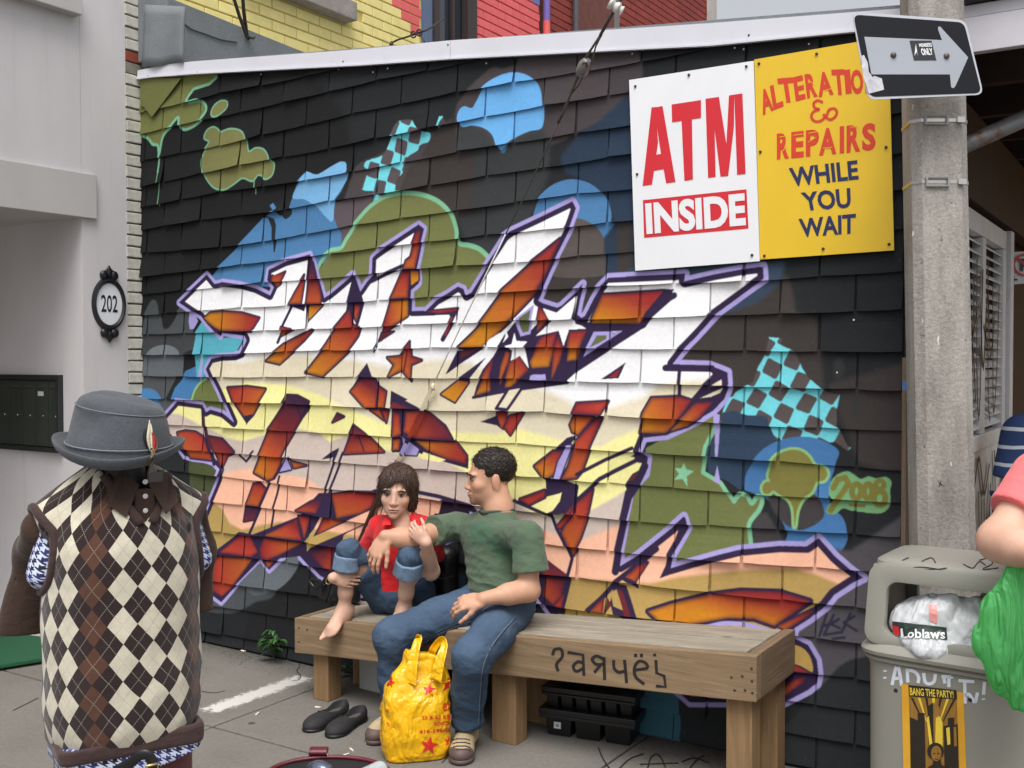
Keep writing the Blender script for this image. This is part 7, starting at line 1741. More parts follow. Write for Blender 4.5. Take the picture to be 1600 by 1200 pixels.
sdf_obj('jeans', S, .0044, M_DEN, girl, lambda X, Y, Z: .002 * vnoise(X, Y, Z * 1.3, 30, 31) + .0036 * ridge(X, Y, Z * 1.4, 34, 32), 2, jean_col([(gkR + [0, -.04, .03], .10), (gkL + [0, -.04, .03], .10)], None))
M_DEN2 = denim('turned_denim', rgb(112, 132, 156)); 
for a, b, tl in ((gkR, gaR, .30), (gkL, gaL, .22)):
    d = nrm(b - a); c0 = a + d * .016 - FW * .004; c1 = a + d * .084 - FW * .004 + nrm(-RT) * .004; S = SDF(); S.cap(c0, c1 + d * .03, .0585, .0650, .01); S.cutlocal(c0, -d, .1); S.cutlocal(c1, d, .1); S.cap(c0 - d * .05, c1 + d * .06, .044, .047, .004, 's')
    sdf_obj('turn_up', S, .0036, M_DEN2, girl, lambda X, Y, Z: .0025 * vnoise(X, Y, Z, 60, 41), 1, lambda v: np.tile(np.array([lin(q) for q in (116, 138, 162)]), (len(v), 1)))
# her black bag and the dark seat back cloth between the two
M_BBAG = pm('black_leather', rgb(22, 22, 24), .2, 20, .42, bump=.25, bscale=60)
bg_ = thing('handbag', 'black handbag with buckled strap on the bench behind the bare foot', 'bag', J(515, 962, -.16))
S = SDF(); S.ell(J(520, 935, -.13), (.075, .06, .11), None, .04); S.ell(J(512, 965, -.17), (.05, .06, .07), None, .04); S.ell(J(540, 930, -.12), (.08, .05, .12), None, .04); S.plane((0, 0, bz(-3.2) + .004), (0, 0, -1)); sdf_obj('bag', S, .005, M_BBAG, bg_, lambda X, Y, Z: .006 * vnoise(X, Y, Z, 50, 51), 2)
mb = MB(); mb.tube(spline([J(484, 908, -.2), J(492, 918, -.2), J(502, 914, -.21), J(512, 902, -.21), J(516, 912, -.22), J(508, 940, -.22)], 6), .010, 8); mb.tube(spline([J(484, 908, -.2), J(490, 906, -.2), J(500, 908, -.2), J(508, 915, -.21)], 5), .008, 8); mb.build('strap', M_BBAG, bg_, smooth=True)
mb = MB(); mb.tube([J(513 + 4 * math.cos(a), 908 + 5 * math.sin(a), -.235) for a in [k * .63 for k in range(11)]], .0022, 6); mb.build('buckle', pm('brass', rgb(190, 170, 120), .1, 20, .3, metal=.8), bg_, smooth=True)
bp = thing('backpack', 'black backpack standing on the bench between the girl and the man', 'bag', J(690, 940, -.06))
S = SDF(); S.box(J(692, 905, -.075), (.075, .05, .15), None, .05, .02); S.ell(J(690, 870, -.075), (.075, .05, .05), None, .03); S.plane((0, 0, bz(-2.5) + .004), (0, 0, -1)); sdf_obj('bag', S, .006, M_BBAG, bp, lambda X, Y, Z: .004 * vnoise(X, Y, Z, 40, 61), 2)
mb = MB(); mb.tube(spline([J(682, 935, -.135), J(681, 900, -.14), J(684, 868, -.135), J(692, 850, -.12)], 6), .008, 8, flat=.4); mb.build('strap', M_BBAG, bp, smooth=True); mb = MB(); mb.tube(spline([J(672, 900, -.13), J(690, 904, -.135), J(708, 900, -.13)], 6), .003, 6); mb.build('zip', pm('zip_grey', rgb(70, 70, 74), .1, 60, .4), bp, smooth=True)
# ================================================================= clothes dummy in the foreground
DM = 2.5
def D(px, py, d=DM): return dep(px, py, d)
RX = nrm([RT[0], RT[1], 0]); FX = nrm([FW[0], FW[1], 0])
man_yaw = math.radians(32); VX = .03      # the dummy faces slightly right of the camera
dX = RX * math.cos(man_yaw) + FX * math.sin(man_yaw) * 1.0; dY = np.cross([0, 0, 1], dX)      # dX: dummy's left (image right), dY: its back
dc = D(192, 900); Rd = np.array([dX, dY, [0, 0, 1.]])
dum = thing('clothes_dummy', 'clothes dummy wearing a brown and cream argyle knit vest over houndstooth shirt', 'mannequin', (dc[0], dc[1], 0))
zt = lambda py: D(192, py)[2]
def dp_(x, y, z): return np.array([dc[0], dc[1], 0]) + dX * x + dY * y + np.array([0, 0, z])
def argyle():
    t = NT('argyle_knit'); uv = t.n('ShaderNodeUVMap'); sx = t.n('ShaderNodeSeparateXYZ'); t.l(uv.outputs[0], sx.inputs[0])
    wob = t.noise(t.coord(), 12, 2, .5); u = t.math('ADD', sx.outputs['X'], t.math('MULTIPLY_ADD', wob, .010, -.005)); v = sx.outputs['Y']
    a, b = .0250, .0425
    s = t.math('MULTIPLY', t.math('ADD', t.math('DIVIDE', u, a), t.math('DIVIDE', v, b)), .5); q = t.math('MULTIPLY', t.math('SUBTRACT', t.math('DIVIDE', u, a), t.math('DIVIDE', v, b)), .5)
    i, j = t.math('FLOOR', s), t.math('FLOOR', q); c = t.math('ADD', i, j)
    even = t.math('LESS_THAN', t.math('FLOORED_MODULO', c, 2.0), .5); eight = t.math('LESS_THAN', t.math('FLOORED_MODULO', c, 8.0), .5)
    near = t.math('LESS_THAN', t.math('ABSOLUTE', t.math('SUBTRACT', t.math('FLOORED_MODULO', t.math('ADD', c, 4.0), 8.0), 4.0)), 1.5)
    cream, dark, brown = rgb(214, 206, 186), rgb(50, 38, 37), rgb(92, 62, 50)
    col = t.mix(even, dark, cream); col = t.mix(eight, col, brown)
    fs, fq = t.math('ABSOLUTE', t.math('SUBTRACT', t.math('FRACT', s), .5)), t.math('ABSOLUTE', t.math('SUBTRACT', t.math('FRACT', q), .5))
    ln = t.math('LESS_THAN', t.math('MINIMUM', fs, fq), .018)
    dash = t.math('LESS_THAN', t.math('FRACT', t.math('MULTIPLY', v, 260.0)), .62)
    lc = t.mix(even, rgb(176, 168, 156), rgb(170, 160, 146)); col = t.mix(t.math('MULTIPLY', t.math('MULTIPLY', ln, dash), .62), col, lc)
    f = t.noise(t.coord(), 30, 4, .6); col = t.mix(.8, col, t.mix(1.0, col, t.ramp(f, [(.3, (.72, .72, .72, 1)), (.7, (1, 1, 1, 1))]), 'MULTIPLY'))
    t.base(col); t.set(Roughness=.95); t.b.inputs['Specular IOR Level'].default_value = .1; t.b.inputs['Sheen Weight'].default_value = .3
    kn = t.math('MULTIPLY', t.math('SINE', t.math('MULTIPLY', u, 2600.0)), t.math('SINE', t.math('MULTIPLY', v, 1900.0)))
    t.bump(t.math('ADD', t.math('MULTIPLY', kn, .12), t.math('MULTIPLY', t.noise(t.coord(), 9, 4, .55, 1.0), 1.3)), .35, .016); return t.m
def hounds():
    t = NT('houndstooth_cotton'); uv = t.n('ShaderNodeUVMap'); sx = t.n('ShaderNodeSeparateXYZ'); t.l(uv.outputs[0], sx.inputs[0])
    k = 58.0; u, v = t.math('MULTIPLY', sx.outputs['X'], k), t.math('MULTIPLY', sx.outputs['Y'], k)
    A = t.math('LESS_THAN', t.math('FRACT', u), .5); B = t.math('LESS_THAN', t.math('FRACT', v), .5)
    dg = t.math('LESS_THAN', t.math('FRACT', t.math('MULTIPLY', t.math('ADD', u, v), 2.0)), .5)
    same = t.math('COMPARE', A, B, .1); m = t.math('ADD', t.math('MULTIPLY', same, A), t.math('MULTIPLY', t.math('SUBTRACT', 1.0, same), dg))
    f = t.noise(t.coord(), 25, 3, .6); drk = t.ramp(f, [(.42, rgb(24, 24, 40)), (.6, rgb(48, 54, 120))])
    t.base(t.mix(m, rgb(196, 204, 226), drk)); t.set(Roughness=.8); t.bump(t.noise(t.coord(), 16, 4, .55), .3, .012); return t.m
M_ARG, M_HND = argyle(), hounds(); M_BRN = cloth('brown_knit', rgb(64, 48, 40), .18, .3); M_RIB = cloth('dark_brown_rib', rgb(66, 50, 48), .15, .3, False, 400); M_PANT = cloth('maroon_cotton', rgb(104, 60, 62), .15, .35)
def add_uv(o, fn):
    me = o.data; off = np.array(rootloc(o)); n = len(me.vertices); co = np.empty(n * 3, np.float32); me.vertices.foreach_get('co', co); co = co.reshape(-1, 3) + off
    U = np.array(fn(co)).T.astype(np.float32); ly = me.uv_layers.new(name='UVMap'); li = np.empty(len(me.loops), np.int32); me.loops.foreach_get('vertex_index', li); ly.data.foreach_set('uv', U[li].ravel())
zS, zH = zt(772), zt(1150)          # shoulder and hem heights
def uv_body(co):
    d = co - np.array([dc[0], dc[1], 0]); x = d @ dX; y = d @ dY
    th = np.arctan2(x / .165, -y / .115); u = th * .148; return u - .029 + 5 * .0250, d[:, 2] - .012 * np.cos(th)
# vest: elliptical torso with V neck and armholes, cut from a smooth body
S = SDF(); hz_ = zH
lv = [(zH + .01, .160, .118, -.0), (zH + .10, .163, .120, 0), (zH + .25, .160, .118, 0), (zH + .38, .163, .115, 0), (zS - .06, .160, .105, .0), (zS - .005, .135, .08, .01)]
S.ell(dp_(0, 0, zH + .16), (.172, .128, .30), Rd, .05); S.ell(dp_(0, 0, zH + .36), (.168, .118, .20), Rd, .05); S.box(dp_(0, 0, zH + .20), (.160, .115, .24), Rd, .11, .05)
S.cap(dp_(-.150, .012, zS - .048), dp_(-.045, .012, zS + .018), .052, .060, .04); S.cap(dp_(.150, .012, zS - .048), dp_(.045, .012, zS + .018), .052, .060, .04); S.ell(dp_(0, -.045, zS - .13), (.155, .08, .13), Rd, .05)
S.plane(dp_(0, 0, zH), (0, 0, -1))
for s in (1, -1): S.ell(dp_(s * .222, .010, zS - .115), (.050, .062, .095), Rd, .01, 's')
# V opening
vN = dp_(.018, -.11, zt(805)); 
def vneck(X, Y, Z):
    x = (X - dc[0]) * dX[0] + (Y - dc[1]) * dX[1] - VX; y = (X - dc[0]) * dY[0] + (Y - dc[1]) * dY[1]
    return np.maximum(np.abs(x) - (Z - (zt(812))) * .62, np.maximum(y - .02, -(y + .30))) * .8
raw(S, vneck, (dp_(0, 0, zS - .2) - .3, dp_(0, 0, zS + .2) + .3), .004, 's')
S.ell(dp_(.0, .01, zS + .05), (.062, .062, .07), Rd, .01, 's')
vest = sdf_obj('vest', S, .004, M_ARG, dum, lambda X, Y, Z: .0022 * vnoise(X, Y, Z * .8, 22, 71) + .0025 * ridge(X, Y, Z * 1.2, 15, 72), 2); add_uv(vest, uv_body)
# ribbed bands: hem, V neck, armholes
S = SDF(); S.box(dp_(0, 0, zH + .012), (.163, .119, .040), Rd, .03, .02); S.box(dp_(0, 0, zH + .012), (.150, .106, .08), Rd, .03, .004, 's'); S.plane(dp_(0, 0, zH + .028) , np.array([0, 0, 1.]) + dX * -.05); S.plane(dp_(0, 0, zH - .014), (0, 0, -1)); sdf_obj('hem_band', S, .004, M_RIB, dum, None, 2)
bvV = bvh_of(vest)
def surf(px, py, lift=.003):
    p = cast(bvV, px, py, lift); return p
def band_px(name, pts, w, mat, lift=.004):
    P_ = [surf(x, y, lift) for x, y in pts]; P_ = [p for p in P_ if p is not None]
    if len(P_) < 3: return
    mb = MB(); mb.tube(P_, w, 8, flat=.55); mb.build(name, mat, dum, smooth=True)
mb = MB(); zV = zt(812)
for s in (1, -1):
    pts = []
    for k in range(12):
        z = zV + .004 + k * .0098; x = VX + s * ((z - zV) * .62 + .006); h = bvV.ray_cast(Vector(dp_(x + s * .004, -.6, z)), Vector(dY))
        if h[0] is not None: pts.append(np.array(h[0]) - dY * .001)
    mb.tube(pts, .0105, 8)
mb.build('neck_band', M_RIB, dum, smooth=True)['kind'] = 'stuff'
for s in (1, -1):
    pts = []
    for k in range(25):
        a = 2 * math.pi * k / 24; z = zS - .115 + .098 * math.sin(a); y = .010 + .065 * math.cos(a); h = bvV.ray_cast(Vector(dp_(s * .5, y, z)), Vector(-dX * s))
        pts.append(np.array(h[0]) + dX * s * .001 if h[0] is not None else dp_(s * .13, y, z))
    mb = MB(); mb.tube(pts, .0105, 8, caps=False); mb.build('armhole_band', M_RIB, dum, smooth=True)
# houndstooth shirt below and inside
S = SDF(); S.ell(dp_(0, 0, zH + .30), (.138, .092, .26), Rd, .03); S.cap(dp_(-.13, .01, zS - .045), dp_(.13, .01, zS - .045), .046, .046, .03); S.box(dp_(0, 0, zH - .035), (.157, .113, .05), Rd, .03, .02)
for s in (1, -1): S.cap(dp_(s * .135, .01, zS - .05), dp_(s * .175, .0, zS - .17), .040, .036, .03)
def hemc(X, Y, Z):
    x = (X - dc[0]) * dX[0] + (Y - dc[1]) * dX[1]; return np.where(Z < zH - .01, Z - (zH - .062 + 1.1 * np.abs(x + .03) ** 2.0), 1.0)
raw(S, hemc, (dp_(0, 0, zH - .1) - .3, dp_(0, 0, zH) + .3), .004, 's')
shirt = sdf_obj('shirt', S, .004, M_HND, dum, lambda X, Y, Z: .002 * vnoise(X, Y, Z, 30, 75), 2); add_uv(shirt, uv_body)
# brown polo: collar, placket, hanging sleeves
S = SDF(); S.box(dp_(VX, -.089, zS - .055), (.022, .012, .075), Rd, .008, .01); sdf_obj('placket', S, .004, M_BRN, dum, None, 1)
for z in (zt(769), zt(791), zt(747)):
    mb = MB(); mb.lathe([(.0058, 0), (.0062, .0015), (.0045, .0028), (.001, .0022)], dp_(VX, -.1015, z), 14, -dY); mb.build('button', pm('pearl_button', rgb(206, 206, 202), .05, 30, .3), dum, smooth=True)
for s in (1, -1):
    pts2 = [(VX + .010 * s, -.086, zS + .030), (VX + .044 * s, -.108, zS - .040), (VX + .078 * s, -.090, zS - .012), (VX + .074 * s, -.02, zS + .046), (VX + .04 * s, -.05, zS + .06)]
    mb = MB(); mb.prism([dp_(*q) for q in pts2], -dY * .006); mb.build('collar', M_BRN, dum, bevel=.0025)
slv = [((-.172, .015, zS - .070), D(62, 860, 2.53), D(40, 985, 2.55)), ((.165, .02, zS - .05), D(311, 860, 2.62), D(310, 955, 2.62))]
for k, (a, b, c) in enumerate(slv):
    a = dp_(*a); S = SDF(); w1, w2 = ((.046, .066), (.040, .036))[k]
    S.chain([a, b, c + (c - b) * .4], [w1, w2 * (.78 if k == 0 else 1), w2 + (.004 if k == 0 else .0)], .04, (dY, .55)); S.cutlocal(c, nrm(c - b) + dX * (.12 if k == 0 else 0), .15); S.cap(b, c + (c - b) * .6, w2 * .72, w2 * .9, .004, 's', (dY, .45))
    sdf_obj('sleeve', S, .004, M_BRN, dum, lambda X, Y, Z: .0022 * vnoise(X, Y, Z * .7, 26, 77 + k) + .002 * ridge(X, Y, Z * .5, 20, 78), 2)
# inner form, trousers, stand
S = SDF(); S.chain([dp_(0, .0, zS - .02), dp_(0, .0, zS + .06)], [.055, .052], .03); S.box(dp_(0, .01, zS - .03), (.11, .06, .03), Rd, .03, .03); sdf_obj('torso_form', S, .005, pm('dummy_black', rgb(24, 24, 28), .1, 8, .5), dum, None, 1)
S = SDF()
for s in (1, -1): S.chain([dp_(s * .072, .0, zH - .02), dp_(s * .080, -.005, zH - .30), dp_(s * .085, .0, .06)], [.080, .080, .078], .03)
S.ell(dp_(0, 0, zH + .0), (.140, .094, .09), Rd, .04); S.plane(dp_(0, 0, .05), (0, 0, -1)); sdf_obj('trousers', S, .005, M_PANT, dum, lambda X, Y, Z: .003 * ridge(X, Y, Z * .7, 16, 81), 2)
mb = MB(); mb.lathe([(.16, 0), (.16, .008), (.03, .02), (.018, .05), (.018, .1)], dp_(0, .0, 0.001), 28); mb.build('stand', M_IRON, dum, smooth=False)
mb = MB(); tg = [surf(x, y, .0015) for x, y in [(291, 822), (294, 816), (298, 820), (297, 829), (293, 832)]]
if all(p is not None for p in tg): mb.add(tg, [(0, 1, 2, 3, 4)]); mb.build('emblem', M_INK, dum, fix=False)
mb = MB(); a = dp_(.03, -.10, zS + .03); mb.hexa([D(231, 754, 2.36), D(254, 752, 2.36), D(254, 752, 2.365), D(231, 754, 2.365), D(236, 738, 2.36), D(256, 736, 2.36), D(256, 736, 2.365), D(236, 738, 2.365)]); mb.build('swing_tag', M_INK, dum)
# ---- grey felt hat
M_FELT = None
t = NT('grey_felt'); f = t.noise(t.coord(), 60, 5, .75); g = t.noise(t.coord(), 700, 2, .8); t.base(t.mix(.5, t.ramp(f, [(.3, rgb(46, 49, 54)), (.7, rgb(70, 74, 80))]), t.ramp(g, [(.3, rgb(40, 43, 48)), (.72, rgb(116, 121, 128))]))); t.set(Roughness=.95); t.b.inputs['Sheen Weight'].default_value = .12; t.bump(g, .35, .002); M_FELT = t.m
hatc = D(186, 712, 2.47); hx = nrm(RX * .98 + FX * .2 - np.array([0, 0, .06])); hz3 = nrm(np.array([0, 0, 1.]) + RX * .055 - FX * .06); hz3 = nrm(hz3 - hx * (hz3 @ hx)); hy = np.cross(hz3, hx)
hat = thing('hat', 'grey felt fedora hat with a feather on top of the clothes dummy', 'hat', hatc)
def hp(x, y, z): return hatc + hx * x + hy * y + hz3 * z
mb = MB(); N = 56; rings = []
def ring_at(rx, ry, z, fn=None, x0=0.0):
    out = []
    for k in range(N):
        a = 2 * math.pi * k / N; x, y = x0 + rx * math.cos(a), ry * math.sin(a); zz = z + (fn(a, x, y) if fn else 0); out.append(hp(x, y, zz))
    return out
def crown(a, x, y): return .016 * (x / .1) * -.6     # crown a little higher at the back (left)
def dent(a, x, y): return -.022 * math.exp(-(y / .03) ** 2) * .8 - .010 * (x / .09)
br = lambda a, x, y: .020 * abs(math.cos(a)) ** 2 - .010 * max(0, -math.sin(a)) + .0
outer = [(.106, .116, -.002, None), (.112, .122, .000, None), (.124, .133, -.003, br), (.134, .142, .000, br), (.141, .148, .007, br), (.1455, .152, .016, br), (.147, .1535, .024, br), (.1445, .151, .027, br), (.141, .147, .022, br), (.134, .141, .012, br), (.124, .134, .008, br), (.1175, .127, .0105, None), (.1165, .126, .022, None), (.1155, .125, .03, None), (.115, .1245, .034, None), (.1125, .1215, .05, None), (.107, .115, .08, None), (.101, .108, .105, crown), (.093, .098, .126, crown), (.080, .082, .138, lambda a, x, y: crown(a, x, y) + dent(a, x, y) * .4), (.056, .056, .144, lambda a, x, y: crown(a, x, y) + dent(a, x, y)), (.025, .025, .146, lambda a, x, y: crown(a, x, y) + dent(a, x, y))]
for rx, ry, z, fn in outer: rings.append(ring_at(rx, ry, z, fn))
# soft pinches on the front of the crown
for i in range(14, 20):
    for k in range(N):
        a = 2 * math.pi * k / N; m = math.exp(-((a - 4.15) / .42) ** 2) * math.exp(-((outer[i][2] - .085) / .026) ** 2) * .012; rings[i][k] = rings[i][k] + (hatc - rings[i][k] + hz3 * ((rings[i][k] - hatc) @ hz3)) / .09 * m
loft(mb, rings); o = mb.build('felt', M_FELT, hat, smooth=True); subsurf(o, 1)
mb = MB(); mb.tube([hp(.1185 * math.cos(a), .1285 * math.sin(a), .031) for a in (2 * math.pi * k / 60 for k in range(61))], .0016, 5, caps=False); mb.tube([hp(.1000 * math.cos(a), .1062 * math.sin(a), .112 + .016 * (.1 * math.cos(a) / .1) * -.6) for a in (2 * math.pi * k / 60 for k in range(61))], .0010, 5, caps=False); mb.build('stitching', pm('grey_thread', rgb(120, 126, 132), .1, 90, .9), hat, smooth=True)['kind'] = 'stuff'
fe = D(232, 690, 2.335); 
bvH = bvh_of(o)
def fp(x, y, l=.004): 
    p = cast(bvH, x, y, l); return p if p is not None else D(x, y, 2.37)
FT = [('black_barb', rgb(30, 26, 26), [(232, 706), (225, 690), (224, 676), (227, 668)], .0042), ('pale_barb', rgb(206, 196, 170), [(233, 706), (229, 688), (230, 672), (231, 657)], .0045), ('pale_barb', rgb(216, 208, 184), [(234, 706), (233, 688), (233, 672), (231, 662)], .0032), ('red_barb', rgb(168, 40, 40), [(234, 708), (236, 694), (235, 684), (232, 676)], .0050), ('brown_barb', rgb(96, 62, 40), [(235, 708), (238, 698), (238, 690), (237, 684)], .0040)]
fth = thing('feather', 'small red, cream and black feather tucked in the hat', 'feather', fp(233, 705))
for i, (nm, c, pts, w) in enumerate(FT):
    P_ = spline([fp(x, y, .004 + .0025 * i) for x, y in pts], 5); n = len(P_); mb = MB(); mb.tube(P_, [w * math.sin(math.pi * (.12 + .86 * k / (n - 1))) + .0004 for k in range(n)], 6, flat=.4); mb.build('barb', pm('feather_' + nm + str(i), c, .35, 120, .7, stretch=(1, 1, 8)), fth, smooth=True)
mb = MB(); P_ = [fp(234, 714, .009), fp(234, 706, .012), fp(233, 700, .009)]; mb.tube(P_, [.0035, .0066, .003], 10); t = NT('guinea_feather'); vo = t.n('ShaderNodeTexVoronoi'); t.l(t.coord(), vo.inputs['Vector']); vo.inputs['Scale'].default_value = 320; t.base(t.ramp(vo.outputs['Distance'], [(.30, rgb(196, 150, 70)), (.42, rgb(40, 30, 24))])); mb.build('speckled_tuft', t.m, fth, smooth=True)
mb = MB(); q = [fp(231, 727, .0016), fp(239, 727, .0016), fp(239, 719, .0016), fp(231, 719, .0016)]; mb.add(q, [(0, 1, 2, 3)]); mb.build('badge', pm('badge_brown', rgb(84, 76, 66), .4, 400, .6), hat, fix=False)
# ================================================================= yellow plastic carrier bag
def plastic(name, c, rough=.28, trans=0.0, bump=.5, sq=(1.2, 1.2, .6)):
    t = NT(name); f = t.noise(t.coord(), 9, 4, .6, .8); t.base(t.ramp(f, [(.3, scale_c(c, .88)), (.7, scale_c(c, 1.06))])); t.set(Roughness=rough); t.b.inputs['Specular IOR Level'].default_value = .5
    if trans:
        tr_ = t.n('ShaderNodeBsdfTranslucent'); tr_.inputs['Color'].default_value = c; mx = t.n('ShaderNodeMixShader'); mx.inputs[0].default_value = trans; t.l(t.b.outputs[0], mx.inputs[1]); t.l(tr_.outputs[0], mx.inputs[2]); t.l(mx.outputs[0], t.out.inputs['Surface'])
    def crease(sc, st, d): return t.math('ABSOLUTE', t.math('SUBTRACT', t.noise(t.mapping(t.coord(), st), sc, 2, .5, d), .5))
    h = t.math('ADD', t.math('MULTIPLY', crease(8, sq, 1.2), 1.6), t.math('ADD', t.math('MULTIPLY', crease(19, sq, .8), .5), t.math('MULTIPLY', crease(44, sq, .4), .12)))
    t.bump(h, bump, .05); return t.m
M_YEL = plastic('yellow_plastic', rgb(238, 180, 16), .24, 0.0, .5, (1, 1, .75)); M_REDP = pm('red_print', rgb(200, 40, 34), .05, 30, .35)
yb = thing('carrier_bag', 'yellow plastic carrier bag with red stars and lettering between the jeans legs', 'bag', onz(655, 1188))
b0 = onz(654, 1193); bx_ = nrm(RX * .97 + FX * .22); by_ = np.cross([0, 0, 1], bx_)
mb = MB(); rings = []; prof = [(-.0, .098, .055, .0, .075), (.004, .120, .074, .0, .08), (.03, .130, .084, .0, .085), (.10, .132, .088, .002, .085), (.17, .131, .086, .003, .085), (.235, .130, .078, .004, .085), (.272, .124, .064, .008, .085), (.305, .106, .048, .020, .085), (.34, .086, .034, .031, .085), (.375, .070, .026, .037, .085), (.405, .062, .020, .040, .085)]
def ycrumple(p, amp=1.0):
    q = Vector(p) ; a = noise.noise(q * 11) ; b = abs(noise.noise(q * 20 + Vector((3, 1, 7)))); c = abs(noise.noise(q * 34 + Vector((9, 2, 1)))); return amp * (.011 * a - .013 * b - .006 * c + .008)
n = 64
for i in range(len(prof) - 1):
    for k in range(4):
        t_ = k / 4; z, hx_, hy_, ox, oy = (np.array(prof[i]) * (1 - t_) + np.array(prof[i + 1]) * t_)
        c = b0 + bx_ * ox + by_ * oy + np.array([0, 0, z + .001]); r = sring(c, bx_, by_, hx_, hy_, 3.4, n); rr = []
        for m_, p in enumerate(r):
            d = p - c; d = d / (np.linalg.norm(d) + 1e-9); a = 2 * math.pi * m_ / n; pl = .004 * math.sin(a * 9 + 3 * z * 10) * max(0, (z - .25) / .15); rr.append(p + d * (ycrumple(p) * (1 if z > .02 else .2) + pl) + np.array([0, 0, (.006 * math.sin(a * 5) if z < .01 else 0) + (.02 * math.cos(a) * -1 if z > .3 else 0)]) * (1 if z > .02 else .0))
        rings.append(rr)
loft(mb, rings, True, True); ybo = mb.build('bag', M_YEL, yb, smooth=True)
def strap_loop(pts, w, name='handle'):
    P_ = spline([dep(x, y, d) for x, y, d in pts], 6); n = len(P_); mb = MB(); ww = [w * (1.0 - .45 * math.sin(math.pi * k / (n - 1))) for k in range(n)]; vs = []
    for i, p in enumerate(P_):
        d = nrm(P_[min(i + 1, n - 1)] - P_[max(i - 1, 0)]); s = nrm(np.cross(d, FW * .6 + RX * .25)); 
        for j in range(5): q = (j / 4 - .5); vs.append(p + s * ww[i] * q * 2 + FW * (.006 * math.cos(q * 5)) )
    fs = [(i * 5 + j, i * 5 + j + 1, (i + 1) * 5 + j + 1, (i + 1) * 5 + j) for i in range(n - 1) for j in range(4)]
    mb.add(vs, fs); o = mb.build(name, M_YEL, yb, smooth=True, fix=False); m = o.modifiers.new('solid', 'SOLIDIFY'); m.thickness = .0012
strap_loop([(640, 1070, 4.05), (644, 1040, 4.06), (650, 1010, 4.09), (655, 996, 4.12), (650, 1012, 4.15), (640, 1040, 4.17), (636, 1060, 4.18)], .030); strap_loop([(680, 1064, 4.05), (688, 1030, 4.06), (694, 1008, 4.09), (690, 999, 4.12), (676, 1016, 4.15), (668, 1044, 4.17), (664, 1060, 4.18)], .026)
bvY = bvh_of(ybo); YZ = lambda p: zc(580, 980, 5.455, p)
def star_px(cx_, cy_, r, rot=0, sx=1.0): return [(cx_ + sx * (r if i % 2 == 0 else r * .40) * math.sin(rot + math.pi * i / 5), cy_ - (r if i % 2 == 0 else r * .40) * math.cos(rot + math.pi * i / 5)) for i in range(10)]
def star_on(cx_, cy_, r, rot=0, sx=1.0):
    pts = star_px(cx_, cy_, r, rot, sx); V = [(cx_, cy_)] + pts; print_on(bvY, V, [(0, 1 + i, 1 + (i + 1) % 10) for i in range(10)], 'star', M_REDP, yb, .003)
for a in ((495, 535, 62, .12), (660, 480, 80, .0), (494, 1008, 84, .15), (165, 470, 52, .3, .8), (655, 975, 50, .1, .7)):
    c = YZ([(a[0], a[1])])[0]; star_on(c[0], c[1], a[2] / 5.455, a[3], a[4] if len(a) > 4 else 1)
text_on(bvY, 'ex', YZ([(612, 720), (684, 702), (680, 622), (606, 650)]), 'lettering', M_REDP, yb, .01, .003)
text_on(bvY, '22 & 62 KEN', YZ([(432, 786), (706, 780), (704, 740), (430, 756)]), 'lettering', M_REDP, yb, .02, .003); text_on(bvY, 'TORON', YZ([(528, 842), (690, 830), (690, 796), (528, 812)]), 'lettering', M_REDP, yb, .03, .003); text_on(bvY, '416-596-08', YZ([(410, 906), (690, 890), (690, 852), (408, 874)]), 'lettering', M_REDP, yb, .02, .003)
text_on(bvY, 'VE', YZ([(128, 728), (154, 726), (154, 698), (128, 700)]), 'lettering', M_REDP, yb, .02, .003); text_on(bvY, 'TS', YZ([(128, 842), (160, 840), (160, 812), (128, 814)]), 'lettering', M_REDP, yb, .02, .003)
# ================================================================= red handbag and other leather at the bottom edge
rbg = thing('handbag', 'burgundy leather handbag with metal ring at the bottom edge of the picture', 'bag', onz(520, 1290))
DB_ = 2.9; M_BUR = pm('burgundy_leather', rgb(96, 24, 38), .14, 14, .38, bump=.25, bscale=160); M_RING = pm('silver_ring', rgb(206, 200, 186), .04, 9, .22, metal=.9); M_BLIN = pm('bag_lining', rgb(24, 20, 24), .2, 20, .8)
cB = dep(512, 1213, DB_ + .10); gz_ = cB[2]; rings = []; N = 48
mb = MB()
for z, kx, ky in ((-gz_ + .002, .13, .07), (-gz_ + .02, .155, .085), (-gz_ + .12, .185, .10), (-.08, .176, .095), (-.008, .18, .095), (.0, .179, .094)): rings.append([cB + RX * kx * math.cos(2 * math.pi * k / N) + FX * ky * math.sin(2 * math.pi * k / N) + np.array([0, 0, z + (.018 * math.sin(2 * math.pi * k / N) if z > -.1 else 0)]) for k in range(N)])
inner = [[p * .96 + cB * .04 + np.array([0, 0, -.0]) for p in rings[-1]]]; inner.append([p * .9 + cB * .1 + np.array([0, 0, -.14]) for p in rings[-1]])
loft(mb, rings, True, False); mb.build('body', M_BUR, rbg, smooth=True, fix=False); mb = MB(); loft(mb, [rings[-1]] + inner, False, True); mb.build('lining', M_BLIN, rbg, smooth=True, fix=False)
mb = MB(); mb.tube([p + np.array([0, 0, .002]) for p in rings[-1] + rings[-1][:1]], .0065, 8, caps=False); mb.build('rim', M_BUR, rbg, smooth=True)
cr = dep(499, 1187, DB_ + .205); mb = MB(); mb.tube([cr + RX * .032 * math.cos(a) + np.array([0, 0, .030 * math.sin(a)]) - FX * .01 for a in (2 * math.pi * k / 28 for k in range(29))], .0038, 8, caps=False); mb.build('ring', M_RING, rbg, smooth=True)
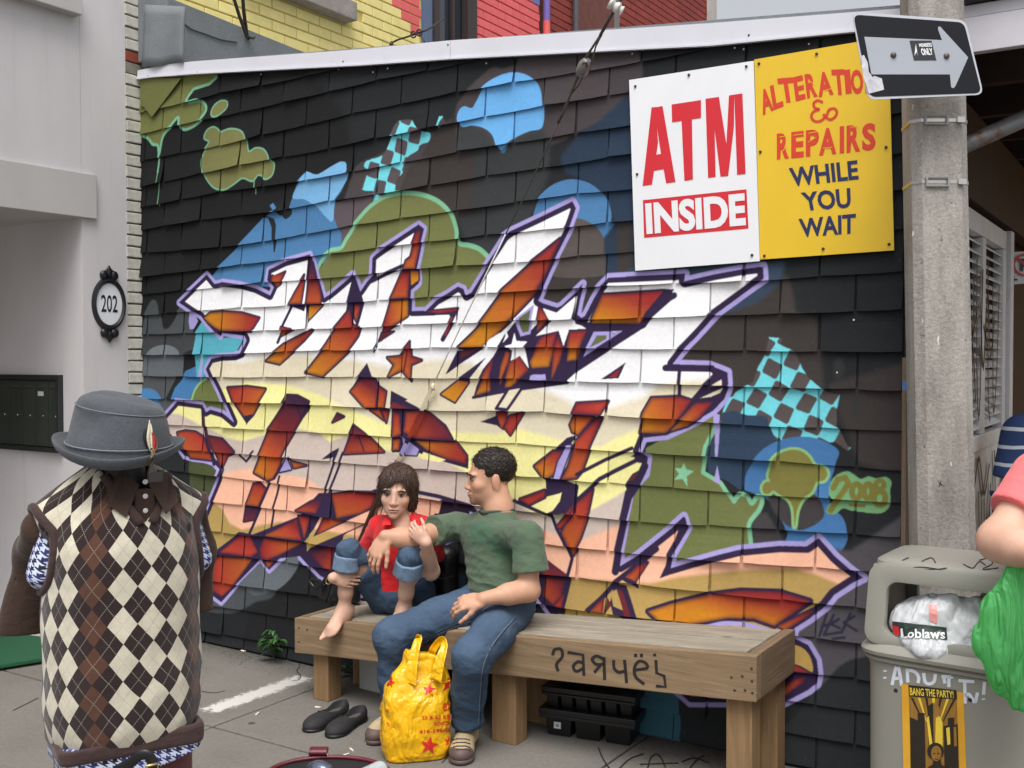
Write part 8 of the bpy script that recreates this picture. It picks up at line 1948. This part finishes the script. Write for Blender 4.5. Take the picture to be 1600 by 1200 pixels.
mb = MB(); c0 = dep(498, 1180, DB_ + .20); loft(mb, [[c0 + RX * .026 * s + FX * (-.02 * math.cos(a)) + np.array([0, 0, .012 + .012 * math.sin(a) * 1.0]) for a in (2 * math.pi * k / 16 for k in range(16))] for s in (-1, 1)]); mb.build('ring_loop', M_BUR, rbg, bevel=.002)
S = SDF(); S.ell(dep(500, 1206, DB_ + .06), (.045, .03, .032), None, .01); sdf_obj('bottle_cap', S, .004, pm('blue_steel', rgb(120, 128, 150), .3, 14, .15, metal=.8), rbg, None, 1)
gl = thing('plastic_bottle', 'clear pale plastic bottle end poking up beside the red handbag', 'bottle', onz(575, 1260))
S = SDF(); S.cap(dep(592, 1204, 2.95), dep(556, 1228, 2.85), .026, .036, .01); o = sdf_obj('bottle', S, .004, None or pm('cloudy_plastic', rgb(176, 186, 188), .15, 8, .12, spec=.8), gl, None, 1)
c0 = dep(560, 1229, 2.86); mb = MB(); mb.tube([c0, np.array([c0[0], c0[1], .002])], [.034, .036], 16); mb.build('base', _mats['cloudy_plastic'], gl, smooth=True)
blk = thing('belt', 'black leather belt with a brass buckle hanging at the front of the dummy', 'belt', D(228, 1190, 2.33))
mb = MB(); P_ = spline([D(182, 1204, 2.33), D(204, 1192, 2.32), D(217, 1181, 2.315), D(228, 1179, 2.315), D(236, 1186, 2.318), D(240, 1204, 2.32), D(240, 1240, 2.33)], 5); mb.tube(P_, .012, 10, flat=.35, up=FW); mb.build('strap', M_BBAG, blk, smooth=True)
mb = MB(); q = [D(229, 1197, 2.30), D(246, 1193, 2.30), D(248, 1206, 2.30), D(231, 1210, 2.30)]; mb.tube(q + q[:1], .0035, 8, caps=False); mb.build('buckle', pm('brass', rgb(190, 170, 120), .1, 20, .3, metal=.8), blk, smooth=True)
# ================================================================= litter bin
M_BIN = pm('bin_grey_plastic', rgb(138, 136, 127), .05, 3, .42, bump=.06, bscale=220, bdist=.001, dirt=(.25, rgb(112, 108, 98)))
ba = math.radians(-4); bX = np.array([math.cos(ba), math.sin(ba), 0]); bY = np.array([-math.sin(ba), math.cos(ba), 0])
fl = dep(1332, 1012, 3.06); WB, DP = .50, .42; bc = fl + bX * WB / 2 + bY * DP / 2; zr = fl[2]
lbn = thing('litter_bin', 'grey plastic street litter bin with open hood, white paint writing and poster', 'bin', (bc[0], bc[1], 0))
C2 = np.array([bc[0], bc[1], 0.])
def bp3(x, y, z): return C2 + bX * x + bY * y + np.array([0, 0, z])
mb = MB(); loft(mb, [sring(bp3(0, 0, z), bX, bY, hx_, hy_, 6, 56) for z, hx_, hy_ in ((.002, .215, .175), (.03, .22, .18), (.35, .226, .186), (zr - .055, .228, .188), (zr - .036, .232, .19))]); body = mb.build('body', M_BIN, lbn); smooth_by_angle(body, 30)
mb = MB(); loft(mb, [sring(bp3(0, 0, z), bX, bY, hx_, hy_, 6, 56) for z, hx_, hy_ in ((zr - .0355, .232, .19), (zr - .031, .240, .198), (zr - .022, .242, .20), (zr - .020, .238, .196), (zr - .017, .240, .198), (zr - .012, .249, .208), (zr - .002, .25, .21), (zr + .008, .243, .203), (zr + .02, .232, .19))], True, True); o = mb.build('rim', M_BIN, lbn); smooth_by_angle(o, 40)
# hood: front and back frames with rounded openings, side walls, domed top
zo0, zo1, zt1 = zr + .045, zr + .195, zr + .245
def rr_pts(x0, x1, z0, z1, r, n=5):
    out = []
    for cx_, cz_, a0 in ((x1 - r, z0 + r, -90), (x1 - r, z1 - r, 0), (x0 + r, z1 - r, 90), (x0 + r, z0 + r, 180)):
        for k in range(n + 1): a = math.radians(a0 + 90 * k / n); out.append((cx_ + r * math.cos(a), cz_ + r * math.sin(a)))
    return out
def frame_plate(yy0, yy1, lean):
    mb = MB(); O_ = rr_pts(-.228, .228, zr + .015, zt1, .04); I_ = rr_pts(-.170, .170, zo0, zo1, .03); n = len(O_)
    def q(p, y): t_ = (p[1] - zr) / .245; return bp3(p[0] * (1 - .03 * t_), y + lean * t_, p[1])
    vs = [q(p, yy0) for p in O_] + [q(p, yy0) for p in I_] + [q(p, yy1) for p in O_] + [q(p, yy1) for p in I_]; fs = []
    for k in range(n):
        k2 = (k + 1) % n; fs += [(k, k2, n + k2, n + k), (2 * n + k, 3 * n + k, 3 * n + k2, 2 * n + k2), (k, 2 * n + k, 2 * n + k2, k2), (n + k, n + k2, 3 * n + k2, 3 * n + k)]
    mb.add(vs, fs); return mb
o = frame_plate(-.192, -.160, .035).build('hood_front', M_BIN, lbn, bevel=.008); smooth_by_angle(o, 40)
o = frame_plate(.160, .192, -.035).build('hood_back', M_BIN, lbn, bevel=.008); smooth_by_angle(o, 40)
for s in (1, -1):
    mb = MB(); mb.hexa([bp3(s * .20, -.159, zr + .015), bp3(s * .226, -.159, zr + .015), bp3(s * .226, .159, zr + .015), bp3(s * .20, .159, zr + .015), bp3(s * .20, -.128, zt1 - .01), bp3(s * .219, -.128, zt1 - .01), bp3(s * .219, .128, zt1 - .01), bp3(s * .20, .128, zt1 - .01)]); mb.build('hood_side', M_BIN, lbn, bevel=.004)
mb = MB(); loft(mb, [sring(bp3(0, 0, z), bX, bY, hx_, hy_, 6, 48) for z, hx_, hy_ in ((zt1 - .03, .208, .148), (zt1 - .012, .219, .157), (zt1 + .004, .216, .153), (zt1 + .014, .20, .138), (zt1 + .018, .16, .10))]); top = mb.build('hood_top', M_BIN, lbn); smooth_by_angle(top, 45)
bvB = bvh_of(body); BZ = lambda p: zc(1350, 1040, 6.4, p); M_WPT = pm('white_paint_pen', rgb(208, 214, 226), .05, 30, .5)
strokes_on(bvB, [BZ(spx(p, 3)) for p in ([(213,44),(214,62)],[(209,112),(211,130)],[(282,195),(318,30),(345,14),(378,200)],[(280,132),(366,122)],[(433,30),(440,168)],[(433,45),(505,58),(548,115),(540,175)],[(598,72),(612,160),(652,182),(700,160),(716,82)],[(775,106),(895,110)],[(798,112),(810,178)],[(850,100),(850,215)],[(945,148),(1105,160)],[(1008,150),(1012,380)],[(1010,308),(1045,282),(1085,330),(1112,366),(1136,268)],[(1206,160),(1196,290)],[(1194,326),(1196,342)])], 5.2, 'painted_writing', M_WPT, lbn, .0012)['kind'] = 'stuff'
mb = MB()
for x, y in ((318, 248), (1062, 342)):
    p = cast(bvB, *BZ([(x, y)])[0], .0008)
    if p is not None: mb.lathe([(.006, 0), (.005, .0008)], p, 10, -bY)
mb.build('screw_holes', M_INK, lbn)['kind'] = 'stuff'
bvT = bvh_of(top)
strokes_on(bvT, [spx(p, 4) for p in ([(1370,890),(1372,884),(1400,887),(1450,890),(1480,888)],[(1420,889),(1440,886),(1470,890)],[(1505,882),(1520,888),(1530,878),(1540,884)],[(1530,876),(1548,872),(1550,882),(1535,890),(1560,888)],[(1440,878),(1455,872),(1462,880)],[(1410,876),(1420,872)])], 1.5, 'pen_scribble', M_INK, lbn, .0015)['kind'] = 'stuff'
# poster on the bin: invented skyline picture, same size and colours
M_PO, M_PD, M_PY, M_PB = pm('poster_amber', rgb(214, 158, 40), .12, 9, .5), pm('poster_black', rgb(38, 30, 20), .12, 20, .5), pm('poster_yellow', rgb(226, 196, 60), .08, 14, .5), pm('poster_bronze', rgb(146, 106, 40), .25, 30, .5, stretch=(6, 6, .6))
po = thing('poster', 'amber and black poster headed BANG THE PARTY stuck on the litter bin', 'poster', cast(bvB, 1460, 1130, .002) if cast(bvB, 1460, 1130, .002) is not None else bp3(0, -.2, .4))
def grid_px(q, nx=8, ny=10):
    v = np.array([(i / nx, j / ny) for j in range(ny + 1) for i in range(nx + 1)]); V = q2(np.c_[v, np.zeros(len(v))], q); f = [(j * (nx + 1) + i, j * (nx + 1) + i + 1, (j + 1) * (nx + 1) + i + 1, (j + 1) * (nx + 1) + i) for j in range(ny) for i in range(nx)]; return V, f
for nm, q, m, l in (('sheet', [(412, 1300), (1010 / 6.4 + 1350 + 6, 1300), (1350 + 996 / 6.4, 1040 + 268 / 6.4), (1350 + 376 / 6.4, 1040 + 178 / 6.4)], M_PO, .0016), ('picture', [(1350 + 500 / 6.4, 1300), (1350 + 978 / 6.4, 1300), (1350 + 928 / 6.4, 1040 + 244 / 6.4), (1350 + 446 / 6.4, 1040 + 190 / 6.4)], M_PB, .0024)):
    if nm == 'sheet': q[0] = (1414, 1300)
    V, f = grid_px(q); print_on(bvB, V, f, nm, m, po, l)
V, f = grid_px(BZ([(458, 306), (934, 336), (928, 244), (446, 190)]), 6, 2); print_on(bvB, V, f, 'heading_band', M_PD, po, .0032)
text_on(bvB, 'BANG THE PARTY!', BZ([(466, 292), (902, 322), (896, 250), (460, 214)]), 'heading', M_PY, po, .02, .0042)
def po_poly(p, m, l): 
    c = np.mean(np.array(p), 0); V = [tuple(c)] + list(p); print_on(bvB, BZ(V), [(0, 1 + i, 1 + (i + 1) % len(p)) for i in range(len(p))], 'print', m, po, l)
for k in range(7): x = 470 + k * 72; po_poly([(x, 318), (x + 26, 322), (700 + (x - 690) * .45, 560), (690 + (x - 690) * .45, 560)], M_PY if k % 2 else M_PD, .0030)
po_poly([(462, 510), (545, 548), (560, 1040), (470, 1040)], M_PD, .0034); po_poly([(540, 470), (610, 470), (620, 1040), (560, 1040)], M_PD, .0037); po_poly([(640, 405), (695, 365), (705, 700), (700, 800), (650, 800)], M_PD, .0040); po_poly([(695, 365), (758, 408), (770, 800), (702, 800)], M_PB, .0041); po_poly([(722, 520), (758, 500), (790, 560), (790, 820), (715, 830)], M_PY, .0042); po_poly([(630, 520), (652, 500), (690, 790), (660, 800)], M_PY, .0042); po_poly([(842, 520), (905, 515), (905, 590), (940, 580), (950, 1040), (810, 1040), (800, 600), (842, 592)], M_PD, .0038); po_poly([(826, 620), (860, 610), (868, 780), (838, 790)], M_PY, .0044); po_poly([(900, 610), (925, 606), (935, 800), (905, 800)], M_PB, .0044)
po_poly([(720 + 84 * math.cos(a), 852 + 88 * math.sin(a)) for a in [k * .45 for k in range(14)]], M_PD, .0048); po_poly([(728 + 52 * math.cos(a), 872 + 78 * math.sin(a)) for a in [k * .45 for k in range(14)]], M_PB, .0054); po_poly([(600, 1040), (690, 985), (700, 930), (770, 930), (780, 985), (870, 1040)], M_PD, .0050)
for x in (708, 752): po_poly([(x - 14, 868), (x + 14, 866), (x + 12, 876), (x - 12, 878)], M_PD, .0060)
po_poly([(712, 925), (750, 925), (745, 934), (716, 934)], M_PD, .006)
# rubbish in the bin: white shopping bag with a dark printed band, paper cup and carton
M_WPL = plastic('white_plastic', rgb(236, 238, 242), .3, .3, .35)
wbg = thing('shopping_bag', 'white plastic shopping bag stuffed in the mouth of the litter bin', 'bag', bp3(-.06, -.05, zr))
S = SDF(); S.ell(bp3(-.082, -.085, zr + .070), (.105, .085, .075), Rd, .04); S.ell(bp3(-.035, -.10, zr + .115), (.07, .06, .045), Rd, .03); S.ell(bp3(.045, -.07, zr + .07), (.075, .07, .065), Rd, .04); S.cap(bp3(-.01, -.11, zr + .145), bp3(.01, -.11, zr + .165), .016, .008, .03); S.cap(bp3(.03, -.08, zr + .13), bp3(.055, -.08, zr + .150), .022, .012, .03); S.ell(bp3(-.02, -.07, zr + .02), (.15, .09, .05), Rd, .04)
wo = sdf_obj('bag', S, .004, M_WPL, wbg, lambda X, Y, Z: .0045 * ridge(X, Y, Z, 46, 91) + .003 * ridge(X * 1.4, Y, Z * .6, 80, 92), 1)
bvW = bvh_of(wo); WZ = lambda p: zc(1300, 840, 3.333, p)
V, f = grid_px(WZ([(290, 506), (600, 534), (596, 466), (286, 434)]), 10, 4); print_on(bvW, V, f, 'printed_band', pm('dark_green_print', rgb(44, 58, 52), .1, 20, .4), wbg, .0028)['kind'] = 'stuff'
text_on(bvW, 'Loblaws', WZ([(366, 522), (586, 532), (584, 482), (364, 474)]), 'lettering', M_SW, wbg, .02, .0048); V, f = grid_px(WZ([(330, 505), (360, 508), (352, 462), (318, 455)]), 2, 2); print_on(bvW, V, f, 'red_mark', M_SR, wbg, .0042)
V, f = grid_px(WZ([(508, 430), (548, 450), (548, 352), (506, 350)]), 3, 4); print_on(bvW, V, f, 'pink_mark', pm('pink_print', rgb(226, 150, 146), .1, 20, .4), wbg, .0028)
cup = thing('paper_cup', 'crushed white paper cup lying in the bin beside the white bag', 'cup', bp3(.10, -.10, zr + .06)); mb = MB(); mb.lathe([(.03, 0), (.036, .06), (.040, .09), (.036, .092), (.028, .01)], bp3(.085, -.10, zr + .05), 20, bX * .8 + np.array([0, 0, .35])); o = mb.build('cup', pm('cup_white', rgb(214, 216, 218), .05, 20, .5), cup); smooth_by_angle(o)
mb = MB(); mb.lathe([(.041, .088), (.043, .092), (.043, .098), (.036, .102)], bp3(.085, -.10, zr + .05), 20, bX * .8 + np.array([0, 0, .35])); mb.build('lid', pm('cup_lid', rgb(190, 190, 190), .05, 20, .3), cup)
ctn = thing('newspaper', 'folded newspaper wedged in the bin behind the green bag', 'newspaper', bp3(.12, -.13, zr + .03)); mb = MB(); c0 = bp3(.10, -.14, zr + .03); mb.hexa([c0, c0 + bX * .09 + [0, 0, .06], c0 + bX * .09 + bY * .08 + [0, 0, .06], c0 + bY * .08, c0 + [0, 0, .022], c0 + bX * .09 + [0, 0, .082], c0 + bX * .09 + bY * .08 + [0, 0, .082], c0 + bY * .08 + [0, 0, .022]]); mb.build('paper', pm('newsprint', rgb(176, 172, 166), .3, 120, .8, stretch=(1, 1, 6)), ctn, bevel=.003)
# ================================================================= woman in pink with the green bag; person in the striped shirt
M_PNK = cloth('pink_cotton', rgb(228, 116, 118), .08, .3); M_SKW = skin_mat('skin_woman', rgb(212, 168, 146), None); M_DKP = cloth('black_trousers', rgb(34, 30, 32), .15, .3)
wz0 = dep(1700, 900, 2.75); wom = thing('person', 'woman in pink top carrying a green plastic bag at the right edge', 'person', (wz0[0], wz0[1], 0))
def wp(px, py, d=2.75): return dep(px, py, d)
wsh, wel, wwr = wp(1625, 745, 2.78), wp(1562, 845, 2.72), wp(1618, 868, 2.58)
wcx = wp(1765, 0, 2.85)[:2]; wc = lambda x, y, z: np.array([wcx[0], wcx[1], 0]) + RX * x + FX * y + np.array([0, 0, z])
faceW = nrm(RX * .9 - FX * .35); RWd = np.array([np.cross(faceW, [0, 0, 1]), faceW, [0, 0, 1.]])
S = SDF(); whc = wc(.02, .0, 1.50); wW = head(S, whc, RWd, .97, True); S.chain([whc - [0, 0, .07], wc(.0, .0, 1.33)], [.05, .07], .03); S.ell(wc(0, 0, 1.1), (.17, .12, .28), None, .05)
S.chain([wsh, wel, wwr], [.055, .047, .032], .03); S.chain([wel, wel * .55 + wwr * .45], [.045, .046], .03)
for s in (1, -1): S.chain([wc(s * .09, 0, .8), wc(s * .10, 0, .45), wc(s * .10, 0, .08)], [.09, .06, .045], .04)
S.chain([wc(.19, .0, 1.28), wc(.25, -.02, 1.0), wc(.25, -.1, .78)], [.05, .045, .03], .03); hand(S, wc(.25, -.1, .78), np.array([0, 0, -1.]) - FX * .1, FX * -1, RX * -1., .92)
hand(S, wwr, RX * .85 - FX * .15 + np.array([0, 0, -.25]), -FX, np.array([0, 0, -1.]), .92, (.7, .75, .8, .8))
sdf_obj('body', S, .005, M_SKW, wom, color=skin_color((208, 164, 142), wW, RWd, .97, 0), smooth_it=1); face_bits(wom, wW, RWd, .97, pm('brow_brown', rgb(62, 46, 38), .2, 60, .7), True)
S = SDF(); raw(S, local(girl_hair, whc, RWd, .97), (whc - .17, whc + .17)); sdf_obj('hair', S, .004, M_HRG, wom, smooth_it=1)
S = SDF(); S.ell(wc(0, 0, 1.12), (.195, .15, .30), None, .05); S.cap(wc(-.15, 0, 1.26), wc(.17, 0, 1.27), .065, .065, .05); S.ell(wc(0, 0, .88), (.20, .155, .12), None, .05); S.plane(wc(0, 0, .80), (0, 0, -1)); slW = wp(1560, 800, 2.74)
wsl = wsh * .42 + wel * .58; S.cap(wsh, wsl + (wel - wsh) * .3, .070, .074, .04); S.cutlocal(wsl, wel - wsh, .22); S.cap(whc - [0, 0, .1], wc(0, 0, 1.36), .06, .065, .006, 's')
sdf_obj('top', S, .005, M_PNK, wom, lambda X, Y, Z: .003 * ridge(X, Y, Z * .7, 18, 95) + .002 * vnoise(X, Y, Z, 40, 96), 2)
S = SDF()
for s in (1, -1): S.chain([wc(s * .09, 0, .82), wc(s * .10, 0, .45), wc(s * .105, 0, .05)], [.125, .105, .09], .04)
S.plane(wc(0, 0, .035), (0, 0, -1)); sdf_obj('trousers', S, .006, M_DKP, wom, lambda X, Y, Z: .003 * ridge(X, Y, Z * .5, 16, 97), 2)
for s in (1, -1):
    S = SDF(); d = faceW; c = wc(s * .10, 0, .0); S.cap(c - d * .04 + [0, 0, .04], c + d * .15 + [0, 0, .032], .045, .036, .02); S.plane(c + [0, 0, .002], (0, 0, -1)); sdf_obj('shoe', S, .005, M_SHOE, wom, None, 1)
M_GRN = plastic('green_plastic', rgb(122, 216, 138), .22, .65, .7, (2.0, 2.0, .3))
gb = thing('carrier_bag', 'translucent green plastic bag hanging from the arm in front of the bin', 'bag', wp(1580, 1100, 2.66))
S = SDF(); GD = 2.66
S.chain([wp(1612, 868, GD), wp(1594, 915, GD), wp(1578, 965, GD), wp(1570, 1005, GD)], [.018, .040, .062, .066], .05, (FW, .55)); S.chain([wp(1572, 1010, GD), wp(1582, 1055, GD), wp(1592, 1092, GD)], [.066, .048, .016], .04, (FW, .6)); S.chain([wp(1610, 960, GD), wp(1620, 1040, GD), wp(1600, 1090, GD)], [.05, .05, .02], .05, (FW, .55)); S.chain([wp(1612, 868, GD), wp(1624, 858, GD), wp(1640, 880, GD), wp(1625, 960, GD)], [.014, .012, .014, .04], .03, (FW, .6))
sdf_obj('bag', S, .0036, M_GRN, gb, lambda X, Y, Z: .0065 * ridge(X * 2.0, Y * 2.0, Z * .4, 34, 101) + .003 * vnoise(X, Y, Z, 36, 102), 1)
S = SDF(); S.ell(wp(1594, 1040, GD + .03), (.035, .02, .05), None, .02); S.box(wp(1572, 1030, GD + .035), (.05, .012, .03), None, .01, .01); sdf_obj('contents', S, .005, pm('bag_contents', rgb(206, 200, 180), .3, 14, .6), gb, None, 1)
bd = 4.55; boy = thing('person', 'person in navy and white striped polo shirt seen from behind at the right edge', 'person', tuple(dep(1640, 900, bd)[:2]) + (0,))
def yp(px, py, d=bd): return dep(px, py, d)
bcx = yp(1662, 0)[:2]; bcn = lambda x, y, z: np.array([bcx[0], bcx[1], 0]) + RX * x + FX * y + np.array([0, 0, z])
fB = nrm(FX * .9 + RX * .4); RBd = np.array([np.cross(fB, [0, 0, 1]), fB, [0, 0, 1.]]); bhc = bcn(-.01, 0, yp(1626, 606)[2])
S = SDF(); wBd = head(S, bhc, RBd, 1.0); zsh = yp(1600, 664)[2]; S.chain([bhc - [0, 0, .08], bcn(0, 0, zsh)], [.052, .07], .03); S.ell(bcn(0, 0, zsh - .28), (.16, .11, .28), None, .05)
for s in (1, -1):
    S.chain([bcn(s * .17, 0, zsh - .04), bcn(s * .20, .02, zsh - .30), bcn(s * .17, .10, zsh - .50)], [.05, .045, .032], .03); hand(S, bcn(s * .17, .10, zsh - .50), [FX[0] * .3, FX[1] * .3, -1], FX, RX * -s, .95); S.chain([bcn(s * .09, 0, zsh - .55), bcn(s * .10, 0, .45), bcn(s * .10, 0, .08)], [.09, .06, .045], .04)
sdf_obj('body', S, .006, M_SKM, boy, color=skin_color((196, 150, 124), wBd, RBd, 1.0, 0), smooth_it=1); face_bits(boy, wBd, RBd, 1.0, M_HRM)
S = SDF(); raw(S, local(man_hair, bhc, RBd, 1.02), (bhc - .15, bhc + .15)); sdf_obj('hair', S, .004, hair_mat('hair_brown_short', rgb(70, 50, 38)), boy, smooth_it=1)
t = NT('striped_polo'); pos = t.n('ShaderNodeNewGeometry').outputs['Position']; sx = t.n('ShaderNodeSeparateXYZ'); t.l(pos, sx.inputs[0]); fz = t.math('FRACT', t.math('MULTIPLY', t.math('ADD', sx.outputs['Z'], t.math('MULTIPLY', t.noise(pos, 6, 2, .5), .02)), 13.2)); st1 = t.math('LESS_THAN', t.math('ABSOLUTE', t.math('SUBTRACT', fz, .5)), .10); t.base(t.mix(st1, rgb(44, 66, 112), rgb(204, 212, 220))); t.set(Roughness=.85); t.bump(t.noise(pos, 14, 3, .6), .3, .015)
S = SDF(); S.ell(bcn(0, 0, zsh - .25), (.19, .14, .30), None, .05); S.cap(bcn(-.15, 0, zsh - .02), bcn(.15, 0, zsh - .02), .065, .065, .05)
for s in (1, -1): S.cap(bcn(s * .17, 0, zsh - .04), bcn(s * .205, .02, zsh - .30), .075, .078, .03); S.cutlocal(bcn(s * .20, .02, zsh - .235), [s * .1, 0, -1], .1)
S.plane(bcn(0, 0, zsh - .58), (0, 0, -1)); sdf_obj('polo_shirt', S, .006, t.m, boy, lambda X, Y, Z: .003 * ridge(X, Y, Z * .7, 18, 105), 2)
S = SDF()
for s in (1, -1): S.chain([bcn(s * .09, 0, zsh - .56), bcn(s * .10, 0, .45), bcn(s * .105, 0, .06)], [.12, .10, .085], .04)
S.plane(bcn(0, 0, .045), (0, 0, -1)); sdf_obj('jeans', S, .007, M_DEN, boy, None, 2, lambda v: np.tile(DB, (len(v), 1)))
for s in (1, -1):
    S = SDF(); c = bcn(s * .10, 0, 0); S.cap(c - fB * .05 + [0, 0, .045], c + fB * .15 + [0, 0, .035], .05, .04, .02); S.plane(c + [0, 0, .002], (0, 0, -1)); sdf_obj('shoe', S, .006, M_SHOE, boy, None, 1)
